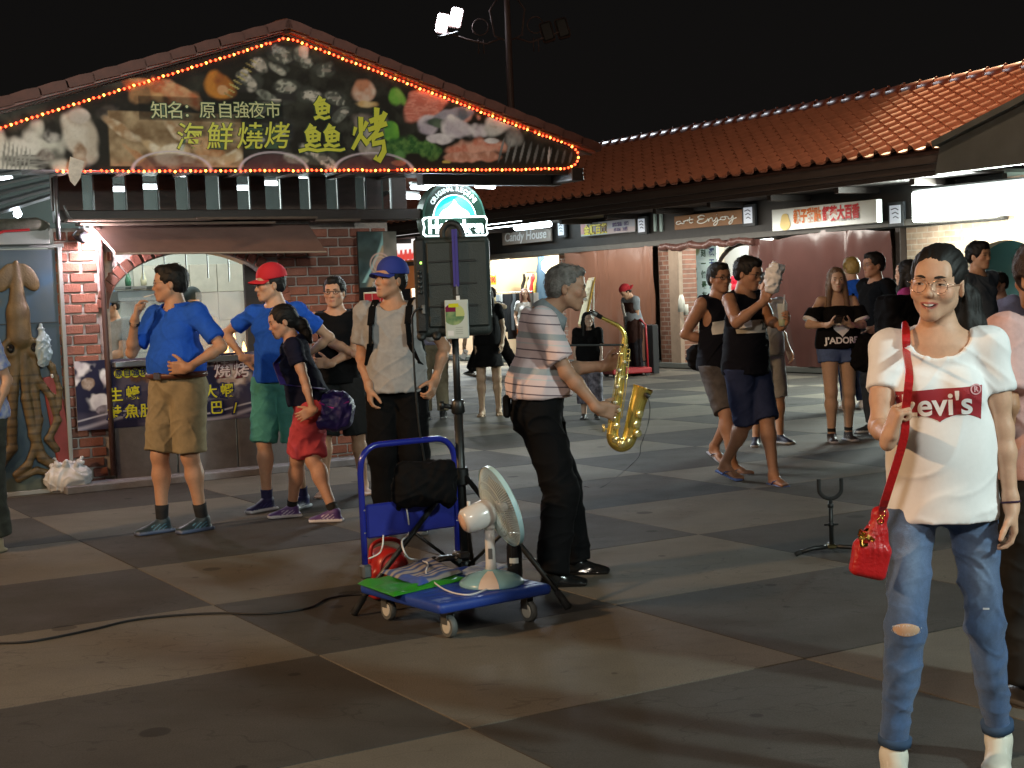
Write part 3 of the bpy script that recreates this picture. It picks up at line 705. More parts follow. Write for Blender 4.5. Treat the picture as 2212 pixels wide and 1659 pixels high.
def cap_hat(s, col, yaw=0, vol=.017):
    A = s.Rh@rot('Z', yaw); hp = lambda x, y, z: s.H+A@v3(x, y, z)+s.Rh@v3(0, -.018, .013)
    F = SDF(s.H-.24, s.H+.26, .006); F.ell(hp(0, 0, .045), (.0745+vol, .094+vol, .082+vol), .01, Rm=A); F.plane(hp(0, 0, .028), A@v3(0, -.08, -1))
    F.ell(hp(0, .0, .02), (.073, .093, .06), .004, 's', Rm=A)
    V, Q = F.mesh(); M_ = mat('cap_'+str(col), col, rough=.85, bump=.2, bscale=220); o = mesh_obj('cap', V, Q, M_, s.rt)
    mb = MB(); n = 14
    vs = []; 
    for i in range(n+1):
        a = R(-68+136*i/n); x0, y0 = math.sin(a)*.078, math.cos(a)*.098; L = .075*math.cos(a*.9)**.6; 
        for t in (0, .5, 1.): vs.append(hp(x0*(1+.1*t), y0+L*t, .034-abs(math.sin(a))*.012*(1+t*.8)-.014*t))
    m_ = len(vs); vs += [v-A@v3(0, 0, .005) for v in vs]; fs = []
    for i in range(n):
        for t in (0, 1): a = i*3+t; fs += [(a, a+3, a+4, a+1), (m_+a, m_+a+1, m_+a+4, m_+a+3)]
        fs.append((i*3+2, i*3+5, m_+i*3+5, m_+i*3+2))
    mb.add(vs, fs); mb.build('peak', M_, o, True)
    return o
def glasses(s, col, r=.020, thick=.0014, z=.003, ymax=.101, rz=.85):
    mb = MB(); hp = s.hp
    for g in (-1, 1):
        mb.tube([hp(g*.033+r*math.cos(a), ymax-.006*abs(math.cos(a)*.5+.5*(1 if g*math.cos(a) > 0 else 0)), z+r*rz*math.sin(a)) for a in np.linspace(0, 2*math.pi, 25)[:-1]], thick, 6, closed=True)
        mb.tube([hp(g*(.033+r), ymax-.006, z+.006), hp(g*.074, .075, z+.008), hp(g*.0785, -.005, z+.004)], thick, 6)
    mb.tube([hp(-.033+r, ymax, z+.004), hp(0, ymax+.002, z+.008), hp(.033-r, ymax, z+.004)], thick, 6)
    return mb.build('glasses', col, s.rt, True)
def bvh_of(s, *names):
    vs = []; fs = []
    for n in names:
        V, Q = s.bvh[n]; k = len(vs); vs += [tuple(v) for v in V]; fs += [tuple(int(i)+k for i in q) for q in Q]
    return BVHTree.FromPolygons([Vector(v) for v in vs], fs)
def print_on(s, name, v, f, material, centre, X, Y, target=('shirt',), off=.003, parent=None, bvh=None, start=.3):
    """wraps a flat print (x,y) onto a garment"""
    X = Vector(unit(X)); Y = Vector(unit(Y)); Z = X.cross(Y); Z.normalize(); t = bvh or bvh_of(s, *target); O = Vector(centre); out = []
    for p in v:
        q = O+X*p[0]+Y*p[1]; hit = t.ray_cast(q+Z*start, -Z); out.append((hit[0]+Z*(off+max(p[2], 0)*.5)) if hit[0] is not None else q)
    mb = MB(); mb.add(out, f); return mb.build(name, material, parent or s.rt)
def grid_print(w, h, nx, ny, fn=None):
    vs = []; fs = []
    for j in range(ny+1):
        for i in range(nx+1):
            x, y = (i/nx-.5)*w, (j/ny-.5)*h
            if fn: x, y = fn(x, y)
            vs.append((x, y, 0))
    for j in range(ny):
        for i in range(nx): a = j*(nx+1)+i; fs.append((a, a+1, a+nx+2, a+nx+1))
    return vs, fs
# ================================================================== ground
def lc(px, py, yl):           # pixel -> (x, z) on the left building's plane y = yl
    s_, z = PL(px, py, P0+yL*yl, AL); return s_, z
def rc(px, py, fw):           # pixel -> (x, z) on the row's plane fw metres in front of its wall
    s_, z = PL(px, py, PR-yR*fw, AR); return s_, z
def ground_mat(name, c1, c2, teal=0.):
    m = bpy.data.materials.new(name); m.use_nodes = True; N = m.node_tree.nodes; L = m.node_tree.links; b = N['Principled BSDF']
    g = N.new('ShaderNodeNewGeometry'); 
    def noise(sc, det=5, st=(1, 1, 1)):
        mp_ = N.new('ShaderNodeMapping'); mp_.inputs['Scale'].default_value = st; L.new(g.outputs['Position'], mp_.inputs[0])
        n = N.new('ShaderNodeTexNoise'); n.inputs['Scale'].default_value = sc; n.inputs['Detail'].default_value = det; n.inputs['Roughness'].default_value = .65; L.new(mp_.outputs[0], n.inputs['Vector']); return n.outputs[0]
    def mr(v, a, b2, c=0, d=1):
        r = N.new('ShaderNodeMapRange'); r.inputs[1].default_value = a; r.inputs[2].default_value = b2; r.inputs[3].default_value = c; r.inputs[4].default_value = d; L.new(v, r.inputs[0]); return r.outputs[0]
    def mix(f, A, B, t='MIX'):
        x = N.new('ShaderNodeMix'); x.data_type = 'RGBA'; x.blend_type = t
        if isinstance(f, float): x.inputs['Factor'].default_value = f
        else: L.new(f, x.inputs['Factor'])
        for k, q in (('A', A), ('B', B)):
            if isinstance(q, tuple): x.inputs[k].default_value = (*q, 1)
            else: L.new(q, x.inputs[k])
        return x.outputs['Result']
    c = mix(mr(noise(1.4, 6), .35, .68), c1, c2)
    c = mix(mr(noise(150, 3), .38, .66, 0, .6), c, tuple(x*.45 for x in c1))
    c = mix(mr(noise(3.1, 7, (1, 2.4, 1)), .58, .74, 0, .55), c, tuple(x*.45 for x in c1))
    c = mix(mr(noise(.9, 9), .60, .66, 0, .5), c, tuple(x*.55 for x in c1))
    v = N.new('ShaderNodeTexVoronoi'); v.voronoi_dimensions = '2D'; v.inputs['Scale'].default_value = 2.3; v.inputs['Randomness'].default_value = 1; L.new(g.outputs['Position'], v.inputs['Vector'])
    wn = mr(noise(9, 3), 0, 1, -.03, .03); ad = N.new('ShaderNodeMath'); L.new(v.outputs['Distance'], ad.inputs[0]); L.new(wn, ad.inputs[1])
    sepc = N.new('ShaderNodeSeparateColor'); L.new(v.outputs['Color'], sepc.inputs[0])
    thr = mr(sepc.outputs[0], .78, 1.0, 0, .15); df = N.new('ShaderNodeMath'); df.operation = 'SUBTRACT'; L.new(thr, df.inputs[0]); L.new(ad.outputs[0], df.inputs[1])
    c = mix(mr(df.outputs[0], -.01, .012, 0, .75), c, tuple(x*.28 for x in c1))
    cr = N.new('ShaderNodeMath'); cr.operation = 'SUBTRACT'; L.new(noise(.55, 4, (1, 1.7, 1)), cr.inputs[0]); cr.inputs[1].default_value = .5
    ab = N.new('ShaderNodeMath'); ab.operation = 'ABSOLUTE'; L.new(cr.outputs[0], ab.inputs[0]); c = mix(mr(ab.outputs[0], 0, .0035, .6, 0), c, tuple(x*.4 for x in c1))
    v2 = N.new('ShaderNodeTexVoronoi'); v2.voronoi_dimensions = '2D'; v2.inputs['Scale'].default_value = 9; L.new(g.outputs['Position'], v2.inputs['Vector']); s2 = N.new('ShaderNodeSeparateColor'); L.new(v2.outputs['Color'], s2.inputs[0])
    t2 = mr(s2.outputs[1], .965, 1.0, 0, .20); d2 = N.new('ShaderNodeMath'); d2.operation = 'SUBTRACT'; L.new(t2, d2.inputs[0]); L.new(v2.outputs['Distance'], d2.inputs[1]); c = mix(mr(d2.outputs[0], 0, .03, 0, .55), c, tuple(x*2.2 if teal else x*.45 for x in c1))
    L.new(c, b.inputs['Base Color'])
    L.new(mr(noise(2.0, 5), .3, .7, .72, .92), b.inputs['Roughness']); b.inputs['Specular IOR Level'].default_value = .16
    bp = N.new('ShaderNodeBump'); bp.inputs['Strength'].default_value = .5; bp.inputs['Distance'].default_value = .004; L.new(noise(180, 3), bp.inputs['Height']); L.new(bp.outputs[0], b.inputs['Normal'])
    return m
M_TL = ground_mat('paving_light', (.158, .140, .114), (.118, .106, .088)); M_TD = ground_mat('paving_dark', (.070, .065, .059), (.052, .048, .044)); M_GB = ground_mat('ground_asphalt', (.03, .03, .028), (.022, .022, .022))
mb = MB(); mb.box((0, 40, -.265), (300, 300, .5)); ground = mb.build('ground', M_GB); tag(ground, 'dark asphalt base under the paved market square', kind='structure')
GY = R(30.4); TU, TV = 1.533, 1.338; GO = np.array([-.193, 5.08]); gu = np.array([math.cos(GY), math.sin(GY)]); gv = np.array([-math.sin(GY), math.cos(GY)])
def fr_ok(p, mg=1.6):
    q = np.array([p[0], p[1], 0])-_CP; d = q@_FW
    return d > .3 and abs(q[0])/d < 1106/FPX+mg/d and d < 60 and p[1] > 1.5
tiles = []
for i in range(-30, 34):
    for j in range(-8, 44):
        c = GO+gu*TU*(i+.5)+gv*TV*(j+.5)
        if fr_ok(c): tiles.append((math.hypot(c[0], c[1]), i, j, c))
tiles.sort(key=lambda t: t[0])
plaza = empty('plaza', (0, 0, 0)); plaza['kind'] = 'structure'; plaza['label'] = 'checkered paving of the market square in large light and dark squares'
def tile_mb(M=None, c=(0, 0, 0)):
    return MB().bbox((c[0], c[1], -.0125), (TU-.006, TV-.006, .025), .002, M=M)
tA = tile_mb().build('paving_slab', M_TL, plaza); tB = tile_mb().build('paving_slab', M_TD, plaza)
fst = {0: tA, 1: tB}; far = MB(); Mg = Matrix.Rotation(GY, 4, 'Z')
for n, (d, i, j, c) in enumerate(tiles):
    lt = (i+j) % 2     # cell (0,0) is light
    if n < 290:
        o = fst.pop(lt) if lt in fst else dup((tA, tB)[lt], plaza)
        o.location = (c[0], c[1], RNG.uniform(-.0012, .0012)); o.rotation_euler = (0, 0, GY)
    else: far.box((c[0], c[1], -.0125), (TU-.008, TV-.008, .025), M=Mg, mi=lt)
fo = far.build('far_paving', [M_TL, M_TD], plaza); fo['kind'] = 'stuff'
# ================================================================== numpy painting on meshes (flat print)
def sstep(a, b, x): t = np.clip((x-a)/(b-a), 0, 1); return t*t*(3-2*t)
class Paint:
    def __init__(s, X, Y, base): s.X = X; s.Y = Y; s.c = np.tile(np.array(base, np.float32), (*X.shape, 1))
    def nz(s, sc, seed=0, st=(1, 1), o=3): return fbm(np.stack([s.X*sc*st[0], s.Y*sc*st[1], np.full_like(s.X, seed*3.7)], -1), o, seed)
    def lay(s, w, col, col2=None, sc=8, seed=0, st=(1, 1), ridge=False):
        col = np.array(col, np.float32)
        if col2 is not None:
            n = s.nz(sc, seed, st); n = (1-np.abs(n)*2.2) if ridge else n*.9+.5
            n = np.clip(n, 0, 1)[..., None]; col = col*n+np.array(col2)*(1-n)
        w = w[..., None]; s.c = s.c*(1-w)+col*w
    def blob(s, cx, cy, rx, ry, col, col2=None, rot_=0, edge=.35, rough=.55, sc=8, seed=0, a=1., st=(1, 1), ridge=False, bs=5.):
        dx, dy = s.X-cx, s.Y-cy; c, n = math.cos(rot_), math.sin(rot_); u = (dx*c+dy*n)/rx; v = (-dx*n+dy*c)/ry
        d = np.sqrt(u*u+v*v)+s.nz(bs, seed+50)*rough; s.lay((1-sstep(1-edge, 1, d))*a, col, col2, sc, seed, st, ridge)
    def rect(s, x0, x1, y0, y1, col, col2=None, edge=.004, a=1., **k):
        w = sstep(x0-edge, x0+edge, s.X)*(1-sstep(x1-edge, x1+edge, s.X))*sstep(y0-edge, y0+edge, s.Y)*(1-sstep(y1-edge, y1+edge, s.Y)); s.lay(w*a, col, col2, **k)
def painted(name, x0, x1, z0, z1, n, fn, material, parent, y=0., yb=None, mask=None, rx=None):
    """a printed sheet in the x-z plane; fn paints per vertex"""
    nx = max(2, int((x1-x0)*n)); nz = max(2, int((z1-z0)*n)); xs = np.linspace(x0, x1, nx); zs = np.linspace(z0, z1, nz); X, Z = np.meshgrid(xs, zs)
    col = fn(X, Z); V = np.stack([X, np.full_like(X, y), Z], -1).reshape(-1, 3); I = np.arange(nx*nz).reshape(nz, nx)
    Q = np.stack([I[:-1, :-1], I[:-1, 1:], I[1:, 1:], I[1:, :-1]], -1).reshape(-1, 4)
    if mask is not None:
        c = V[Q].mean(1); Q = Q[mask(c[:, 0], c[:, 2])]
    return mesh_obj(name, V, Q, material, parent, np.clip(col.reshape(-1, 3), 0, 1), smooth=False)
PRINT = mat('printed_vinyl', (.5, .5, .5), rough=.6, attr='col', spec=.12); PRINTL = mat('printed_backlit', (.5, .5, .5), rough=.5, attr='col', emit=(1, 1, 1), estr=1.2)
# ================================================================== seafood stall (left)
BR = [mat('brick_a', (.26, .095, .065), rough=.85, noise=.35, nscale=14, bump=.5, bscale=70), mat('brick_b', (.32, .125, .085), rough=.85, noise=.35, nscale=11, bump=.5, bscale=60), mat('brick_c', (.20, .085, .06), rough=.85, noise=.3, nscale=16, bump=.5, bscale=80)]
MORT = mat('mortar', (.46, .41, .38), rough=.95, noise=.3, nscale=30, bump=.4, bscale=120)
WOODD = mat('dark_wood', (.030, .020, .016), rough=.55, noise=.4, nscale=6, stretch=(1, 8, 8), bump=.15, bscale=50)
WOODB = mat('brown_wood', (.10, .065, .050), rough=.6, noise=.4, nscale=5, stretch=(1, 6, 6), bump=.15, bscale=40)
METALG = mat('grey_metal', (.25, .26, .26), rough=.4, metal=.8, noise=.2); TUBE = mat('tube_light', (.9, .9, .9), emit=(.86, .95, 1.), estr=9.)
stall = empty('seafood_stall', tuple(P0), AL, 'brick seafood grill stall with a tiled gable, serving arch and printed gable board', 'stall')
bv = {}
def brick(parent, cx, cz, w, hgt, dep=.05, y=0., rz=0., mi=None):
    key = (round(w, 3), round(hgt, 3)); mi = random.randrange(3) if mi is None else mi; k2 = (*key, mi)
    if k2 not in bv: bv[k2] = MB().bbox((0, 0, 0), (w, dep, hgt), .006).build('brick', BR[mi], parent); o = bv[k2]
    else:
        o = bv[k2].copy(); COL.objects.link(o); o.parent = parent
    o.location = (cx, y+.018+random.uniform(-.003, .004), cz); o.rotation_euler = (random.uniform(-.01, .01), rz, random.uniform(-.01, .01)); return o
def arch_top(x): # opening: x .12 .. 1.66
    if x < .12 or x > 1.66: return None
    u = (x-.89)/.77; return 1.52+.46*math.sqrt(max(0, 1-u*u))
wl = MB()   # mortar body of the wall, pieces round the arch
wl.box((-.14, .11, 1.1), (.36, .2, 2.2))
def wallpoly(pts, y0, y1): wl.prism(pts, y0, y1)
ap = [(.12, 1.52)]+[(.89-.77*math.cos(R(a)), 1.52+.46*math.sin(R(a))) for a in range(6, 180, 6)]+[(1.66, 1.52)]
wallpoly([(.04, .0), (.12, .0)]+[p for p in ap[:16]]+[(ap[15][0], 2.25), (.04, 2.25)], .01, .21)
wallpoly([(1.66, .0), (2.78, .0), (2.78, 2.25), (ap[15][0], 2.25)]+[p for p in ap[15:][:-1]]+[(1.66, 1.52)], .012, .208)
wall = wl.build('wall', MORT, stall)
cs = .087
for r_ in range(25):
    z = .045+r_*cs
    offs = 0 if r_ % 2 else .10
    for xa, xb in ((-.32, .03),):
        x = xa-(.0 if r_ % 2 else .1)
        while x < xb-.02:
            w = .205; a = max(x, xa); b = min(x+w, xb)
            if b-a > .04: brick(wall, (a+b)/2, z, round((b-a-.012)/.02)*.02, .074)
            x += .217
    x = .10-offs
    while x < 2.74:
        a = max(x, .075); b = min(x+.205, 2.76)
        for (lo_, hi_) in ((.075, 1.66), (1.66, 2.76)):
            aa = max(a, lo_); bb = min(b, hi_)
            if bb-aa < .05: continue
            m_ = (aa+bb)/2; t = arch_top(m_)
            if lo_ < 1:
                if aa < .12: bb = min(bb, .12)
                ty = arch_top(min(max(aa, .13), 1.65)); ty2 = arch_top(min(max(bb, .13), 1.65))
                if z < max(ty or 0, ty2 or 0)+.13: continue
            brick(wall, m_, z, round((bb-aa-.012)/.02)*.02, .074)
        x += .217
for k in range(23):   # voussoirs
    a = math.pi*(k+.5)/23; ca, sa = math.cos(a), math.sin(a); x = .89-.83*ca; z = 1.52+.52*sa
    o = brick(wall, x, z, .075, .10, mi=random.randrange(3)); o.rotation_euler = (0, -(math.pi/2-math.atan2(sa*.83, -ca*.52)) if False else math.atan2(-ca*.52, sa*.83), 0); o.location[1] = .012
# slab under the counter, counter, base kerb
PLN = mat('grey_slab', (.14, .135, .14), rough=.7, noise=.3, nscale=10, bump=.2, bscale=90)
for k, (a, b) in enumerate(((.08, .62), (.63, 1.17), (1.18, 1.70))): MB().bbox(((a+b)/2, -.03, .36), (b-a-.008, .05, .66), .004).build('stone_panel', PLN, stall)
MB().bbox((.9, -.02, 1.04), (1.62, .26, .05), .008).build('counter', mat('counter_steel', (.4, .42, .43), rough=.3, metal=.9), stall)
MB().bbox((1.2, -.12, .03), (3.2, .30, .07), .01).build('kerb', mat('kerb_concrete', (.22, .22, .24), rough=.8, noise=.3, nscale=9, bump=.3), stall)
# banner under the counter
def bann(X, Z):
    p = Paint(X, Z, (.02, .02, .05)); p.lay(np.clip(p.nz(5, 3)+.3, 0, 1)*.6, (.16, .14, .19))
    for i, (x, z, rx, rz_, c1, c2) in enumerate([(-.16, 1.02, .12, .10, (.55, .5, .55), (.75, .72, .75)), (-.12, .90, .07, .055, (.25, .17, .12), (.5, .42, .38)), (.02, .93, .05, .10, (.55, .5, .55), (.8, .8, .8)), (-.02, .72, .11, .08, (.75, .76, .8), (.6, .6, .66)), (.0, .66, .08, .035, (.35, .32, .38), (.12, .11, .13)), (.30, .95, .16, .09, (.25, .09, .04), (.08, .05, .04)), (.6, .9, .2, .12, (.35, .2, .12), (.1, .07, .06)), (1.2, .86, .16, .12, (.35, .25, .2), (.6, .5, .45)), (1.1, 1.0, .2, .05, (.5, .4, .4), (.2, .15, .15)), (.95, .72, .3, .08, (.1, .09, .12), (.3, .28, .33))]):
        p.blob(x, z, rx, rz_, c1, c2, rough=.5, seed=i, sc=18, bs=9)
    p.rect(.30, 1.5, .53, .80, (.015, .015, .05), a=.45); p.lay((1-sstep(.0, .03, np.abs(Z-.56-.05*np.sin(X*5))))*.8, (.4, .38, .46)); p.lay((1-sstep(.0, .012, np.abs(Z-.60-.04*np.sin(X*5+.6))))*.8, (.6, .58, .66))
    return p.c
bn = painted('counter_banner', -.225, 1.50, .50, 1.085, 190, bann, PRINT, None, y=-.062); bn.location = tuple(P0); bn.rotation_euler = (0, 0, AL)
tag(bn, 'printed menu banner with yellow characters hung below the serving counter', 'banner')
MB().box((.6375, -.056, .7925), (1.725, .008, .585)).build('backing', mat('banner_back', (.3, .3, .3)), bn)
YEL = mat('print_yellow', (.62, .60, .02), rough=.5); NAVY = mat('print_navy', (.01, .012, .09), rough=.5); PINKW = mat('print_pinkwhite', (.75, .62, .62), rough=.5); REDP = mat('print_red', (.45, .02, .025), rough=.5); WHP = mat('print_white', (.75, .75, .75), rough=.5); BLKP = mat('print_black', (.01, .01, .01), rough=.5)
def ch(txt, x, z, size, m_, par, y=-.066, bold=.004, outline=None, ow=.012, sx=1., fit=None, ext=.001, xd=(1, 0, 0), yd=(0, 0, 1), shear=0):
    if outline: text_on('lettering', txt, size, outline, par, (x, y, z), xd, yd, bold=bold+ow, ext=.0008, off=.001, sx=sx, fit=(fit[0]+ow, (fit[1]+ow) if fit[1] else None) if fit else None, shear=shear)
    return text_on('lettering', txt, size, m_, par, (x, y-.002 if outline else y, z), xd, yd, bold=bold, ext=ext, off=.003, sx=sx, fit=fit, shear=shear)
for t, px, py in (('生', 250, 855), ('蠔', 287, 851), ('鮭', 248, 893), ('魚', 285, 890), ('肚', 318, 888), ('大', 455, 848), ('蝦', 490, 845), ('巴', 468, 882), ('/', 508, 882)):
    x, z = lc(px, py, -.07); ch(t, x, z, .125, YEL, bn, outline=NAVY, bold=.002)
x, z = lc(245, 808, -.07)
for i, t in enumerate('原自強夜市'):
    xx = x+.045+i*.072; mb = MB(); mb.tube([(xx, -.065, z), (xx, -.067, z)], .040, 20); mb.build('disc', YEL, bn); ch(t, xx, z, .068, NAVY, bn, y=-.069, bold=.001)
for t, px in (('海', 388), ('鮮', 430), ('燒', 480), ('烤', 522)):
    x, z = lc(px, 800, -.07); ch(t, x, z, .155, PINKW, bn, outline=mat('print_maroon', (.12, .01, .015), rough=.5), bold=.001, ow=.007)
# canopy over the arch
cmt = mat('canopy_paint', (.20, .125, .105), rough=.55, noise=.25, nscale=4, bump=.1, bscale=20)
mb = MB(); A_, B_, C_, D_ = (.0, -.03, 2.215), (1.96, -.03, 2.215), (1.97, -.37, 1.955), (.09, -.37, 1.975)
mb.add([A_, B_, C_, D_]+[(p[0], p[1]+.01, p[2]-.018) for p in (A_, B_, C_, D_)], [(0, 1, 2, 3), (7, 6, 5, 4), (0, 4, 5, 1), (1, 5, 6, 2), (2, 6, 7, 3), (3, 7, 4, 0)]); mb.build('canopy', cmt, stall)
mb = MB(); mb.tube([(.0, -.03, 2.2), (.085, -.372, 1.965), (1.975, -.372, 1.945)], .009, 6); mb.build('canopy_rim', mat('rim_lit_edge', (.35, .28, .22), rough=.5), stall)  # pale rim colour carries the lit edge of the canopy
for x0, x1, y, z, d in ((-.25, 1.0, -.10, 2.255, .2), (.85, 1.98, -.11, 2.262, .2), (-.14, 1.6, -.08, 2.225, .14), (1.98, 2.43, -.08, 2.24, .16)): MB().bbox(((x0+x1)/2, y, z), (x1-x0, d, .022), .004).build('ledge_plank', mat('ledge_wood', (.16, .115, .085), rough=.8, noise=.45, nscale=7, stretch=(1, 5, 5), bump=.3), stall)
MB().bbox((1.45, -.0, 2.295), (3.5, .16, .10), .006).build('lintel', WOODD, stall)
# slatted band below the gable: boards with gaps between
ops = [(178, 203), (245, 273), (310, 343), (380, 408), (445, 475), (513, 540), (573, 607), (647, 670), (705, 730), (768, 790), (824, 845)]
ed = [-.32]+[v for a, b in ops for v in (lc(a, 420, -.02)[0], lc(b, 420, -.02)[0])]+[2.98]
for a, b in zip(ed[::2], ed[1::2]): MB().bbox(((a+b)/2, -.0, 2.50), (b-a, .05, .31), .004).build('board', WOODB, stall)
for k in range(1, 22, 2):
    if k+1 < len(ed): MB().bbox((ed[k+1]-.008, -.035, 2.50), (.014, .02, .30), .002).build('window_bar', METALG, stall)
GLS = mat('dusty_glass', (.32, .38, .37), rough=.25, alpha=.14)
for k in range(1, 22, 2):
    if k+1 < len(ed): MB().box(((ed[k]+ed[k+1])/2, .02, 2.50), (ed[k+1]-ed[k], .006, .31)).build('pane', GLS, stall)
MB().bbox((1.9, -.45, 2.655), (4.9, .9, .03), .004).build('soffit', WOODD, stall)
for x in np.linspace(-.3, 4.2, 10): MB().bbox((x, -.45, 2.632), (.06, .86, .03), .004).build('rafter', WOODB, stall)
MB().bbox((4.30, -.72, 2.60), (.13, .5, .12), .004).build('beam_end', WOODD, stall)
MB().bbox((3.60, -.55, 2.575), (1.5, .12, .10), .004).build('beam', mat('beam_grey', (.2, .2, .19), rough=.6), stall)
# the hall inside
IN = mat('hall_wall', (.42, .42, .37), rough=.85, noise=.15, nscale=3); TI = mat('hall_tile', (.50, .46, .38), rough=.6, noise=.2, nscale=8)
MB().box((.9, 2.58, 2.62), (6.2, .1, .56)).build('upper_wall', mat('hall_wall_dimmed', (.035, .045, .042), rough=.8), stall); MB().box((.9, 2.6, 1.17), (6.2, .1, 2.34)).build('back_wall', IN, stall); MB().box((-2.2, 1.3, 1.3), (.1, 2.6, 2.6)).build('side_wall', IN, stall)  # upper wall takes a darker colour for the dim upper hall
for i in range(9):
    for j in range(4): MB().bbox((1.25+.30*i, 2.54, .9+.30*j), (.294, .02, .294), .003).build('wall_tile', TI, stall)
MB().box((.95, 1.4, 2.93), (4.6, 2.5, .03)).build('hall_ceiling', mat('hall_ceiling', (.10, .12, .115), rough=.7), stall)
for i in range(7): MB().box((.95, .3+i*.34, 2.88), (4.6, .05, .06)).build('purlin', METALG, stall)
MB().bbox((1.62, .16, 1.55), (.46, .04, .95), .004).build('side_panel', WOODD, stall)
for k in range(5): MB().bbox((.42+.22*k, 2.40, 1.72), (.16, .22, .03), .003).build('shelf', METALG, stall)
for k in range(7): MB().lathe([(0, 0), (.03, .002), (.035, .06), (.02, .10), (.012, .14), (0, .14)], 10, c=(.36+.16*k, 2.38, 1.74)).build('bottle', mat('bottle_%d' % (k % 3), ((.3, .2, .05), (.05, .15, .08), (.5, .45, .3))[k % 3], rough=.2), stall, True)
for k in range(6): MB().tube([(.35+.2*k, .42, 1.98), (.35+.2*k, .42, 1.80-.04*(k % 3))], .008, 5).build('hanging_tool', METALG, stall)
MB().tube([(.2, .42, 1.99), (1.5, .42, 1.99)], .01, 6).build('tool_rail', METALG, stall)
MB().box((.95, .75, .97), (1.5, .5, .05)).build('worktop', mat('counter_steel'), stall)
MB().bbox((.62, .8, 1.62), (.55, .5, .1), .01).build('extractor_hood', METALG, stall)
mb = MB(); mb.box((.55, .30, 1.33), (.5, .006, .55)); mb.box((1.25, .28, 1.33), (.55, .006, .6)); mb.build('splash_film', mat('clear_film', (.7, .72, .72), rough=.15, alpha=.25), stall)
def tube_at(px, py, par, fr, plane, L=.45, r=.018, ang=0., name='tube_light', m_=None):
    x, z = plane(px, py, fr); yl = fr
    mb = MB(); d = Vector((math.cos(ang), math.sin(ang), 0))*L/2; c = Vector((x, yl, z)); mb.tube([c-d, c+d], r, 8); o = mb.build(name, m_ or TUBE, par, True)
    MB().bbox((x, yl+.02, z+r+.018), (L*1.02, .05, .026), .004, M=Matrix.Rotation(ang, 4, 'Z')).build('fitting', METALG, par); return (x, yl, z)
for px, py in ((262, 409), (325, 404), (522, 406), (583, 396)): tube_at(px, py, stall, 1.2, lc, .15, .022)
for px, py in ((385, 378), (655, 381), (10, 385)): tube_at(px, py, stall, 1.9, lc, .14, .018)
# right-hand end of the eaves: bright tubes
EVT = [tube_at(px, py, stall, fr, lc, L, .024, an) for px, py, fr, L, an in ((912, 405, .5, .30, .35), (887, 425, .6, .24, .35), (1048, 402, -.3, .26, .35))]
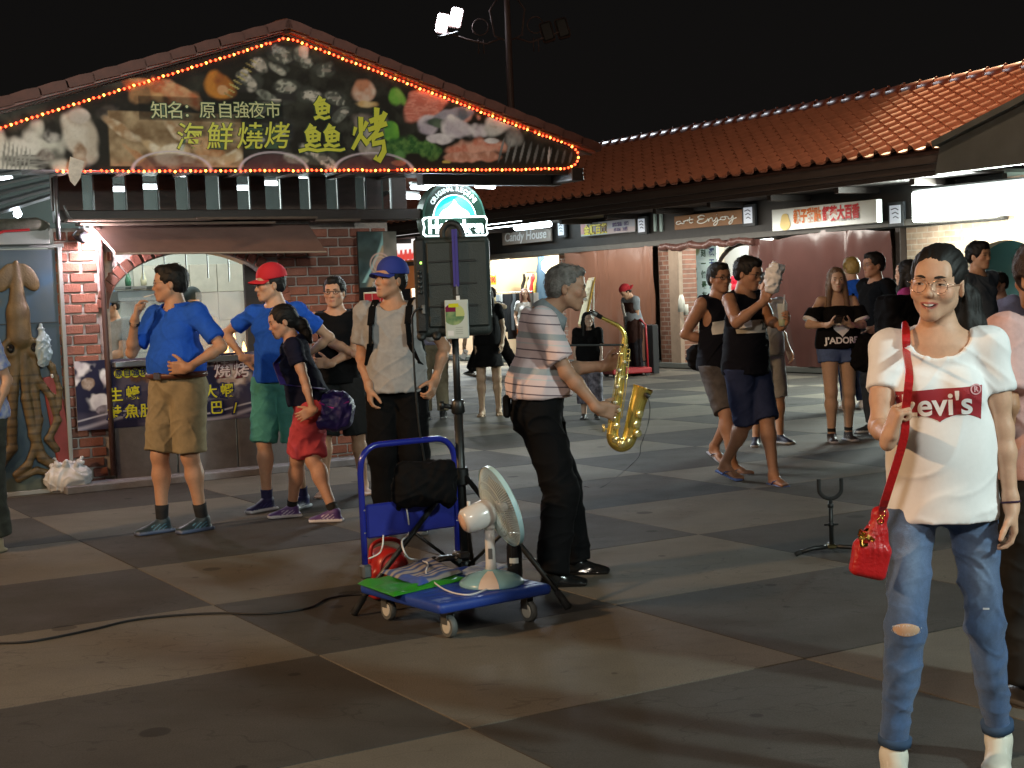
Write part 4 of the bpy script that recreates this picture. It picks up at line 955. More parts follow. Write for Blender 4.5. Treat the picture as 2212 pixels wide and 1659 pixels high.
# gable board
GB = [(-1.45, 2.60), (4.26, 2.60), (4.36, 2.68), (4.37, 2.76), (4.30, 2.83), (1.44, 3.73), (-1.45, 2.84)]
gp = lambda px, py: lc(px, py, -.9)
def gable_paint(X, Z):
    p = Paint(X, Z, (.018, .018, .015)); p.lay(np.clip(p.nz(3, 1)*.9+.1, 0, 1)*.7, (.075, .085, .07), (.02, .02, .018), sc=14, seed=4)
    K = X.max()-X.min()
    def b(px, py, rx, ry, c1, c2, rot_=0., **k):
        x, z = gp(px, py); x2, _ = gp(px+rx, py); _, z2 = gp(px, py+ry); p.blob(x, z, abs(x2-x), abs(z2-z), c1, c2, rot_, **k)
    g = (.50, .54, .50); gd = (.10, .11, .10); w = (.62, .65, .63); br = (.34, .12, .05); tan = (.52, .40, .26)
    # left: pale wave, grey swirls, big oyster
    b(40, 330, 90, 55, g, w, .1, seed=1, sc=4); b(40, 352, 60, 14, (.06, .06, .06), (.3, .32, .31), .0, seed=2, sc=9, st=(.5, 5), ridge=True, rough=.7)
    for i in range(7): b(8+i*9, 335+3*i, 3, 38, (.22, .24, .23), (.34, .36, .35), -.15, seed=3+i, rough=.2)
    b(105, 300, 35, 22, (.05, .05, .05), (.45, .47, .46), seed=11, rough=.9, sc=12); b(100, 335, 26, 24, (.45, .47, .45), (.12, .10, .09), seed=12, rough=.6, sc=16)
    b(172, 292, 44, 66, (.62, .64, .60), (.40, .38, .33), .1, seed=13, rough=.25, sc=7); b(172, 325, 22, 28, (.20, .13, .08), (.45, .40, .33), seed=14, rough=.8, sc=14); b(176, 250, 30, 18, (.60, .60, .58), (.42, .42, .40), seed=15)
    b(235, 245, 32, 22, (.02, .02, .02), (.10, .09, .08), seed=16)
    # grilled shells
    b(335, 190, 80, 30, br, (.50, .33, .16), -.2, seed=17, rough=.5, sc=12); b(390, 205, 62, 22, (.42, .15, .07), (.55, .38, .22), -.5, seed=18, sc=14); b(300, 205, 40, 24, (.10, .05, .03), (.3, .2, .1), seed=19)
    b(478, 185, 38, 34, (.45, .20, .04), (.25, .09, .03), seed=20, rough=.25, sc=9); b(478, 196, 14, 12, (.60, .40, .25), (.5, .3, .15), seed=21)
    # lower centre-left frame of shellfish
    x0, z0 = gp(238, 358); x1, z1 = gp(520, 248); p.rect(x0, x1, z0, z1, (.40, .33, .21), (.16, .11, .06), sc=9, seed=22)
    for i, (px, py, rx, ry, r_) in enumerate([(275, 290, 50, 13, -.6), (330, 320, 70, 16, -.6), (300, 340, 60, 12, -.7), (390, 290, 60, 14, -.7), (370, 335, 40, 20, .2), (450, 320, 40, 25, -.3), (420, 345, 60, 10, 0), (490, 345, 30, 14, .3)]): b(px, py, rx, ry, ((.55, .50, .38), (.60, .58, .47), (.30, .15, .07))[i % 3], ((.30, .20, .11), (.42, .33, .2), (.5, .35, .2))[i % 3], r_, seed=23+i, rough=.45, sc=14)
    # dark oyster bed at the top and centre
    for i, (px, py, rx, ry) in enumerate([(610, 118, 40, 22), (645, 115, 18, 22), (560, 140, 24, 22), (600, 150, 30, 14), (700, 150, 30, 16), (540, 180, 34, 24), (620, 190, 34, 20), (590, 215, 40, 14), (665, 205, 34, 20), (560, 235, 30, 18), (600, 280, 34, 36), (560, 300, 26, 22), (720, 210, 36, 18), (740, 240, 30, 16), (690, 340, 44, 18), (650, 345, 30, 14), (660, 130, 20, 20), (520, 160, 18, 10)]):
        b(px, py, rx, ry, (.03, .03, .03), (.06, .07, .06), seed=40+i, rough=.3); b(px, py, rx*.82, ry*.78, ((.40, .43, .38), (.30, .34, .30), (.50, .50, .46))[i % 3], (.08, .09, .08), RNG.uniform(-.6, .6), seed=60+i, rough=.6, sc=16, ridge=(i % 2 == 0)); b(px+4, py+2, rx*.35, ry*.3, (.5, .5, .45), (.2, .2, .18), seed=80+i, rough=.5)
    for i in range(9): b(492+i*7, 205-i*9, 13, 2.2, (.42, .40, .16), (.25, .22, .1), -.45, seed=99+i, rough=.15)
    b(655, 112, 12, 16, (.42, .25, .2), (.6, .55, .5), seed=110)
    # right side: scallop, leaves, sashimi, squid
    b(785, 200, 26, 26, (.60, .55, .48), (.42, .20, .12), seed=111, rough=.3); b(790, 225, 30, 12, (.50, .33, .14), (.6, .5, .3), seed=112)
    b(790, 270, 50, 30, (.06, .05, .05), (.2, .18, .16), seed=113); b(800, 310, 26, 30, (.55, .55, .53), (.25, .24, .22), seed=114, rough=.6)
    b(858, 210, 20, 26, (.12, .34, .05), (.25, .45, .10), seed=115, rough=.6); b(845, 285, 20, 30, (.20, .48, .06), (.10, .30, .05), seed=116, rough=.5); b(890, 320, 46, 26, (.03, .10, .03), (.10, .22, .06), seed=117, rough=.7, sc=30); b(860, 335, 20, 20, (.04, .14, .04), (.1, .25, .08), seed=118)
    b(925, 220, 60, 34, (.62, .26, .20), (.48, .15, .11), .5, seed=119, rough=.4, sc=10, st=(1, 3), ridge=True); b(985, 250, 40, 22, (.45, .16, .13), (.6, .3, .25), seed=120, rough=.6, sc=9)
    b(925, 270, 34, 30, (.60, .57, .62), (.35, .32, .40), seed=121, rough=.6); b(975, 250, 50, 18, (.12, .14, .17), (.3, .3, .36), .3, seed=122, rough=.6); b(950, 265, 34, 12, (.05, .07, .06), (.1, .14, .1), seed=123)
    b(1005, 282, 48, 28, (.66, .66, .68), (.45, .42, .48), seed=124, rough=.6, sc=9); b(945, 300, 30, 14, (.50, .48, .54), (.7, .7, .72), seed=125, rough=.7)
    b(1035, 320, 70, 26, (.50, .18, .12), (.62, .34, .26), .1, seed=126, rough=.4, sc=16); b(1010, 340, 55, 12, (.55, .33, .26), (.4, .2, .14), seed=127, sc=24); b(1060, 305, 22, 8, (.65, .65, .66), (.4, .4, .42), seed=128, rough=.7); b(965, 350, 12, 5, (.5, .42, .1), (.3, .3, .1), seed=129)
    b(1095, 255, 60, 34, (.58, .60, .58), (.46, .48, .47), .5, seed=130, rough=.25, sc=5); b(1070, 275, 24, 9, (.07, .07, .06), (.30, .30, .2), seed=131, rough=.9); b(1110, 290, 30, 26, (.30, .32, .31), (.10, .10, .10), seed=132, rough=.5)
    for i in range(11): b(1082+i*15, 325+i*1.5, 3.2, 34-i*1.9, (.20, .21, .21), (.10, .11, .11), -.32, seed=133+i, rough=.12)
    b(1185, 335, 2.5, 22, (.5, .5, .5), (.4, .4, .4), -.15, seed=150, rough=.1); b(860, 352, 16, 6, (.5, .15, .08), (.4, .3, .2), seed=151)
    for i, (px, w_) in enumerate(((372, 90), (592, 78), (808, 90))):
        x, z = gp(px, 370); x2, _ = gp(px+w_, 370); d = np.sqrt(((X-x)/abs(x2-x))**2+((Z-z)/.17)**2); p.lay((1-sstep(.0, .07, np.abs(d-.93)))*(Z > z-.02), (.50, .47, .55)); p.lay((1-sstep(.80, .86, d))*.6, (.10, .05, .06))
    x0, z0 = gp(300, 258); x1, z1 = gp(610, 218); p.rect(x0, x1, z0, z1, (.012, .012, .01), a=.62)
    p.c *= 1-.12*np.clip(p.nz(60, 77), 0, 1)[..., None]
    return p.c
def in_gable(x, z): return (z > 2.60) & (z < np.minimum(3.73-(x-1.44)*.3147, 3.73+(x-1.44)*.308)) & (x < 4.34-np.clip(2.66-z, 0, 1)*1.3)
gbn = painted('gable_board', -1.45, 4.36, 2.60, 3.74, 105, gable_paint, PRINT, stall, y=-.905, mask=in_gable)
MB().prism(GB, -.90, -.86).build('board_backing', WOODD, stall)
GRN = mat('print_lime', (.52, .56, .045), rough=.5); GRD = mat('print_green_dark', (.02, .06, .015), rough=.5); PALE = mat('print_pale_green', (.50, .55, .28), rough=.5)
for i, t in enumerate('知名：原自強夜市'):
    px = (343, 378, 411, 447, 485, 520, 553, 588)[i] if i != 2 else 412
    x, z = gp(px, 241-(i-3)*.2); ch(t, x, z, .145, PALE, stall, y=-.912, bold=.0, outline=GRD, ow=.006)
for t, px, py in (('海', 407, 300), ('鮮', 472, 299), ('燒', 537, 298), ('烤', 595, 297)):
    x, z = gp(px, py); ch(t, x, z, .235, GRN, stall, y=-.912, bold=.0012, outline=GRD, ow=.004, shear=.12)
def strokes(px, py, w_, h_, segs, m_=GRN):     # brush strokes: polyline, start and end width
    for mi_, dw, yy in ((GRD, .016, -.909), (m_, 0, -.9145)):
        mb = MB()
        for pts, r0, r1 in segs:
            P_ = [gp(px+a*w_, py+b*h_) for a, b in pts]; n = len(P_); vs = []; fs = []
            for i, (x, z) in enumerate(P_):
                a = P_[max(i-1, 0)]; b = P_[min(i+1, n-1)]; tx, tz = b[0]-a[0], b[1]-a[1]; l = math.hypot(tx, tz)+1e-9; r_ = (r0+(r1-r0)*i/(n-1))*.022+dw*.5; nx_, nz_ = -tz/l*r_, tx/l*r_
                vs += [(x+nx_, yy, z+nz_), (x-nx_, yy, z-nz_)]
            for i in range(n-1): fs.append((2*i, 2*i+1, 2*i+3, 2*i+2))
            yy -= .0005; mb.add(vs, fs)
        mb.build('lettering', mi_, stall)
FISH = [([(-.1, -.5), (-.28, -.3), (-.5, -.14)], .8, .4), ([(-.2, -.33), (.16, -.36), (.0, -.2)], .7, .5), ([(-.36, -.16), (-.30, .1), (-.3, .22)], .8, .6), ([(-.36, -.14), (.1, -.22), (.36, -.12), (.3, .18)], .7, .8), ([(-.3, .02), (.3, -.03)], .5, .5), ([(-.02, -.18), (-.04, .2)], .5, .5), ([(-.32, .22), (.26, .16)], .6, .6), ([(-.5, .42), (-.2, .33), (.1, .42), (.45, .34)], .7, .5)]
for px, py in ((695, 235), (675, 295), (716, 295)): strokes(px, py, 36, 52, FISH)
strokes(694, 325, 100, 10, [([(-.5, .2), (-.3, -.3), (-.1, .1), (.1, -.2), (.4, .0), (.5, -.3)], .7, .5)])
strokes(795, 285, 78, 100, [([(-.36, -.10), (-.42, .08)], .8, .4), ([(-.05, -.22), (-.16, -.02)], .9, .5), ([(-.22, -.32), (-.22, .05), (-.45, .38)], 1.1, .7), ([(-.2, .1), (-.02, .28)], .8, 1.1), ([(.02, -.22), (.42, -.34)], 1.0, .9), ([(.22, -.52), (.2, -.12)], 1.2, .9), ([(-.02, -.04), (.5, -.18)], .9, 1.0), ([(.46, -.42), (.2, .02), (-.06, .22)], 1.1, .6), ([(.12, .12), (.40, .04)], .9, .8), ([(.14, .12), (.12, .26), (.4, .22), (.42, .42), (.28, .62), (.16, .54)], 1.2, 1.2)])
# eaves: bargeboards, verge tiles, roof planes
ROOFT = mat('roof_tile_clay', (.32, .085, .045), rough=.42, noise=.35, nscale=7, bump=.2, bscale=40)
ZA, SL_, SR_ = 3.80, .308, .3147
def rz_(x): return ZA-(x-1.44)*SR_ if x > 1.44 else ZA+(x-1.44)*SL_
for xa, xb in ((-2.2, 1.44), (1.44, 4.5)):
    mb = MB(); za, zb = rz_(xa), rz_(xb); mb.add([(xa, -.98, za), (xb, -.98, zb), (xb, 5.5, zb), (xa, 5.5, za), (xa, -.98, za-.04), (xb, -.98, zb-.04), (xb, 5.5, zb-.04), (xa, 5.5, za-.04)], [(0, 1, 2, 3), (4, 7, 6, 5), (0, 4, 5, 1), (2, 6, 7, 3), (0, 3, 7, 4), (1, 5, 6, 2)]); mb.build('roof', ROOFT, stall)
    mb = MB(); mb.add([(xa, -.92, za-.055), (xb, -.92, zb-.055), (xb, -.92, zb-.01), (xa, -.92, za-.01), (xa, -.88, za-.055), (xb, -.88, zb-.055), (xb, -.88, zb-.01), (xa, -.88, za-.01)], [(0, 1, 2, 3), (4, 7, 6, 5), (0, 4, 5, 1), (2, 6, 7, 3), (0, 3, 7, 4), (1, 5, 6, 2)]); mb.build('bargeboard', WOODB, stall)
vt = None
for sd in (-1, 1):
    n = 15
    for k in range(n):
        x = 1.44+sd*(.09+k*.207); z = rz_(x); a = math.atan(SR_ if sd > 0 else -SL_)
        if vt is None:
            mb = MB(); pr = [(-.115, -.045), (-.115, .012), (-.10, .030), (.0, .034), (.115, .022), (.115, -.045)]; mb.prism(pr, -.07, .2); vt = mb.build('verge_tile', mat('verge_clay', (.11, .038, .026), rough=.6, noise=.4, nscale=9), stall)
            o = vt
        else: o = vt.copy(); COL.objects.link(o); o.parent = stall
        o.location = (x, -.96, z+.022); o.rotation_euler = (0, a-.05*sd, 0); o.scale = (sd*1.0, 1, 1)
mb = MB(); mb.lathe([(.06, -.14), (.075, 0), (.07, 3)], 12, M=Matrix.Rotation(R(-90), 4, 'X'), c=(1.44, -.85, 3.80)); mb.build('ridge_tile', mat('verge_clay'), stall, True)
# light string round the board
ls = empty('light_string', tuple(P0), AL, 'string of red and amber bulbs outlining the gable board', 'string lights')
path = [gp(0, 277), gp(612, 84), gp(640, 90), gp(1170, 294), gp(1225, 312), gp(1245, 328), gp(1246, 345), gp(1238, 358), gp(1222, 364), gp(1130, 367), gp(700, 369), gp(120, 371)]
path = [Vector((x, -.925, z)) for x, z in path]
p0_ = gp(-60, 296); path = [Vector((p0_[0], -.925, p0_[1]))]+path
mb = MB(); mb.tube(path, .006, 5); mb.build('cable', mat('string_cable', (.35, .02, .01), rough=.6, emit=(1, .05, .01), estr=.35), ls)
BU = [mat('bulb_red', (.9, .1, .05), emit=(1., .075, .02), estr=7.), mat('bulb_amber', (.9, .5, .1), emit=(1., .40, .06), estr=9.)]
bm_ = [None, None]; acc = 0.; cnt = 0; step = .0425
for a, b in zip(path[:-1], path[1:]):
    L = (b-a).length; t = step-acc
    while t <= L:
        p = a+(b-a)*(t/L); k = 0 if (cnt % 3) else 1; cnt += 1; t += step
        if cnt % 61 == 0 or cnt > 296: continue
        p = p+Vector((RNG.normal(0, .0015), 0, RNG.normal(0, .002)))
        if bm_[k] is None: mb = MB(); mb.lathe([(.002, -.010), (.010, -.004), (.0118, .002), (.007, .010), (.0, .0118)], 8); bm_[k] = mb.build('bulb', BU[k], ls); bm_[k].location = p
        else: o = bm_[k].copy(); COL.objects.link(o); o.parent = ls; o.location = p
    acc = L-(t-step)
mb = MB(); 
# torn flap of board hanging at the left
vs = [gp(x, y) for x, y in ((148, 340), (178, 350), (170, 385), (158, 403), (148, 392), (143, 372))]
mb = MB(); mb.prism(vs, -.955, -.945); mb.build('torn_flap', mat('torn_print', (.6, .56, .5), rough=.6, noise=.3, nscale=30), stall)
# downpipe, conduits
mb = MB(); mb.tube([(.055, -.06, .1), (.055, -.06, 1.2), (.05, -.06, 2.0), (.045, -.06, 2.2)], .024, 10); mb.build('downpipe', mat('pipe_brown', (.07, .035, .03), rough=.5), stall, True)
x, z = lc(120, 400, -.15); mb = MB(); mb.tube([(x, -.15, 2.62), (x, -.15, 2.1)], .02, 8); mb.tube([(x+.06, -.15, 2.38), (x+.10, -.14, 2.28), (x+.2, -.12, 2.22)], .009, 6); mb.build('conduit', METALG, stall, True)
mb = MB(); xx = lc(790, 460, -.05)[0]; mb.tube([(xx, -.06, 2.6), (xx, -.06, 2.24)], .008, 6); mb.build('conduit', METALG, stall, True)
# lamp under the left end of the canopy
fx = empty('spotlight', tuple(P0+xL*-.10+yL*-.14+np.array([0, 0, 2.17])), AL, 'dark angled spotlight washing the left brick pillar', 'spotlight')
mb = MB(); mb.lathe([(.03, 0), (.05, -.02), (.062, -.09), (.058, -.09), (.045, -.03), (.0, -.02)], 14, M=Matrix.Rotation(R(38), 4, 'Y')); mb.build('shade', mat('lamp_black', (.01, .01, .012), rough=.4), fx, True)
mb = MB(); mb.lathe([(0, -.03), (.03, -.035), (.035, -.06), (0, -.075)], 12, M=Matrix.Rotation(R(38), 4, 'Y')); mb.build('lamp_bulb', mat('bulb_white', (1, 1, 1), emit=(1, .86, .9), estr=40), fx, True)
mb = MB(); mb.box((0, .06, .03), (.02, .14, .02)); mb.build('bracket', METALG, fx)
wp = P0+xL*-.10+yL*-.20+np.array([0, 0, 2.10]); lamp('POINT', 'pillar_wash', tuple(wp), 60., (1, .84, .92), .03)
# ------ squid mural cupboard at the far left
sq = empty('squid_panel', tuple(P0+xL*-.62), AL, 'tall painted panel with a carved orange squid beside the brick pillar', 'mural panel')
def sea(X, Z):
    p = Paint(X, Z, (.03, .05, .07)); p.lay(np.clip(p.nz(4, 2)+.4, 0, 1), (.025, .065, .12), (.05, .065, .07), sc=10, seed=3); p.blob(.05, .3, .35, .3, (.01, .03, .06), (.03, .06, .08), rough=.5); p.blob(0, .05, .6, .16, (.04, .05, .04), (.09, .10, .07), sc=14, seed=5); return p.c
painted('mural', -.34, .30, .04, 2.02, 50, sea, mat('mural_paint', (.5, .5, .5), rough=.5, attr='col'), sq, y=-.004)
MB().box((-.02, .10, 1.02), (.66, .2, 2.02)).build('cabinet', mat('cabinet_grey', (.10, .11, .11), rough=.6), sq)
for a, b, c, d in ((.315, .35, 0.02, 2.06), (-.38, -.345, 0.02, 2.06)): MB().bbox(((a+b)/2, -.01, (c+d)/2), (b-a, .06, d-c), .004).build('frame', mat('frame_grey', (.25, .26, .25), rough=.5), sq)
for z in (2.055, .02): MB().bbox((-.01, -.01, z), (.76, .06, .035), .004).build('frame', mat('frame_grey'), sq)
for z in (.84, 1.42): MB().box((-.02, -.012, z), (.62, .01, .008)).build('joint', BLKP, sq)
F = SDF((-.42, -.16, .02), (.38, .06, 2.05), .007)
bx = -.02+.0
F.cap((bx-.01, -.03, 1.50), (bx, -.02, 1.92), .085, .02, .03); F.ell((bx-.09, -.02, 1.80), (.07, .025, .13), .02, Rm=rot('Y', 32)); F.ell((bx+.09, -.02, 1.80), (.07, .025, .13), .02, Rm=rot('Y', -32))
F.cap((bx-.01, -.03, 1.30), (bx-.01, -.03, 1.52), .10, .09, .03); F.ell((bx-.09, -.05, 1.22), (.075, .04, .085), .02); F.ell((bx+.10, -.05, 1.22), (.07, .04, .08), .02); F.ell((bx-.09, -.09, 1.22), (.04, .03, .05), .008, 's'); F.ell((bx+.10, -.09, 1.22), (.038, .03, .048), .008, 's')
for pts, r in (([(-.06, 1.2), (-.10, .9), (-.13, .6), (-.14, .4), (-.24, .28), (-.30, .36)], .045), ([(.0, 1.2), (.0, .8), (.04, .5), (.10, .3), (.20, .22)], .045), ([(.07, 1.2), (.10, .95), (.20, .80), (.24, .60), (.16, .45), (.22, .36)], .035), ([(-.1, 1.15), (-.2, .9), (-.24, .7), (-.22, .5)], .03), ([(.03, 1.1), (.07, .85), (.09, .62), (.05, .4), (-.02, .25), (-.12, .18)], .035), ([(.12, 1.2), (.22, 1.05), (.27, .86), (.26, .7)], .028), ([(-.1, .14), (.05, .2), (.22, .14), (.3, .2)], .03)):
    for a, b in zip(pts[:-1], pts[1:]): F.cap((a[0], -.025, a[1]), (b[0], -.025, b[1]), r, r*.85, .02)
V, Q = F.mesh(); nn = fbm(V*14, 3, 5)*.5+.5; c_ = np.array([.075, .048, .018])*nn[:, None]+np.array([.125, .08, .028])*(1-nn[:, None]); suck = (np.sin(V[:, 2]*90) > .5) & (V[:, 2] < 1.0); c_[suck] *= .55
V[:, 1] = V[:, 1]*.7-.004; mesh_obj('squid', V, Q, mat('squid_paint', (.5, .5, .5), rough=.55, attr='col', bump=.3, bscale=60), sq, c_)
for x in (-.11, .08): mb = MB(); mb.lathe([(0, -.02), (.025, -.015), (.03, 0), (.025, .015), (0, .02)], 14, M=Matrix.Rotation(R(90), 4, 'X')@Matrix.Diagonal((1, 1.3, .6, 1)), c=(x, -.056, 1.22)); mb.build('squid_eye', mat('eye_gloss', (.01, .01, .01), rough=.15), sq, True)
# signs above the squid cupboard
x, z = lc(35, 510, -.1); sg_ = MB().bbox((x, -.1, z), (.52, .04, .15), .004, M=Matrix.Rotation(R(-12), 4, 'X')).build('hatch_sign', mat('hatch_panel', (.30, .32, .31), rough=.5, noise=.3, nscale=5), None, loc=tuple(P0), rot=(0, 0, AL)); tag(sg_, 'tilted pale panel with a red swoosh above the squid cupboard', 'sign')
mb = MB(); mb.tube([(x-.26, -.125, z-.02), (x-.1, -.13, z+.04), (x+.1, -.135, z+.05)], .012, 6); mb.build('swoosh', REDP, sg_)
x, z = lc(20, 490, -.1); mb = MB(); mb.tube([(x-.6, -.1, z), (x, -.1, z+.01), (x+.22, -.1, z+.02), (x+.3, -.05, z-.01)], .055, 12); rl = mb.build('rolled_mat', mat('rolled_mat', (.10, .10, .075), rough=.9, noise=.5, nscale=20, bump=.5), None, True, loc=tuple(P0), rot=(0, 0, AL)); tag(rl, 'rolled brown mat resting above the squid cupboard', 'rolled mat')
# ceiling steelwork seen at the far left, round bulb
for k in range(6):
    a = lc(-40, 470-k*22, .4+.35*k); b = lc(120, 420-k*16, .4+.35*k); MB().tube([(a[0], .4+.35*k, a[1]), (b[0], .4+.35*k, b[1])], .022, 4).build('truss', METALG, stall)
x, z = lc(38, 462, .4); mb = MB(); mb.lathe([(0, -.035), (.03, -.02), (.036, .005), (.02, .035), (.016, .06), (0, .06)], 14, c=(x, .4, z)); bl = mb.build('bulb_lamp', mat('bulb_cold', (1, 1, 1), emit=(.8, .9, 1), estr=25), None, True, loc=tuple(P0), rot=(0, 0, AL)); tag(bl, 'bare round bulb glowing above the squid cupboard', 'lamp')
# ================================================================== row of tiled shops (right)
row = empty('shop_row', tuple(PR), AR, 'long low row of brick shops under an orange barrel tiled roof', 'building')
EZ, RZ_, EY, RY = 3.33, 4.68, -1.2, 2.0
slope = math.atan2(RZ_-EZ, RY-EY)
MB().add([(-22, EY+.02, EZ-.06), (5.2, EY+.02, EZ-.06), (5.2, RY, RZ_-.06), (-22, RY, RZ_-.06), (-22, EY+.02, EZ-.10), (5.2, EY+.02, EZ-.10), (5.2, RY, RZ_-.10), (-22, RY, RZ_-.10)], [(0, 1, 2, 3), (7, 6, 5, 4), (0, 4, 5, 1), (1, 5, 6, 2), (2, 6, 7, 3), (3, 7, 4, 0)]).build('roof', mat('roof_under', (.05, .02, .015), rough=.8), row)
roof = [o for o in row.children][0]
GT = mat('glazed_tile', (.37, .145, .09), rough=.36, noise=.3, nscale=5, bump=.12, bscale=30, spec=.6)
TW, TL = .333, .262
def tile_verts():
    prof = [(-.165, .012), (-.11, .002), (-.03, .002), (.02, .02), (.045, .072), (.085, .100), (.125, .072), (.15, .018), (.168, .012)]
    vs = []; fs = []; n = len(prof)
    for (yy, dz) in ((-.02, .030), (TL, .0)):
        for x, z in prof: vs.append((x, yy, z+dz))
    for x, z in prof: vs.append((x, -.02, z+.008))
    for i in range(n-1): fs += [(i, i+1, n+i+1, n+i), (2*n+i, 2*n+i+1, i+1, i)]
    return vs, fs
tv, tf = tile_verts(); ncol = int(25.0/TW); nrow = 13; lst = []
for i in range(ncol):
    x = 5.05-TW*i
    for j in range(nrow):
        y = EY+.0+j*TL*math.cos(slope); z = EZ-.045+j*TL*math.sin(slope); lst.append((i, j, x, y, z))
tile0 = None; rest = MB(); n_ = 0
for i, j, x, y, z in lst:
    if n_ < 296:
        if tile0 is None: tile0 = MB().add(tv, tf).build('roof_tile', GT, roof, True, auto=35); o = tile0
        else: o = tile0.copy(); COL.objects.link(o); o.parent = roof
        o.location = (x+random.uniform(-.004, .004), y, z+random.uniform(-.003, .003)); o.rotation_euler = (slope+random.uniform(-.012, .012), 0, random.uniform(-.01, .01)); n_ += 1
    else:
        M_ = Matrix.Translation((x+random.uniform(-.004, .004), y, z+random.uniform(-.003, .003)))@Matrix.Rotation(slope+random.uniform(-.012, .012), 4, 'X')
        rest.add([tuple(M_@Vector(v)) for v in tv], tf)
ro = rest.build('far_roof_tiles', GT, roof, True, auto=35); ro['kind'] = 'stuff'
cap0 = None
for i in range(68):
    x = 5.1-i*.36
    if cap0 is None:
        mb = MB(); mb.lathe([(.115, 0), (.12, .02), (.10, .38)], 10, M=Matrix.Rotation(R(-90), 4, 'Y')); mb.lathe([(.02, .10), (.028, .115), (.02, .135), (0, .14)], 8); cap0 = mb.build('ridge_tile', mat('ridge_tile', (.22, .07, .05), rough=.4, noise=.3, spec=.35), roof, True); o = cap0
    else: o = cap0.copy(); COL.objects.link(o); o.parent = roof
    o.location = (x, RY, RZ_+.03)
FAS = mat('fascia_brown', (.062, .045, .040), rough=.6, noise=.35, nscale=4, stretch=(.4, 8, 8), bump=.2, bscale=30)
for k, (z0, z1, y) in enumerate(((3.10, 3.26, -1.14), (3.00, 3.10, -1.10), (2.93, 3.0, -1.05))):
    MB().bbox((-9.9, y, (z0+z1)/2), (24, .06, z1-z0-.006), .004).build('fascia_board', FAS, row)
MB().prism([(2.0, 2.93), (2.10, 3.30), (3.42, 3.66), (5.6, 4.30), (5.6, 2.93)], -1.34, -1.22).build('side_gable', mat('gable_grey', (.075, .078, .075), rough=.7, noise=.3, nscale=2), row)
MB().prism([(2.04, 3.30), (3.42, 3.68), (5.6, 4.33), (5.6, 4.42), (3.40, 3.76), (2.02, 3.38)], -1.42, -1.16).build('verge', mat('gable_grey'), row)
MB().bbox((-9.9, -.55, 2.965), (24, 1.0, .03), .004).build('soffit', mat('soffit_brown', (.035, .028, .025), rough=.7), row)
for x in np.arange(-20.5, 2.3, 1.55): MB().bbox((x, -.5, 2.90), (.10, .9, .10), .006).build('rafter', WOODD, row)
MB().bbox((-9.9, -.04, 2.62), (24, .10, .66), .006).build('header', mat('header_dark', (.030, .028, .026), rough=.6, noise=.3, nscale=5), row)
MB().bbox((-9.9, -.14, 2.36), (24, .14, .10), .006).build('lintel', mat('lintel_grey', (.10, .095, .085), rough=.6, noise=.25, nscale=5), row)
MB().bbox((-9.9, .05, .06), (24, .5, .10), .01).build('plinth', mat('plinth', (.12, .13, .12), rough=.8), row)
# real bricks are only a few pixels here, so the wall carries them in its material
def brickmat(name, c1, c2, mo, sc=1.):
    m = bpy.data.materials.new(name); m.use_nodes = True; N = m.node_tree.nodes; L = m.node_tree.links; b = N['Principled BSDF']; b.inputs['Roughness'].default_value = .85
    tc = N.new('ShaderNodeTexCoord'); mp_ = N.new('ShaderNodeMapping'); mp_.inputs['Rotation'].default_value = (R(90), 0, 0); L.new(tc.outputs['Object'], mp_.inputs[0])
    bt = N.new('ShaderNodeTexBrick'); bt.inputs['Scale'].default_value = 1.; bt.inputs['Brick Width'].default_value = .22*sc; bt.inputs['Row Height'].default_value = .088*sc; bt.inputs['Mortar Size'].default_value = .010; bt.inputs['Color1'].default_value = (*c1, 1); bt.inputs['Color2'].default_value = (*c2, 1); bt.inputs['Mortar'].default_value = (*mo, 1)
    L.new(mp_.outputs[0], bt.inputs['Vector']); nz = N.new('ShaderNodeTexNoise'); nz.inputs['Scale'].default_value = 9; L.new(tc.outputs['Object'], nz.inputs['Vector'])
    mx = N.new('ShaderNodeMix'); mx.data_type = 'RGBA'; mx.blend_type = 'MULTIPLY'; mx.inputs['Factor'].default_value = .6; L.new(bt.outputs['Color'], mx.inputs['A']); L.new(nz.outputs[0], mx.inputs['B']); L.new(mx.outputs['Result'], b.inputs['Base Color'])
    bp = N.new('ShaderNodeBump'); bp.inputs['Strength'].default_value = .6; bp.inputs['Distance'].default_value = .01; bp.invert = True; L.new(bt.outputs['Fac'], bp.inputs['Height']); L.new(bp.outputs[0], b.inputs['Normal'])
    return m
RB = brickmat('row_brick', (.36, .17, .11), (.26, .12, .08), (.42, .34, .28)); RB2 = brickmat('pale_brick', (.50, .38, .27), (.44, .30, .21), (.55, .46, .36))
MB().bbox((-5.72, .08, 1.16), (.74, .34, 2.3), .01).build('pillar', RB, row); MB().bbox((-5.50, -.13, 1.12), (.30, .10, 2.2), .006).build('pillar_facing', mat('pillar_facing', (.36, .27, .20), rough=.8, noise=.2), row)
MB().bbox((-9.35, .10, 1.16), (.45, .34, 2.3), .01).build('pillar', RB, row)
MB().bbox((.06, .02, 1.16), (.10, .22, 2.32), .006).build('post', WOODD, row)
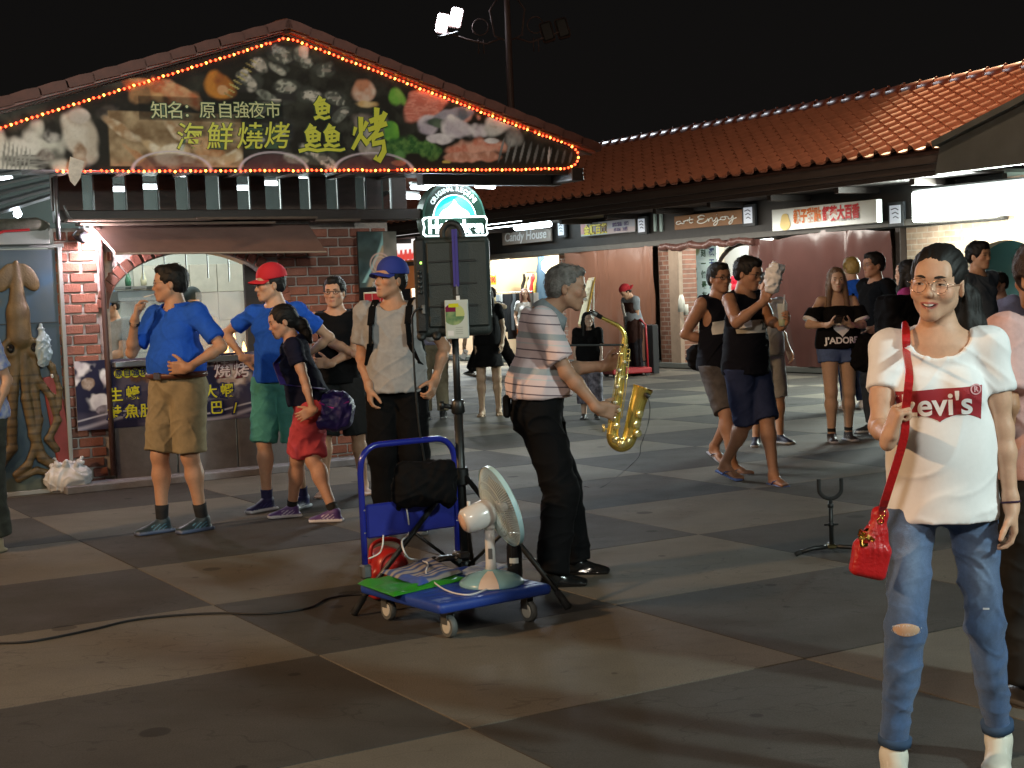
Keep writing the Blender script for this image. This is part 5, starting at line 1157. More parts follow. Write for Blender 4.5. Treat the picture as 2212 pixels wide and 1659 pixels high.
# brick wall with an arch at the right end
mb = MB(); ax = [(1.25+.75-.75*math.cos(R(a)), 1.45+.55*math.sin(R(a))) for a in range(0, 181, 10)]
mb.prism([(.12, 0), (1.25, 0)]+ax[:10]+[(2.0, 2.9), (.12, 2.9)], .04, .24); mb.prism([(2.75, 0), (4.6, 0), (4.6, 2.9), (2.0, 2.9)]+ax[9:], .04, .24); mb.build('wall', RB2, row)
MB().box((2., 1.2, 1.4), (3, .1, 2.8)).build('inner_wall', mat('inner_teal', (.05, .12, .12), rough=.7), row); MB().bbox((2.62, -.02, 1.9), (.05, .05, 1.6), .004).build('white_pipe', WHP, row)
# shop interiors
MB().box((-10, 3.2, 1.5), (24, .1, 3)).build('back_wall', mat('shop_wall', (.5, .42, .32), rough=.8), row)
for x in (-16.9, -13.6, -9.4, -5.95, -3.1, .3): MB().box((x, 1.7, 1.5), (.08, 3, 3)).build('partition', mat('shop_wall'), row)
MB().box((-10, 1.6, 3.0), (24, 3.2, .05)).build('shop_ceiling', mat('shop_ceiling', (.4, .38, .33), rough=.8), row)
# tarpaulins
def tarp(x0, x1, z0, z1, c, label, seed, y=-.20, folds=7, amp=.035, rough=.45, gloss=.5):
    nx, nz = 90, 60; X, Z = np.meshgrid(np.linspace(x0, x1, nx), np.linspace(z0, z1, nz)); u = (X-x0)/(x1-x0); t = (Z-z0)/(z1-z0)
    ph = fbm(np.stack([u*folds, t*1.2, u*0+seed], -1), 3, seed); k = np.maximum(0, 1-np.abs(ph)*2.2)**2
    fan = fbm(np.stack([(u-.5)*(1+1.2*(1-t))*6, t*.6, u*0+seed+5], -1), 2, seed+3)
    Y = y+amp*k*(.5+.5*t)+fan*amp*.9+.012*np.sin(t*9+u*3)
    Zz = Z-.05*np.sin(u*math.pi*2.5)*np.abs(np.sin(u*math.pi*2.5))*(t > .9)*(t-.9)*10-.03*(t < .05)*fan
    V = np.stack([X, Y, Zz], -1).reshape(-1, 3); I = np.arange(nx*nz).reshape(nz, nx); Q = np.stack([I[:-1, :-1], I[:-1, 1:], I[1:, 1:], I[1:, :-1]], -1).reshape(-1, 4)
    V2 = V.copy(); V2[:, 1] += .012; n = len(V); Vv = np.concatenate([V, V2]); Q2 = np.concatenate([Q, Q[:, ::-1]+n])
    o = mesh_obj('tarpaulin', Vv, Q2, c, None); o.location = tuple(PR); o.rotation_euler = (0, 0, AR); tag(o, label, 'tarpaulin', None); return o
TP1 = mat('tarp_orange', (.27, .13, .085), rough=.42, noise=.12, nscale=2, spec=.5); TP2 = mat('tarp_maroon', (.13, .060, .052), rough=.24, noise=.15, nscale=2, spec=.6)
tarp(-9.15, -6.08, .12, 2.36, TP1, 'pale orange tarpaulin hung in folds left of the brick pillar', 3)
tarp(-3.35, .02, .10, 2.30, TP2, 'maroon plastic tarpaulin hung under the white shop sign', 8, folds=5, amp=.045)
F = SDF((-5.9, -.34, 2.10), (-3.2, -.02, 2.42), .012); pr_ = None
for k in range(14):
    a = (-5.85+k*.19, -.18+.02*math.sin(k*2.1), 2.27+.025*math.sin(k*1.7)); b = (-5.85+(k+1)*.19, -.18+.02*math.sin((k+1)*2.1), 2.27+.025*math.sin((k+1)*1.7)); F.cap(a, b, .060+.008*math.sin(k*3), .060+.008*math.sin(k*3+3), .02)
V, Q = F.mesh(); N_ = vnormals(V, Q); V = V+N_*(cloth_noise(V, .009, 3, .9))[:, None]; rt_ = mesh_obj('rolled_tarpaulin', V, Q, mat('tarp_roll', (.12, .055, .045), rough=.35), None); rt_.location = tuple(PR); rt_.rotation_euler = (0, 0, AR); tag(rt_, 'brown tarpaulin rolled up under the shop beam above the two men in tank tops', 'tarpaulin')
# ---- shop signs
def sign(name, label, pxs, fr, thick, front, back, parent=None):
    (xa, za), (xb, zb) = rc(*pxs[0], fr), rc(*pxs[1], fr); x0, x1 = min(xa, xb), max(xa, xb); z0, z1 = min(za, zb), max(za, zb)
    e = empty(name, tuple(PR), AR, label, 'sign'); MB().bbox(((x0+x1)/2, -fr+thick/2+.002, (z0+z1)/2), (x1-x0, thick, z1-z0), .006).build('board', back, e); 
    if callable(front): painted('face', x0+.01, x1-.01, z0+.01, z1-.01, 60, front, PRINT, e, y=-fr-.006)
    return e, (x0, x1, z0, z1)
e, (x0, x1, z0, z1) = sign('shop_sign', 'white shop sign with red and orange characters over the maroon tarpaulin', ((1668, 500), (1893, 430)), .5, .12, None, mat('sign_white', (.62, .66, .64), rough=.4))
ORP = mat('print_orange', (.55, .13, .02), rough=.5); zc = (z0+z1)/2+.03; W_s = x1-x0
for t, c, fx_ in (('親子甜點', ORP, .36), ('舒芙大百香', REDP, .68)):
    ch(t, x0+W_s*fx_, zc, .27, c, e, y=-.505, bold=.010, outline=mat('print_cream', (.7, .55, .35), rough=.5) if c is ORP else mat('print_pink', (.6, .3, .25), rough=.5), ow=.006, fit=(W_s*(.27 if c is ORP else .35), .24))
ch('百香．小甜點MINI CAKE', x0+W_s*.72, z0+.09, .06, mat('print_grey', (.2, .2, .2)), e, y=-.505, bold=0)
mb = MB()
for k in range(4): mb.tube([(x0+W_s*.14, -.506, z0+.10+k*.05), (x0+W_s*.14, -.512, z0+.10+k*.05)], [.125-.012*k]*2, 20)
mb.v = [(v[0], v[1]-.001*i/len(mb.v), z0+.07+(v[2]-z0-.07)*.75) for i, v in enumerate(mb.v)]; mb.build('emblem', mat('print_pancake', (.55, .42, .16), rough=.5), e)
e2, (x0, x1, z0, z1) = sign('wooden_sign', 'brown board sign reading art enjoy in white script', ((1457, 497), (1602, 452)), .22, .05, None, mat('sign_wood', (.25, .125, .055), rough=.6, noise=.2, nscale=6, stretch=(1, 4, 4)))
CH_ = mat('chalk_white', (.72, .74, .70), rough=.6)
def script(par, x0, x1, z0, z1, y, paths, r, m_=CH_):
    mb = MB()
    for P_ in paths:
        q = []
        n = len(P_)
        for i in range(n-1):
            p0, p1, p2, p3 = P_[max(i-1, 0)], P_[i], P_[i+1], P_[min(i+2, n-1)]
            for t in np.linspace(0, 1, 5)[:-1]:
                q.append([.5*((2*p1[k])+(-p0[k]+p2[k])*t+(2*p0[k]-5*p1[k]+4*p2[k]-p3[k])*t*t+(-p0[k]+3*p1[k]-3*p2[k]+p3[k])*t**3) for k in (0, 1)])
        q.append(P_[-1]); mb.tube([(x0+(x1-x0)*a, y, z0+(z1-z0)*b) for a, b in q], r, 5)
    return mb.build('lettering', m_, par, True)
script(e2, x0, x1, z0, z1, -.228, [[(.10, .62), (.05, .58), (.04, .44), (.08, .40), (.11, .5), (.11, .62), (.12, .44), (.15, .42)], [(.15, .60), (.16, .44), (.16, .55), (.20, .62), (.22, .56)], [(.25, .85), (.24, .5), (.27, .40), (.30, .46)], [(.21, .65), (.30, .66)],
    [(.47, .80), (.42, .88), (.37, .76), (.41, .64), (.46, .62), (.39, .58), (.36, .42), (.41, .30), (.49, .40), (.52, .58)], [(.52, .60), (.53, .38), (.54, .55), (.58, .62), (.59, .40), (.62, .42), (.645, .62)], [(.65, .64), (.66, .30), (.63, .08), (.60, .14), (.64, .34), (.71, .44)], [(.655, .80), (.657, .81)], [(.76, .62), (.71, .58), (.71, .44), (.75, .40), (.78, .50), (.76, .62), (.80, .60)], [(.81, .62), (.82, .44), (.86, .46), (.88, .64), (.88, .36), (.85, .08), (.82, .12), (.86, .34), (.93, .46)]], .011)
def goldp(X, Z):
    p = Paint(X, Z, (.42, .44, .50)); a, b = X.min(), X.max(); h = Z.max()-Z.min(); z = Z.min(); w = b-a
    p.rect(a, a+w*.10, z, z+h, (.5, .30, .30)); p.lay(np.clip(p.nz(4, 2), 0, 1)*.5, (.3, .4, .5)); p.blob(a+w*.3, z+h*.86, w*.13, h*.14, (.12, .15, .13), rough=.5); p.rect(a+w*.5, b, z, z+h*.40, (.50, .44, .46)); p.rect(a, a+w*.5, z, z+h*.14, (.35, .5, .5)); return p.c
e3, (x0, x1, z0, z1) = sign('shop_sign', 'blue grey printed shop sign with four yellow characters', ((1255, 512), (1372, 470)), .22, .04, goldp, METALG)
w_ = x1-x0; ch('金順百貨', x0+w_*.29, (z0+z1)/2-.01, .3, mat('print_gold', (.62, .55, .03), rough=.5), e3, y=-.235, bold=.010, outline=mat('print_brown', (.12, .05, .02)), ow=.01, fit=(w_*.44, .22))
ch('服飾精品   百貨', x0+w_*.75, z1-.10, .08, mat('print_violet', (.12, .10, .22)), e3, y=-.235, bold=.003); ch('07-336   32號', x0+w_*.75, z1-.20, .08, mat('print_violet'), e3, y=-.235, bold=.003)
e4, (x0, x1, z0, z1) = sign('shop_sign', 'pale sign reading Candy House beside the glaring tube light', ((1085, 530), (1188, 492)), .22, .05, None, mat('sign_taupe', (.30, .26, .23), rough=.5))
text_on('lettering', 'Candy House', .26, WHP, e4, ((x0+x1)/2, -.226, (z0+z1)/2), (1, 0, 0), bold=.004, shear=.15, fit=((x1-x0)*.86, .26))
for k, (px, py) in enumerate(((1212, 495), (1386, 487), (1616, 465), (1934, 463))):    # small square plaques
    x, z = rc(px, py, .22); s_ = .115 if k < 2 else .125; e = empty('plaque', tuple(PR), AR, ('small white plaque beside the pale taupe sign', 'small white plaque between the yellow lettered sign and the wooden sign', 'small bright plaque between the wooden sign and the white sign', 'small white plaque beside the glowing light box')[k], 'plaque', 'small white plaques on the shop header')
    MB().bbox((x, -.19, z), (s_*2.6, .06, s_*3.0), .006).build('mount', mat('plaque_mount', (.03, .035, .04), rough=.5), e); MB().bbox((x, -.225, z), (s_*1.8, .012, s_*2.2), .003).build('face', mat('plaque_face', (.62, .66, .70), rough=.4, emit=(.7, .8, 1), estr=.25), e)
    for q in range(3): mb = MB(); mb.tube([(x-s_*.6+q*.02, -.233, z+s_*(.6-.5*q)), (x+s_*.1, -.233, z+s_*(.75-.5*q)), (x+s_*.6, -.233, z+s_*(.5-.5*q))], .008, 4); mb.build('mark', mat('print_slate', (.10, .12, .16)), e)
for a, b in ((1405, 1412), (1418, 1425)):
    x, z = rc(a+3, 478, .2); MB().bbox((x, -.12, z), (.07, .04, .38), .004).build('louvre', mat('pale_teal', (.30, .40, .38), rough=.5), row)
# light box over the right-hand shop, tubes along the soffit
lb = empty('light_box', tuple(PR), AR, 'long glaring white light box sign above the brick arch', 'light box'); MB().bbox((2.1, -.30, 2.57), (2.9, .22, .46), .03).build('face', mat('lightbox_face', (1, 1, 1), emit=(.90, 1., .96), estr=5.5), lb); MB().bbox((2.1, -.20, 2.83), (2.95, .30, .03), .004).build('frame', METALG, lb)
LBP = PR+xR*2.1+yR*-.45+np.array([0, 0, 2.57]); 
TUBES = []
for k, (px, py, fr, L, st) in enumerate(((1078, 486, 1.0, 1.7, 9), (1150, 488, .95, 1.3, 9))):
    x, z = rc(px, py, fr); mb = MB(); mb.tube([(x-L/2, -fr, z), (x+L/2, -fr, z)], .06, 8); o = mb.build('tube_light', mat('tube_shop', (1, 1, 1), emit=(.8, .95, 1.), estr=22), None, True, loc=tuple(PR), rot=(0, 0, AR)); tag(o, ('glaring tube light just right of the beer sign', 'tube light above the pale taupe sign')[k], 'lamp'); TUBES.append((x, z))
for k, (px, py, w, h) in enumerate(((1082, 560, .30, .55), (1196, 545, .30, .35))):
    x, z = rc(px, py, -.2); e = empty('paper_lantern', tuple(PR), AR, ('square paper lantern hanging at the clothes shop doorway', 'square paper lantern above the round glowing lamp')[k], 'lantern'); MB().bbox((x, .2, z), (w, w, h), .02).build('shade', mat('lantern_paper', (.9, .85, .7), emit=(1., .88, .66), estr=4.), e); MB().tube([(x, .2, z+h/2), (x, .2, 2.9)], .008, 5).build('cord', BLKP, e)
x, z = rc(1208, 575, -.2); mb = MB(); mb.lathe([(.0, -.2), (.3, -.18), (.42, -.05), (.42, .1), (.3, .2), (0, .22)], 18, c=(x, .25, z)); o = mb.build('drum_lamp', mat('drum_glow', (.9, .8, .6), emit=(1., .82, .5), estr=3.6), None, True, loc=tuple(PR), rot=(0, 0, AR)); tag(o, 'round glowing drum lamp over the clothes rails', 'lamp')
# clothes shop stock
def garm(par, x, y, z, w, h, c, name='garment'):
    nx, nz = 8, 7; X, Z = np.meshgrid(np.linspace(-w/2, w/2, nx), np.linspace(-h, 0, nz)); Y = .03*np.sin(X*60/w*.3+x*9)+.02*np.sin(X*40); wd = 1-.25*(Z > -h*.25); V = np.stack([X*wd, Y, Z], -1).reshape(-1, 3); I = np.arange(nx*nz).reshape(nz, nx); Q = np.stack([I[:-1, :-1], I[:-1, 1:], I[1:, 1:], I[1:, :-1]], -1).reshape(-1, 4)
    n = len(V); V2 = V.copy(); V2[:, 1] += .05; o = mesh_obj(name, np.concatenate([V, V2]), np.concatenate([Q, Q[:, ::-1]+n]), c, par); o.location = (x, y, z); return o
cl = [mat('cloth_%d' % i, c, rough=.9) for i, c in enumerate(((.5, .5, .48), (.30, .24, .12), (.02, .02, .022), (.08, .14, .3), (.5, .05, .06), (.6, .55, .4), (.18, .2, .22), (.55, .45, .1)))]
for k, (xa, y, zt, n, lab) in enumerate(((-11.0, -.9, 1.55, 12, 'steel rail packed with grey and beige garments outside the clothes shop'), (-12.9, 1.2, 2.0, 12, 'high rail of coloured shirts inside the clothes shop'), (-15.9, .8, 2.0, 10, 'rail of pale shirts at the far end of the shops'))):
    e = empty('clothes_rail', tuple(PR), AR, lab, 'clothes rail'); mb = MB(); L = n*.14; mb.tube([(xa, y, 0.05), (xa, y, zt), (xa+L, y, zt), (xa+L, y, 0.05)], .018, 6); mb.build('frame', METALG, e)
    for i in range(n):
        o = garm(e, xa+.1+i*.135, y, zt-.03, .42, random.uniform(.65, .95), cl[(i*3+k*2+(i//3)) % 8 if k else (0, 0, 1, 6, 0, 2, 2, 2, 6, 2, 1, 0)[i]]); o.rotation_euler = (0, 0, R(random.uniform(35, 75)))
o = garm(None, -11.55, .9, 2.35, .6, 1.0, mat('cloth_blue', (.10, .22, .42), rough=.9)); o.location = tuple(PR+xR*-11.75+yR*.9+np.array([0, 0, 2.35])); o.rotation_euler = (0, 0, AR); tag(o, 'blue jacket hung high in the clothes shop doorway', 'garment')
sg = empty('sale_sign', tuple(PR+xR*-11.1+yR*-.9), AR, 'small orange price sign on the clothes rail', 'sign'); MB().bbox((0, 0, 1.83), (.62, .02, .2), .003).build('board', mat('price_orange', (.7, .28, .02), rough=.5, emit=(1, .4, .03), estr=.25), sg); ch('特價 390', 0, 1.83, .17, REDP, sg, y=-.012)
tb_ = MB(); tb_.bbox((-14.6, .4, .8), (2.2, .8, .06)); [tb_.box((-14.6+a, .4+b, .4), (.05, .05, .76)) for a in (-1, 1) for b in (-.3, .3)]; o = tb_.build('display_table', WOODB, None, loc=tuple(PR), rot=(0, 0, AR)); tag(o, 'display table heaped with goods at the lit far shop', 'table')
for k in range(8): 
    c = PR+xR*(-15.5+k*.2)+yR*(.3+.1*(k % 3))+np.array([0, 0, .93]); o = MB().bbox((0, 0, 0), (.16, .2, .2+.06*(k % 3)), .02).build('goods_box', cl[(k*3) % 8]); o.location = tuple(c); tag(o, ('grey white', 'navy', 'slate', 'brown', 'red', 'yellow', 'black', 'cream')[k]+' box of goods on the display table at the lit far shop', 'box', 'goods on the far display table')
# red and white lit sign left of the speaker
e = empty('shop_sign', tuple(PR), AR, 'overlit white and red shop sign behind the man in the blue cap', 'sign'); xa, za = rc(838, 510, .3); xb, zb = rc(890, 548, .3)
painted('face', xa, xb+.6, zb-.15, za, 30, lambda X, Z: (lambda p: (p.rect(X.min(), X.max(), Z.min(), Z.min()+.18, (.5, .04, .03)), p.lay(((Z < Z.min()+.26) & (np.sin(X*26) > 0))*1., (.45, .05, .04)), p.c)[-1])(Paint(X, Z, (.7, .68, .66))), mat('lit_print', (.5, .5, .5), attr='col', emit=(1, 1, 1), estr=1.6), e, y=-.3)
MB().bbox(((xa+xb+.6)/2, -.2, (za+zb-.15)/2), (xb-xa+.6, .18, za-zb+.15), .01).build('box', METALG, e)
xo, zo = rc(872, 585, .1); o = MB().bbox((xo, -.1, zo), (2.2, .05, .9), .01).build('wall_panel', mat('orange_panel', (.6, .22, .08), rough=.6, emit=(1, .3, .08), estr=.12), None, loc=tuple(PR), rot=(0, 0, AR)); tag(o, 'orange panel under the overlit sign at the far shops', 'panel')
# arch shop between pillar and maroon tarp: poster banner, balloons, ceiling
e = empty('poster', tuple(PR+xR*-5.50+yR*.5), AR, 'tall pale green poster with a diamond emblem and vertical characters', 'poster')
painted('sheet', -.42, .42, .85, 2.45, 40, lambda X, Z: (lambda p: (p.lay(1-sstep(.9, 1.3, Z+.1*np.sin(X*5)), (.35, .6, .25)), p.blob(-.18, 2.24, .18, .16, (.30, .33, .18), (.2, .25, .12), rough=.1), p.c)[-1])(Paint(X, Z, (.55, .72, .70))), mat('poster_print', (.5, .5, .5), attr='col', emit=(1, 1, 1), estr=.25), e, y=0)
for k, (t, x, s_, c) in enumerate((('嚴選天然成分的', .30, .17, mat('print_blue', (.05, .12, .35))), ('此刻一個最有愛', .05, .15, mat('print_dgreen', (.04, .12, .05))))):
    for i, c_ in enumerate(t): ch(c_, x, 2.33-i*.20, s_, c, e, y=-.006, bold=.004)
for i in range(5): ch('小心意百年'[i], -.20, 1.85-i*.18, .10, mat('print_dgreen'), e, y=-.006)
mb = MB(); mb.tube([(.1, -.008, 1.12), (.1, -.012, 1.12)], .12, 16); mb.build('badge', REDP, e); MB().box((0, .03, 1.65), (.86, .03, 1.62)).build('backing', WHP, e)
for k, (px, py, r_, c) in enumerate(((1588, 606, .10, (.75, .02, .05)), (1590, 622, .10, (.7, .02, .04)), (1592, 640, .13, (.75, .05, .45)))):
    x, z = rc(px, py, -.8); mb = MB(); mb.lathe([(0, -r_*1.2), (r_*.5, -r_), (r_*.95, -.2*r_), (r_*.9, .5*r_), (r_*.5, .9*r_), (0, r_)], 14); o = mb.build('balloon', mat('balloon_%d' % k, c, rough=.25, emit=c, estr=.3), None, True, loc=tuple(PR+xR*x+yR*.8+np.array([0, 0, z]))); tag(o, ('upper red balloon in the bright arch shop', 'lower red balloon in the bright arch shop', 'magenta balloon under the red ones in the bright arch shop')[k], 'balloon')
mb = MB(); P_ = [(-4.0-.85*math.cos(R(a)), .25, 1.5+.75*math.sin(R(a))) for a in range(0, 181, 12)]; mb.tube(P_, .04, 6); mb.build('arch_frame', WOODD, row, True)
MB().box((-4.5, 1.4, 1.3), (2.8, .05, 2.6)).build('display_wall', mat('display_wall', (.6, .62, .6), rough=.7), row)
x, z = rc(1474, 655, .18); mb = MB(); mb.tube([(x, -.20, z-.16), (x, -.20, z+.06), (x, -.20, z+.16)], [.07, .06, .03], 8); mb.box((x+.10, -.18, z-.12), (.1, .04, .2)); o = mb.build('wall_lamp', mat('lamp_offwhite', (.65, .68, .62), rough=.4), None, True, loc=tuple(PR), rot=(0, 0, AR)); tag(o, 'small off-white lamp fixed to the brick pillar', 'lamp')
# menu easel
e = empty('menu_board', tuple(PR+xR*-6.75+yR*-1.3), AR+R(-25), 'yellow framed menu easel leaning behind the worker in the red cap', 'menu board')
T_ = Matrix.Rotation(R(-14), 4, 'X'); MB().bbox((0, 0, 1.30), (.72, .03, .95), .006, M=T_).build('frame', mat('menu_gold', (.45, .30, .05), rough=.4), e)
MB().bbox((0, -.03, 1.30), (.62, .012, .85), .003, M=T_).build('sheet', mat('menu_sheet', (.65, .62, .38), rough=.5, emit=(1, .95, .6), estr=.2), e)
for k in range(6): MB().box((.02, -.045+.0*k, 1.60-k*.12), (.42-.05*(k % 2), .006, .05), M=T_).build('menu_line', mat('print_olive', (.10, .10, .05)), e)
mb = MB(); mb.tube([(-.3, .1, 1.7), (-.34, .0, .0)], .02, 6); mb.tube([(.3, .1, 1.7), (.34, .0, .0)], .02, 6); mb.tube([(0, .1, 1.7), (.9, -.2, .0)], .022, 6); mb.build('leg', mat('menu_leg', (.45, .48, .45), rough=.5), e)
# ================================================================== things near the stall's right end
bs = empty('beer_sign', tuple(P0), AL, 'round topped illuminated beer sign in teal and white above the speaker', 'sign')
cx, cz = lc(981, 470, -.12); SZ = .345
def disc(r, y0, y1, m_, name, z_=0, cut=None, n=48, sx=1.):
    pts = [(cx+sx*r*math.cos(t), cz+z_+r*math.sin(t)) for t in np.linspace(0, 2*math.pi, n+1)[:-1]]
    if cut is not None: pts = [(cx+sx*r*math.cos(t), cz+z_+r*math.sin(t)) for t in np.linspace(0, math.pi, n)]
    mb = MB(); mb.prism(pts, y0, y1); return mb.build(name, m_, bs)
DG = mat('beer_darkgreen', (.008, .03, .018), rough=.4); disc(SZ, -.12, -.0, DG, 'housing')
disc(SZ*.985, -.126, -.12, mat('beer_rim', (.05, .13, .10), rough=.3), 'rim'); disc(SZ*.93, -.130, -.126, DG, 'ring')
disc(SZ*.69, -.134, -.130, mat('sign_glow_white', (1, 1, 1), emit=(.80, 1., 1.), estr=2.6), 'white_arc', -.02, 1); disc(SZ*.66, -.137, -.134, mat('sign_teal', (.02, .6, .6), emit=(.02, .58, .62), estr=1.15), 'teal_field', -.02, 1)
F = SDF((cx-.3, -.2, cz-.1), (cx+.3, -.08, cz+.3), .006); F.ell((cx, -.137, cz+.0), (.17, .03, .10), .03); F.cap((cx, -.137, cz+.05), (cx, -.137, cz+.165), .06, .006, .06); F.plane((cx, -.139, 0), (0, 1, 0))
V, Q = F.mesh(); V[:, 1] = -.1372-(V[:, 1]+.1372)*-.2; mesh_obj('star', V, Q, mat('sign_glow_white'), bs)
pts = [(cx-.36, cz-.02), (cx-.33, cz+.005), (cx+.33, cz+.015), (cx+.355, cz-.02), (cx+.34, cz-.09), (cx+.355, cz-.16), (cx+.33, cz-.18), (cx-.33, cz-.18), (cx-.36, cz-.155), (cx-.345, cz-.09)]
MB().prism(pts, -.146, -.138).build('name_band', mat('sign_glow_white'), bs); MB().prism([(cx+(x-cx)*.955, cz-.088+(z-cz+.088)*.84) for x, z in pts], -.150, -.146).build('name_field', DG, bs)
text_on('lettering', 'Heineken', .19, mat('sign_glow_white'), bs, (cx, -.151, cz-.088), (1, 0, 0), bold=.010, ext=.001, fit=(.60, .135))
MB().prism([(cx-.28, cz-.19), (cx+.28, cz-.19), (cx+.22, cz-.26), (cx-.22, cz-.26)], -.142, -.130).build('teal_foot', mat('sign_teal'), bs)
for word, a0, a1 in (('ORIGINAL', 146, 93), ('RECIPE', 82, 37)):
    for i, c_ in enumerate(word):
        a = R(a0+(a1-a0)*i/(len(word)-1)); rr = SZ*.80; x, z = cx+rr*math.cos(a), cz-.005+rr*math.sin(a); xd = Vector((math.sin(a), 0, -math.cos(a))); yd = Vector((math.cos(a), 0, math.sin(a))); text_on('lettering', c_, .062, mat('sign_glow_soft', (1, 1, 1), emit=(.8, 1, 1), estr=1.2), bs, (x, -.131, z), xd, yd, bold=.002)
MB().box((cx, .10, cz+.30), (.04, .2, .04)).build('bracket', METALG, bs)
# standing vertical banner
st = empty('standing_banner', tuple(P0+yL*-.12), AL, 'tall black standing banner with red, blue and yellow lettering at the stall corner', 'banner')
def stp(X, Z):
    p = Paint(X, Z, (.012, .014, .014)); p.rect(X.min(), X.max(), 1.62, 2.2, (.10, .16, .16), (.04, .06, .06), sc=6, seed=2)
    d = np.abs(X-2.52-.10*np.sin((Z-1.7)*4)-(Z-1.9)*.25); p.lay((1-sstep(0, .03, d))*(Z > 1.66), (.30, .55, .55)); d = np.abs((X-2.60)-(Z-1.84)*.45); p.lay((1-sstep(0, .05, d))*(Z > 1.62)*(Z < 2.0), (.42, .30, .18)); p.rect(2.66, 2.8, 1.7, 2.2, (.28, .24, .2), (.12, .12, .1), sc=5, seed=4)
    for r0 in (.10, .07): d = np.abs(np.hypot(X-2.62, (Z-1.83))-r0); p.lay((1-sstep(.0, .012, d)), (.55, .38, .33))
    p.blob(2.62, 1.83, .06, .06, (.5, .25, .2), (.4, .3, .25), rough=.1); return p.c
painted('print', 2.40, 2.80, .02, 2.13, 130, stp, PRINT, st, y=-.011); MB().box((2.60, .0, 1.075), (.40, .02, 2.12)).build('panel', BLKP, st)
ch('海尼根', 2.60, 1.64, .05, WHP, st, y=-.014, bold=0)
MB().bbox((2.60, -.016, 1.50), (.33, .008, .15), .003).build('label_panel', mat('print_cream2', (.6, .58, .42)), st)
for k in range(4): MB().box((2.475+k*.083, -.024, 1.50), (.074, .006, .12)).build('label_block', REDP, st)
BLUP = mat('print_sky', (.05, .22, .55), rough=.5)
for t, z, s_, sx in (('生啤', 1.20, .20, 1.), ('第', .78, .16, 1.), ('二', .64, .14, 1.)): ch(t, 2.60, z, s_, BLUP, st, y=-.014, bold=.004, outline=WHP, ow=.006)
ch('2', 2.55, .46, .24, BLUP, st, y=-.014, bold=.01, outline=WHP, ow=.008); ch('杯', 2.68, .46, .14, BLUP, st, y=-.014, bold=.003, outline=WHP, ow=.006)
ch('150 元', 2.60, .20, .20, YEL, st, y=-.014, bold=.01, sx=1, fit=(.34, .24))
# mop, red bucket board, rubbish bag
x, z = lc(112, 810, -.06); b_ = G(152, 1012); mp0 = P0+xL*x+yL*-.06; o = MB().tube([(mp0[0], mp0[1], z), tuple(b_+np.array([0, -.02, .02]))], .011, 8).build('mop', mat('mop_handle', (.5, .5, .48), rough=.5), None, True); tag(o, 'thin pale mop handle leaning against the red board by the squid panel', 'mop')
o = MB().bbox((-.36, -.01, .50), (.14, .04, .95), .01, M=Matrix.Rotation(R(-7), 4, 'Y')).build('red_board', mat('red_board', (.22, .03, .025), rough=.6, noise=.3), None, loc=tuple(P0), rot=(0, 0, AL)); tag(o, 'narrow dull red board standing between the squid panel and the brick pillar', 'board')
gb = G(150, 1062); F = SDF((-.26, -.22, -.01), (.26, .22, .32), .008)
F.ell((0, 0, .10), (.17, .15, .12), .04); F.ell((.07, -.02, .14), (.11, .1, .08), .04); F.ell((-.08, -.03, .12), (.1, .1, .09), .04)
for k in range(9): a = k*.7; F.cap((.05*math.cos(a), -.03+.04*math.sin(a), .20), (.13*math.cos(a), -.02+.1*math.sin(a), .25+.02*math.sin(a*3)), .018, .012, .03)
F.plane((0, 0, 0.002), (0, 0, -1)); V, Q = F.mesh(); N_ = vnormals(V, Q); V = V+N_*(cloth_noise(V, .016, 9, 2.2))[:, None]; V[:, 2] = np.maximum(V[:, 2], 0); o = mesh_obj('rubbish_bag', V, Q, mat('bag_white', (.55, .56, .58), rough=.35), None); o.location = tuple(gb); tag(o, 'knotted white rubbish bag on the ground by the brick pillar', 'bag')
x, z = lc(93, 750, -.05); F = SDF((x-.12, -.16, z-.3), (x+.12, .02, z+.22), .008); F.ell((x, -.06, z-.02), (.06, .04, .14), .03); F.cap((x, -.06, z+.05), (x-.01, -.05, z+.19), .03, .012, .03); V, Q = F.mesh(); V = V+vnormals(V, Q)*(cloth_noise(V, .014, 4, 2.5))[:, None]; o = mesh_obj('hanging_bag', V, Q, mat('bag_clear', (.35, .45, .5), rough=.2, alpha=.75), None); o.location = tuple(P0); o.rotation_euler = (0, 0, AL); tag(o, 'translucent blue plastic bag hooked on the squid panel edge', 'bag')
# ================================================================== street lamp with decorative arms
lp = AT(1104, 240, 42.); sl = empty('street_lamp', (lp[0], lp[1], 0), R(0), 'tall ornate street lamp with two lit white floodlights above the gable', 'street lamp')
IRON = mat('lamp_iron', (.16, .10, .09), rough=.5, noise=.2)
KS = 42/24.; zt = AT(1094, 70, 42.)[2]
mb = MB(); mb.tube([(0, 0, 0), (0, 0, 5), (0, 0, zt+.5), (-.02, 0, zt+2.)], [.14, .12, .09, .07], 10); mb.build('pole', IRON, sl, True)
zt = AT(1094, 70, 42.)[2]
mb = MB()
for sd in (-1, 1):
    K = lambda a, b: Vector((sd*a*KS, 0, zt+b*KS))
    mb.tube([K(.05, .7), K(.28, .35), K(.22, -.05), K(.06, -.12)], .028, 6)
    mb.tube([K(.14, -.1), K(.35, -.17), K(.62, -.10), K(.95, .02), K(1.0, 0)], .028, 6)
    for q in (.40, .48): mb.tube([K(q, -.1), K(q, -.32)], .018, 5)
    mb.tube([K(.44+.13*math.cos(t), .10+.13*math.sin(t)) for t in np.linspace(0, 6.28, 15)[:-1]], .02, 5, closed=True)
mb.build('scroll_arm', IRON, sl, True)
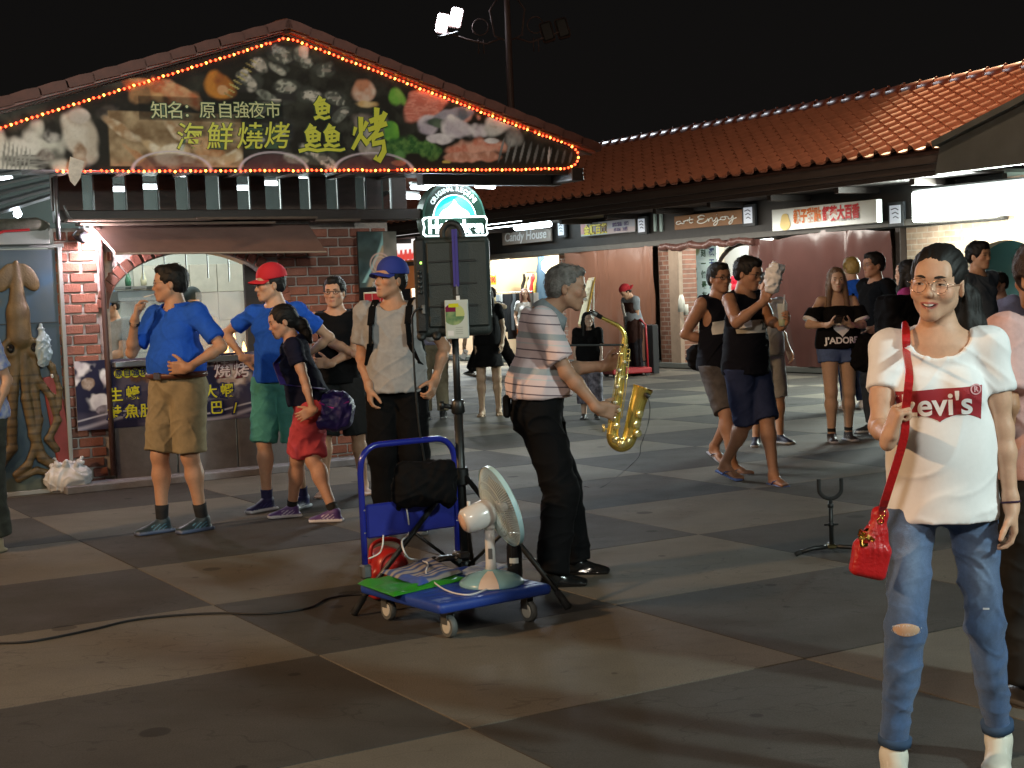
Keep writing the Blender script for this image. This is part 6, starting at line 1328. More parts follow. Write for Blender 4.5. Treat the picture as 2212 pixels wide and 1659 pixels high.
for k, (px, py) in enumerate(((955, 50), (985, 37), (1182, 68), (1215, 60))):
    p = AT(px, py, 42.)-np.array([lp[0], lp[1], 0]); lit = k < 2; Mx = Matrix.Rotation(R(14 if lit else -14), 4, 'Y')
    mb = MB(); mb.bbox((0, .12, 0), (.36, .2, .58), .05, M=Mx); ho = mb.build('floodlight', IRON, sl, loc=tuple(p))
    mb = MB(); mb.bbox((0, -.01, 0), (.30, .07, .50), .04, M=Mx); mb.build('lens', mat('flood_lit', (1, 1, 1), emit=(.85, .9, 1), estr=60) if lit else mat('flood_off', (.05, .05, .05), rough=.2), ho)
p = AT(968, 76, 42.)-np.array([lp[0], lp[1], 0]); mb = MB(); mb.tube([p+np.array([-.28, 0, -.05]), p+np.array([.28, 0, .07])], .04, 6); mb.tube([p+np.array([.18, 0, .04]), (-.95*KS, 0, zt)], .028, 6); mb.build('crossbar', METALG, sl, True)
# ================================================================== the people of the square
class Who:
    def __init__(s, px, py, h, yaw, xy=None):
        s.loc = G(px, py)[:2] if xy is None else np.array(xy, float); s.h = h; s.sc = h/1.70; s.yaw = yaw; s.Rz = np.array(Matrix.Rotation(R(yaw), 3, 'Z'))
    def l(s, p): return s.Rz.T@((np.array(p, float)-np.array([*s.loc, 0]))/s.sc)
    def at(s, px, py, dd=0.): return s.l(AT(px, py, s.loc[1]+dd))
    def gnd(s, px, py, yaw=0, up=.0): q = s.l(G(px, py)); return (q[0], q[1], .08+up, yaw)
    def w(s, p): return s.Rz@(np.array(p, float)*s.sc)+np.array([*s.loc, 0])
    def sp(s, **k): return dict(loc=tuple(s.loc), h=s.h, yaw=s.yaw, **k)
def wristfor(p, d, k=.09): return np.array(p)-unit(d)*k
def cm(n, c=None, **k): return mat('fabric_'+n, c, spec=.12, rough=k.pop('rough', .85), noise=k.pop('noise', .18), nscale=k.pop('nscale', 30), bump=k.pop('bump', .06), bscale=k.pop('bscale', 500), **k)
SK_A = (.50, .27, .165); SK_B = (.54, .315, .20); SK_C = (.38, .20, .12); SK_L = (.62, .40, .28)
# --- man in the blue polo shirt, smoking
w = Who(393, 1150, 1.78, 150); mouth = None
rh = w.at(290, 672, -.05); rh[2] += 0
s = person(w.sp(label='man in a blue polo shirt and khaki shorts raising a cigarette to his mouth', res=.0065, w=.95, sw=1.0, armw=.92, belly=1.14, pelvis=(-.02, 0, .93), skin=SK_A, hairvol=.010, hyaw=-50, hpitch=2, lean=-2,
    feet=(w.gnd(352, 1150, -22), w.gnd(438, 1146, -14)), eyes=True, strands=200,
    ra=dict(w=w.at(291, 692, -.10), pole=(.5, -.1, -1), d=w.Rz.T@unit((.25, -.1, 1)), n=w.Rz.T@unit((1, .3, -.1)), curl=(60, 38, 85, 95)), la=dict(w=w.at(405, 795, -.24), pole=(-1, -.5, -.3), d=w.Rz.T@unit((-1, .1, .02)), n=w.Rz.T@unit((0, 1, .1)), curl=35)))
P1 = s
shirt(s, cm('royal_blue', (.022, .11, .60)), sleeve=.76, hem=.078, infl=.013, vneck=.10, neck=(.065, .07, .05), loose=.012, seed=3, flare=.008, wr=.008, wsc=.9)
trousers(s, cm('khaki', (.31, .25, .15)), .93, infl=.024, flare=.016, waist=.075, seed=4, wr=.009)
mb = MB(); c = s.P+v3(0, 0, .066); mb.tube([c+v3(.190*math.cos(t), .158*math.sin(t)+.004, 0) for t in np.linspace(0, 2*math.pi, 29)[:-1]], .021, 8, closed=True); bo = mb.build('belt', mat('belt_brown', (.11, .035, .02), rough=.45), s.rt, True)
MB().bbox(tuple(c+v3(0, .180, 0)), (.055, .02, .045), .006).build('buckle', mat('buckle_steel', (.4, .38, .35), rough=.3, metal=1.), bo)
socks(s, (.01, .01, .012)); shoes(s, (.02, .035, .045), (.10, .13, .22), (.08, .20, .28)); glasses(s, mat('wire_frame', (.5, .45, .4), rough=.25, metal=1.), r=.019, thick=.0011)
mb = MB(); wr_ = s.wr[0]; d_ = unit(s.wr[0]-s.elb[0]); mb.tube([wr_-d_*.03, wr_-d_*.008], .033, 14); mb.build('wristband', BLKP, s.rt, True)
# collar
def collar(s, m_, r=.070, open_=60, h_=.040, fl=.034, drop=.018):
    C0 = s.neck+s.Rt@v3(0, .004+s.sp.get('headfwd', 0)*.45, -.012); ax = unit(s.hp(0, -.022, -.06)-s.neck+v3(0, 0, .05)); X0 = s.Rt[:, 0]; Y0 = unit(np.cross(ax, X0)); mb = MB(); n = 20; vs = []
    for i in range(n+1):
        a = R(90+open_*.5+(360-open_)*i/n); c, q = math.cos(a), math.sin(a); fr = max(0, q); d = X0*c+Y0*q*1.04; pt = lambda rr, z: C0+d*rr+ax*z
        vs += [pt(r, h_-.010*fr), pt(r+.005, h_+.002-.010*fr), pt(r+fl+.010*fr, -drop-.022*fr), pt(r+fl-.006, -drop-.020*fr-.004)]
    fs = []
    for i in range(n):
        for k in range(4): a = i*4; fs.append((a+k, a+(k+1) % 4, a+4+(k+1) % 4, a+4+k))
    fs += [(3, 2, 1, 0), tuple(n*4+k for k in range(4))]; mb.add(vs, fs); return mb.build('collar', m_, s.rt, True)
collar(s, cm('royal_blue', None), r=.078, open_=80, h_=.034, fl=.028, drop=.004)
mo = s.hp(.004, .104, -.062); mo_w = w.w(mo); ed_ = w.w(mo)+np.array([-.085, -.03, -.02])
cg = MB().tube([tuple(mo_w), tuple(mo_w+(ed_-mo_w)*.75)], .0042, 8).build('cigarette', mat('cig_white', (.8, .78, .72), rough=.7), None, True); tag(cg, 'white cigarette between the lips of the man in the blue polo', 'cigarette')
# --- boy in the red cap
w = Who(612, 1102, 1.76, 165)
s = person(w.sp(label='young man in a red cap, blue T-shirt and teal shorts with hands on his hips', res=.007, w=.90, sw=.95, armw=.90, skin=SK_B, hyaw=-48, hair='crop', hairvol=.006, hpitch=4, feet=(w.gnd(578, 1103, -25), w.gnd(655, 1097, -8)), eyes=True, strands=120,
    ra=dict(w=w.at(528, 775, .10), pole=(1, -.2, -.1), d=w.Rz.T@unit((1, .3, -.2)), n=(0, 1, 0), curl=30), la=dict(w=w.at(655, 775, .12), pole=(-1, -.3, .1), d=w.Rz.T@unit((-.8, .3, -.5)), n=(0, 1, 0), curl=30)))
shirt(s, cm('azure', (.018, .10, .54)), sleeve=.62, hem=-.04, infl=.014, neck=(.068, .07, .045), seed=6, loose=.004, wr=.009, flare=.010)
trousers(s, cm('teal', (.075, .30, .27)), 1.02, infl=.024, flare=.014, seed=7, wr=.009); cap_hat(s, (.50, .012, .022)); glasses(s, mat('dark_frame', (.02, .02, .02), rough=.4), r=.0195, thick=.0018)
socks(s, (.02, .02, .08), .07); shoes(s, (.018, .02, .09), (.5, .5, .55), (.06, .06, .2))
# --- woman in navy with the blue bag
w = Who(680, 1124, 1.56, 100)
s = person(w.sp(label='woman in a navy top and red shorts leaning forward with a hand on her hip', res=.007, fem=True, skin=(.52, .28, .18), w=.98, hair='pony', lean=14, hyaw=8, hairvol=.014, hippitch=-6, pelvis=(0, -.02, .915), eyes=True, tail=[(0, -.09, -.02), (0, -.13, -.06), (0, -.15, -.14), (0, -.16, -.20)], tailr=(.05, .05, .04, .02),
    feet=(w.gnd(722, 1127, -12), w.gnd(632, 1117, 6)), la=dict(w=w.at(676, 888, -.22), pole=(-1, -.75, -.1), d=w.Rz.T@unit((-.6, 0, -.25)), n=w.Rz.T@unit((0, 1, 0)), curl=25), ra=dict(w=w.at(650, 890, .2), pole=(.3, -1, 0), curl=30)))
shirt(s, cm('navy', (.010, .011, .028)), sleeve=.52, hem=.0, infl=.018, neck=(.07, .085, .06), seed=8, loose=.012, wr=.008, flare=.012)
trousers(s, cm('coral', (.52, .07, .085)), .92, infl=.020, flare=.014, waist=.03, seed=9, wr=.008); socks(s, (.01, .01, .01), .05); shoes(s, (.10, .05, .20), (.6, .58, .62), (.45, .4, .55))
bagm = mat('bag_indigo', (.022, .014, .13), rough=.5, noise=.3, nscale=15, bump=.3, bscale=60)
def sling(s, w_, name, label, m_, cpx, rx, pts, dd=0., sw=.02, group=None, accent=None):
    """soft shoulder bag hanging at a pixel position, with its strap"""
    c = AT(*cpx, s_loc(w_)+dd); F = SDF(-np.array(rx)*1.5-.03, np.array(rx)*1.5+.03, .009); F.ell((0, 0, 0), rx, .02); F.box((0, 0, -.02), (rx[0]*.82, rx[1]*.7, rx[2]*.8), .04, .06); V, Q = F.mesh(); V = V+vnormals(V, Q)*(cloth_noise(V, .012, 5, 1.8))[:, None]
    e = empty(name, tuple(c), 0, label, 'bag', group); mesh_obj('pouch', V, Q, m_, e)
    mb = MB(); P_ = [Vector(w_.w(p))-Vector(c) for p in pts]; 
    for a, b in zip(P_[:-1], P_[1:]):
        d = (b-a); L = d.length; q = d.to_track_quat('Z', 'Y').to_matrix().to_4x4(); mb.bbox(tuple((a+b)/2), (sw, .006, L+.01), .002, M=q)
    mb.build('strap', m_, e)
    if accent: mb = MB(); mb.tube([(-rx[0]*.8, -rx[1]*.9, rx[2]*.5), (0, -rx[1]*1.08, rx[2]*.15), (rx[0]*.85, -rx[1]*.8, rx[2]*.45)], .006, 5); mb.build('piping', accent, e, True)
    return e
s_loc = lambda w_: w_.loc[1]
sling(s, w, 'shoulder_bag', 'indigo sling bag with a magenta line hanging behind the woman in red shorts', bagm, (722, 885), (.13, .09, .125), [s.sh[1]+v3(.03, -.02, .06), s.T(.02, .16, .36), s.T(-.10, .155, .20), w.at(700, 840, -.17)], -.03, .045, accent=mat('piping_magenta', (.4, .03, .30), rough=.4))
# --- man in black tank top, arms folded
w = Who(742, 1068, 1.68, 182)
s = person(w.sp(label='man in glasses and a black tank top with folded arms beside the standing banner', res=.0075, skin=SK_A, hyaw=-8, hair='short', hairvol=.013, feet=(w.gnd(702, 1072, -15), w.gnd(786, 1066, 18)), barefoot=True, eyes=True, w=.97,
    ra=dict(w=w.at(772, 766, -.30), pole=(1, -.3, -.6), d=w.Rz.T@unit((1, .15, -.05)), n=(0, -1, 0), curl=30), la=dict(w=w.at(712, 786, -.30), pole=(-1, -.3, -.6), d=w.Rz.T@unit((-1, .15, .1)), n=(0, -1, 0), curl=30)))
shirt(s, cm('black', (.0045, .0045, .0052)), tank=True, hem=-.06, infl=.016, neck=(.075, .09, .06), seed=11); trousers(s, cm('charcoal', (.022, .022, .022)), 1.03, infl=.03, flare=.025, seed=12); glasses(s, mat('dark_frame'), r=.02, thick=.0022, rz=.7); flipflops(s, (.01, .01, .01), (.015, .015, .015))
# --- man in grey T-shirt and blue cap
w = Who(866, 1150, 1.73, 172)
s = person(w.sp(label='man in a blue cap and grey T-shirt wearing black backpack straps, looking left', res=.0065, skin=SK_A, hyaw=-38, hpitch=-6, hair='crop', hairvol=.006, w=.96, sw=1.0, feet=(w.gnd(838, 1150, -15), w.gnd(905, 1148, 18)), eyes=True, armw=.98,
    ra=dict(w=w.at(797, 835, -.10), pole=(.6, -1, 0), d=w.Rz.T@unit((.05, 0, -1)), n=w.Rz.T@unit((1, .3, 0)), curl=30), la=dict(w=w.at(940, 822, -.05), pole=(-.6, -1, 0), n=w.Rz.T@unit((-1, .3, 0)), curl=42)))
shirt(s, cm('grey_marl', (.36, .36, .365)), sleeve=.66, hem=-.05, infl=.020, neck=(.082, .09, .068), seed=14, loose=.014, wr=.009, flare=.010)
trousers(s, cm('black'), 1.97, infl=.026, flare=.02, seed=15); cap_hat(s, (.022, .04, .27)); shoes(s, (.015, .015, .015), (.1, .1, .1))
bk = empty('backpack', tuple(w.w(s.T(0, -.19, .27))), R(w.yaw), 'black backpack worn by the man in the grey T-shirt', 'backpack')
F = SDF((-.2, -.14, -.26), (.2, .12, .26), .01); F.box((0, -.0, 0), (.15, .075, .22), .05, .02); V, Q = F.mesh(); mesh_obj('pack', V+vnormals(V, Q)*(cloth_noise(V, .008, 2, 1.5))[:, None], Q, cm('black'), bk)
cb = w.l(w.w(s.T(0, -.19, .27)))
for sg in (1, -1):
    P_ = [s.T(sg*.12, -.12, .44), s.T(sg*.118, -.02, .522), s.T(sg*.118, .085, .475), s.T(sg*.118, .145, .38), s.T(sg*.125, .15, .25), s.T(sg*.16, .09, .13), s.T(sg*.17, -.06, .08)]; mb = MB()
    for a, b in zip(P_[:-1], P_[1:]):
        a = Vector((np.array(a)-cb)*w.sc); b = Vector((np.array(b)-cb)*w.sc); d = b-a; mb.bbox(tuple((a+b)/2), (.045, .010, d.length+.02), .004, M=d.to_track_quat('Z', 'Y').to_matrix().to_4x4())
    mb.build('strap', cm('black'), bk)
def simple(px, py, h, yaw, label, top, bottom, **k):
    w = Who(px, py, h, yaw, k.pop('xy', None)); kw = dict(res=.011, skin=SK_B, strands=60); blen = k.pop('blen', 1.95); tankk = k.pop('tank', False); sh_ = k.pop('shoe', (.02, .02, .02)); sk_ = k.pop('skirt', None); hem = k.pop('hem', -.05); slv = k.pop('sleeve', .6); kw.update(k)
    s = person(w.sp(label=label, **kw)); shirt(s, top, sleeve=slv, hem=hem, tank=tankk, seed=int(px) % 17, loose=.01, wr=.007)
    if sk_: skirt(s, bottom, *sk_)
    else: trousers(s, bottom, blen, infl=.017, flare=.010, seed=int(px) % 13)
    if sh_ is not None: shoes(s, sh_, k.pop('sole', (.3, .3, .3)) if 'sole' in k else (.35, .35, .35))
    return s, w
BLK = cm('black', None)
s, w = simple(940, 905, 1.76, 8, 'man in beige trousers and a dark hat seen behind the loudspeaker', cm('lilac', (.36, .33, .46)), cm('beige', (.36, .30, .20)), hair='crop', hyaw=10); cap_hat(s, (.02, .02, .025))
w = Who(1058, 898, 1.63, 178)
s = person(w.sp(label='woman in a black skirt behind the loudspeaker holding a folded paper', fem=True, res=.011, skin=(.52, .36, .24), hair='long', barefoot=True, feet=(w.gnd(1042, 899, -12), w.gnd(1078, 896, 6)), ra=dict(w=w.at(1003, 745, -.1), pole=(1, -1, 0))))
shirt(s, BLK, hem=-.02, sleeve=.5, seed=3); skirt(s, BLK, .30, .20); flipflops(s, (.35, .25, .15), (.4, .3, .2))
pp = MB().bbox((0, 0, 0), (.06, .01, .12), .002, M=Matrix.Rotation(R(25), 4, 'Y')).build('folded_paper', WHP); pp.location = tuple(w.w(s.wr[0]+v3(.0, .06, -.12))); tag(pp, 'folded white paper in the hand of the woman in the black skirt', 'paper')
w = Who(1070, 809, 1.78, 40)
s = person(w.sp(label='person in black seen from behind at the clothes rail with pale bare arms raised', res=.012, skin=(.55, .46, .33), hair='short', hairvol=.016, feet=(w.gnd(1118, 808, -5), w.gnd(1018, 809, 5)), ra=dict(w=w.at(1062, 652, -.05), pole=(1, -.2, -.4)), la=dict(w=w.at(1052, 690, -.12), pole=(-.5, -.6, -.6))))
shirt(s, BLK, hem=-.1, sleeve=.5, seed=5, loose=.03); trousers(s, BLK, 1.95, infl=.03, flare=.03); shoes(s, (.01, .01, .01), (.6, .6, .6))
simple(1139, 792, 1.60, 190, 'shop assistant in white with auburn hair by the clothes rails', cm('white', (.7, .7, .68)), cm('orange', (.6, .15, .04)), fem=True, hair='bob', hairmat=mat('hair_auburn', (.10, .03, .015), rough=.6), skin=SK_L)
# --- child with long hair
w = Who(1276, 905, 1.25, 172)
s = person(w.sp(label='small girl with long black hair, black top and patterned trousers behind the saxophonist', fem=True, res=.008, skin=(.52, .36, .27), hair='long', hyaw=25, w=1.15, jaw=1.05, barefoot=False, la=dict(w=(-.2, .1, .85), pole=(-1, -1, 0)), ra=dict(w=(.2, .1, .85), pole=(1, -1, 0)), pelvis=(0, 0, .92)))
shirt(s, BLK, hem=-.06, sleeve=.7, infl=.03, seed=9, loose=.02); trousers(s, mat('patterned_cotton', (.25, .24, .29), rough=.9, col2=(.02, .02, .03), nscale=14), 1.55, infl=.035, flare=.018); shoes(s, (.02, .02, .02), (.1, .1, .1))
# --- worker with the red cap
w = Who(1375, 810, 1.62, 118)
s = person(w.sp(label='worker in a red cap and brown apron bending over a red hand truck', res=.010, skin=SK_B, lean=10, hpitch=30, hair='crop', la=dict(w=w.at(1378, 735, -.05), pole=(-.2, -1, 0)), ra=dict(w=w.at(1350, 735, .1), pole=(.2, -1, 0))))
shirt(s, cm('grey_work', (.24, .27, .30)), sleeve=.6, seed=4); trousers(s, cm('dark_work', (.02, .02, .025)), 1.95, infl=.02, flare=.02); cap_hat(s, (.45, .02, .03), 150)
def apron(F): 
    s.torso(F, .032, .06); F.ell(s.P+v3(0, .02, -.15), (.2, .15, .36), .05); F.plane(s.P+v3(0, 0, -.42), (0, 0, -1)); F.plane(s.T(0, 0, .40), (0, 0, 1)); F.plane(s.T(0, -.03, 0), s.Rt@v3(0, -1, 0))
garment(s, 'apron', cm('apron_brown', (.045, .022, .018)), apron, wr=.006); shoes(s, (.01, .01, .01), (.05, .05, .05))
mb = MB(); mb.bbox((0, 0, 0), (.07, .02, .26), .004, M=Matrix.Rotation(R(20), 4, 'Y')); mb.build('towel', cm('white', None), s.rt, loc=tuple(s.T(.02, .175, .30)))
tr = empty('hand_truck', tuple(G(1368, 812)), R(20), 'red hand truck with a flat red deck at the worker\'s feet', 'trolley'); RDM = mat('truck_red', (.35, .02, .025), rough=.45)
MB().bbox((-.1, .05, .10), (.75, .5, .10), .02).build('deck', RDM, tr); mb = MB(); mb.tube([(.22, -.15, .1), (.20, -.15, .88), (.16, -.02, .98), (.20, .2, .88), (.22, .2, .1)], .02, 8); mb.build('handle', RDM, tr, True)
for a, b in ((-.4, -.15), (.2, -.15), (-.4, .25), (.2, .25)): MB().tube([(a, b-.02, .045), (a, b+.02, .045)], .045, 14).build('wheel', BLKP, tr)
MB().bbox((.42, .1, .45), (.12, .34, .86), .01).build('black_crate', mat('crate_black', (.012, .012, .014), rough=.6), tr)
for k, (dx, dz) in enumerate(((-.75, .0), (-.95, .0), (-.84, .0))):
    o = MB().bbox((0, 0, .12+.1*(k == 2)), (.24, .2, .22), .03).build('carton', mat('carton_tan', (.35, .22, .15), rough=.8, noise=.3)); o.location = tuple(np.array(tr.location)+np.array([dx, .1*k, .02+.12*(k == 2)])); tag(o, ('tan carton nearest the hand truck', 'tan carton farthest from the hand truck', 'tan carton between and behind the other two near the hand truck')[k], 'carton', 'cartons by the hand truck')
# --- two men in tank tops
w = Who(1556, 1003, 1.76, 212)
s = person(w.sp(label='man in glasses and a dark tank top carrying a black pouch and an orange cup', res=.0075, skin=SK_C, hair='short', hairvol=.012, hyaw=-6, eyes=True, barefoot=True, feet=(w.gnd(1583, 1022, 10), w.gnd(1545, 998, -10, .06)), footpitch=(0, -18), pelvis=(0, 0, .92),
    ra=dict(w=w.at(1545, 742, -.24), pole=(.9, -1, -.2), d=w.Rz.T@unit((1, -.2, .15)), n=w.Rz.T@unit((0, 1, .3)), curl=40), la=dict(w=w.at(1598, 730, -.22), pole=(-1, -.6, -.5), d=w.Rz.T@unit((-.8, -.2, .3)), n=w.Rz.T@unit((0, 1, 0)), curl=40)))
TNK = mat('tank_navy', (.006, .0065, .011), spec=.12, rough=.85, bump=.2, bscale=300)
shirt(s, TNK, tank=True, hem=-.08, infl=.02, seed=21, loose=.01, neck=(.085, .10, .075)); trousers(s, mat('check_short', (.10, .09, .085), rough=.9, col2=(.035, .03, .03), nscale=9), 1.0, infl=.020, flare=.012, seed=22); glasses(s, mat('dark_frame'), r=.02, thick=.002, rz=.75); flipflops(s, (.3, .3, .35), (.1, .1, .12))
v, f = grid_print(.30, .10, 20, 8, lambda x, y: (x, y+.12*x)); print_on(s, 'chest_print', v, f, mat('print_offwhite', (.55, .54, .50), rough=.7), s.T(0, .2, .27), s.Rt@v3(-1, 0, 0), (0, 0, 1))
sling(s, w, 'pouch_bag', 'black pouch bag slung at the hip of the man in glasses', cm('black'), (1512, 770), (.10, .07, .10), [s.sh[1]+v3(.05, .02, .07), s.T(-.02, .15, .35), s.T(.10, .15, .15), s.T(.18, .05, -.02)], -.02, .035)
cu = MB().lathe([(.030, -.06), (.036, .05), (.036, .055), (.0, .058)], 14).build('orange_cup', mat('cup_orange', (.65, .22, .02), rough=.4), None, True); cu.location = tuple(AT(1578, 690, w.loc[1]-.30)); tag(cu, 'small orange snack cup held by the man in glasses', 'cup')
w = Who(1632, 1050, 1.75, 222)
s = person(w.sp(label='tall man in a white banded black tank top holding tissue to his mouth', res=.007, skin=SK_C, hair='short', hairvol=.014, hyaw=6, hpitch=12, eyes=True, barefoot=True, w=.98, feet=(w.gnd(1568, 1036, -6, .05), w.gnd(1672, 1046, -22)), footpitch=(-14, 0), pelvis=(0, 0, .915),
    ra=dict(w=w.at(1650, 650, -.20), pole=(.7, -.2, -1), d=w.Rz.T@unit((.45, -.1, .9)), n=w.Rz.T@unit((.6, .8, 0)), curl=35), la=dict(w=w.at(1690, 705, -.12), pole=(-.6, -1, -.5), d=w.Rz.T@unit((.3, -.6, .5)), n=w.Rz.T@unit((-.9, .1, .2)), curl=50)))
shirt(s, TNK, tank=True, hem=-.10, infl=.018, seed=23, loose=.008, neck=(.08, .095, .07)); trousers(s, cm('navy_short', (.025, .035, .085)), 1.04, infl=.020, flare=.012, seed=24); flipflops(s, (.12, .2, .5), (.02, .03, .14)); glasses(s, mat('dark_frame'), r=.02, thick=.0015)
v, f = grid_print(.34, .095, 24, 6); print_on(s, 'chest_band', v, f, mat('print_offwhite'), s.T(0, .2, .25), s.Rt@v3(-1, 0, 0), (0, 0, 1))
v, f = text_mesh('23', .085, .003, 0, sub=1); print_on(s, 'lettering', v, f, mat('print_grey2', (.12, .14, .14)), s.T(-.04, .2, .25), s.Rt@v3(-1, 0, 0), (0, 0, 1), off=.006)
tc_ = AT(1668, 605, w.loc[1]-.28); F = SDF((-.09, -.07, -.12), (.09, .07, .13), .007); F.cap((-.01, 0, -.05), (.03, 0, .07), .035, .05, .02); F.ell((.0, 0, .0), (.05, .03, .08), .02); V, Q = F.mesh(); o = mesh_obj('tissue', V+vnormals(V, Q)*(cloth_noise(V, .018, 6, 3.))[:, None], Q, mat('tissue_white', (.75, .75, .76), rough=.8), None); o.location = tuple(tc_); tag(o, 'crumpled white tissue held to the face of the tall man', 'tissue')
e = empty('drink_cup', tuple(AT(1690, 675, w.loc[1]-.16)), 0, 'clear plastic drink cup with a pale green drink beside the tall man', 'cup'); MB().lathe([(.030, -.10), (.034, .0), (.040, .06), (.040, .065), (.0, .066)], 14).build('cup', mat('cup_clear', (.75, .78, .72), rough=.15, alpha=.45), e, True); MB().lathe([(.0, -.098), (.028, -.098), (.031, -.05), (.0, -.05)], 14).build('drink', mat('drink_green', (.40, .50, .15), rough=.3), e, True); MB().tube([(0, 0, -.05), (.02, 0, .13)], .005, 6).build('straw', WHP, e)
s, w = simple(1664, 960, 1.60, 205, 'companion in a pale grey shirt and white soled sneakers hidden behind the tall man', cm('pale_grey', (.40, .42, .44)), cm('pale_grey', None), blen=1.05, shoe=(.01, .012, .03), skin=SK_B, feet=((.17, 0, .08, -40), (-.12, 0, .08, 10)))
# --- girl with the off-shoulder top
w = Who(1815, 953, 1.62, 184)
brn = mat('hair_brown', (.075, .042, .022), rough=.5, col2=(.16, .09, .045), nscale=20, stretch=(9, 9, 1.2), bump=.5, bscale=180)
s = person(w.sp(label='girl with wavy brown hair in a black off-shoulder top and denim shorts holding a phone', fem=True, res=.007, skin=(.47, .30, .20), hair='long', hairmat=brn, hairvol=.012, hyaw=-6, eyes=True, w=1.08, legw=1.0, feet=(w.gnd(1797, 955, -8), w.gnd(1833, 951, 6)),
    ra=dict(w=w.at(1790, 702, -.24), pole=(1, -.5, -.8), d=w.Rz.T@unit((.8, -.3, .25)), n=(0, -.3, 1), curl=45), la=dict(w=w.at(1838, 702, -.24), pole=(-1, -.5, -.8), d=w.Rz.T@unit((-.8, -.3, .25)), n=(0, -.3, 1), curl=45)))
shirt(s, BLK, offsh=True, sleeve=.72, hem=-.02, infl=.022, seed=25, loose=.02, wr=.007, flare=.03)
def hb(F):
    F.ell(s.T(0, .01, .31), (.188, .125, .09), .02, Rm=s.Rt)
    for j in (0, 1): s.arm(F, j, .030, .78, 1, .03, .018)
    F.plane(s.T(0, 0, .372), s.Rt@v3(0, 0, 1))
garment(s, 'strap_top', BLK, hb, wr=.006, seed=26)
for j in (0, 1):
    a, b = s.sh[j], s.elb[j]; mb = MB(); mb.tube([a+(b-a)*.77, a+(b-a)*.84], [.082, .086], 16); mb.build('sleeve_band', WHP, s.rt, True)
trousers(s, cm('denim_blue', (.085, .13, .27)), .30, infl=.014, flare=.012, waist=.03, seed=27, thigh=.004); shoes(s, (.03, .03, .04), (.35, .35, .4), (.3, .3, .3)); socks(s, (.01, .01, .01), .05)
v, f = text_mesh("J'ADORE", .085, .003, 0, sub=1); print_on(s, 'lettering', v, f, WHP, s.T(0, .2, .055), s.Rt@v3(-1, 0, 0), (0, 0, 1), off=.006)
hv = [(math.sin(t)**3*.085, (13*math.cos(t)-5*math.cos(2*t)-2*math.cos(3*t)-math.cos(4*t))*.0050) for t in np.linspace(0, 2*math.pi, 33)[:-1]]; vs = [(0, 0, 0)]+[(x*k, y*k, 0) for k in (.5, 1.) for x, y in hv]; n = 32; fs = [(0, 1+i, 1+(i+1) % n) for i in range(n)]+[(1+i, 1+n+i, 1+n+(i+1) % n, 1+(i+1) % n) for i in range(n)]
print_on(s, 'heart_print', vs, fs, WHP, s.T(0, .2, .17), s.Rt@v3(-1, 0, 0), (0, 0, 1), off=.006)
ph = MB().bbox((0, 0, 0), (.075, .012, .14), .005, M=Matrix.Rotation(R(60), 4, 'X')).build('phone', mat('phone_black', (.01, .01, .012), rough=.2)); ph.location = tuple(AT(1812, 690, w.loc[1]-.34)); tag(ph, 'dark phone held by the girl in the off-shoulder top', 'phone')
sling(s, w, 'shoulder_bag', 'black bag hanging at the side of the girl in denim shorts', cm('black'), (1868, 760), (.15, .10, .17), [s.sh[1]+v3(.0, .02, .06), s.T(-.19, .09, .2), s.T(-.20, .05, .05)], -.05, .03)
s, w = simple(1900, 935, 1.76, 112, 'man in glasses and a black T-shirt facing left behind the girl in denim shorts', cm('black'), cm('charcoal'), res=.008, hair='short', hairvol=.012, skin=SK_C, la=dict(w=(-.26, .22, 1.0), pole=(-.3, -1, 0))); glasses(s, mat('dark_frame'), r=.02)
o = sling(s, w, 'waist_bag', 'black waist bag with a grey buckle on the man facing left', cm('black'), (1915, 735), (.12, .07, .08), [s.T(-.15, .05, .5), s.T(-.2, .12, .3)], -.22, .03)
simple(1848, 884, 1.76, 20, 'person with dyed blond hair and a blue shirt behind the girl in the off-shoulder top', cm('azure'), cm('navy_jeans', (.02, .03, .07)), hair='short', hairvol=.018, hairmat=mat('hair_blond', (.42, .28, .08), rough=.5, noise=.4, nscale=40, bump=.5), shoe=(.6, .6, .6))
s, w = simple(1972, 960, 1.66, 60, 'woman in a magenta shirt with short dark hair carrying a large black backpack', cm('magenta', (.36, .05, .20)), cm('charcoal'), fem=True, hair='bob', skin=SK_L)
bk2 = empty('backpack', tuple(AT(1940, 700, w.loc[1]-.28)), R(30), 'large black backpack of the woman in the magenta shirt', 'backpack'); F = SDF((-.3, -.2, -.32), (.3, .2, .32), .012); F.box((0, 0, 0), (.20, .12, .25), .08, .02); F.box((0, -.10, -.08), (.14, .06, .13), .04, .03); V, Q = F.mesh(); mesh_obj('pack', V+vnormals(V, Q)*(cloth_noise(V, .014, 2, 1.3))[:, None], Q, cm('black'), bk2); MB().bbox((-.05, -.19, -.05), (.07, .02, .06), .006).build('buckle', mat('buckle_grey', (.3, .3, .3), rough=.5), bk2)
simple(2118, 948, 1.80, 215, 'dark haired man standing behind the woman in the white T-shirt', cm('slate', (.08, .10, .13)), cm('charcoal'), hair='short', hairvol=.018, skin=SK_B, res=.009)
simple(2166, 935, 1.52, 120, 'person in a lilac shirt beside the pink shirted passer-by', cm('lilac'), cm('charcoal'), hair='short', skin=SK_C)
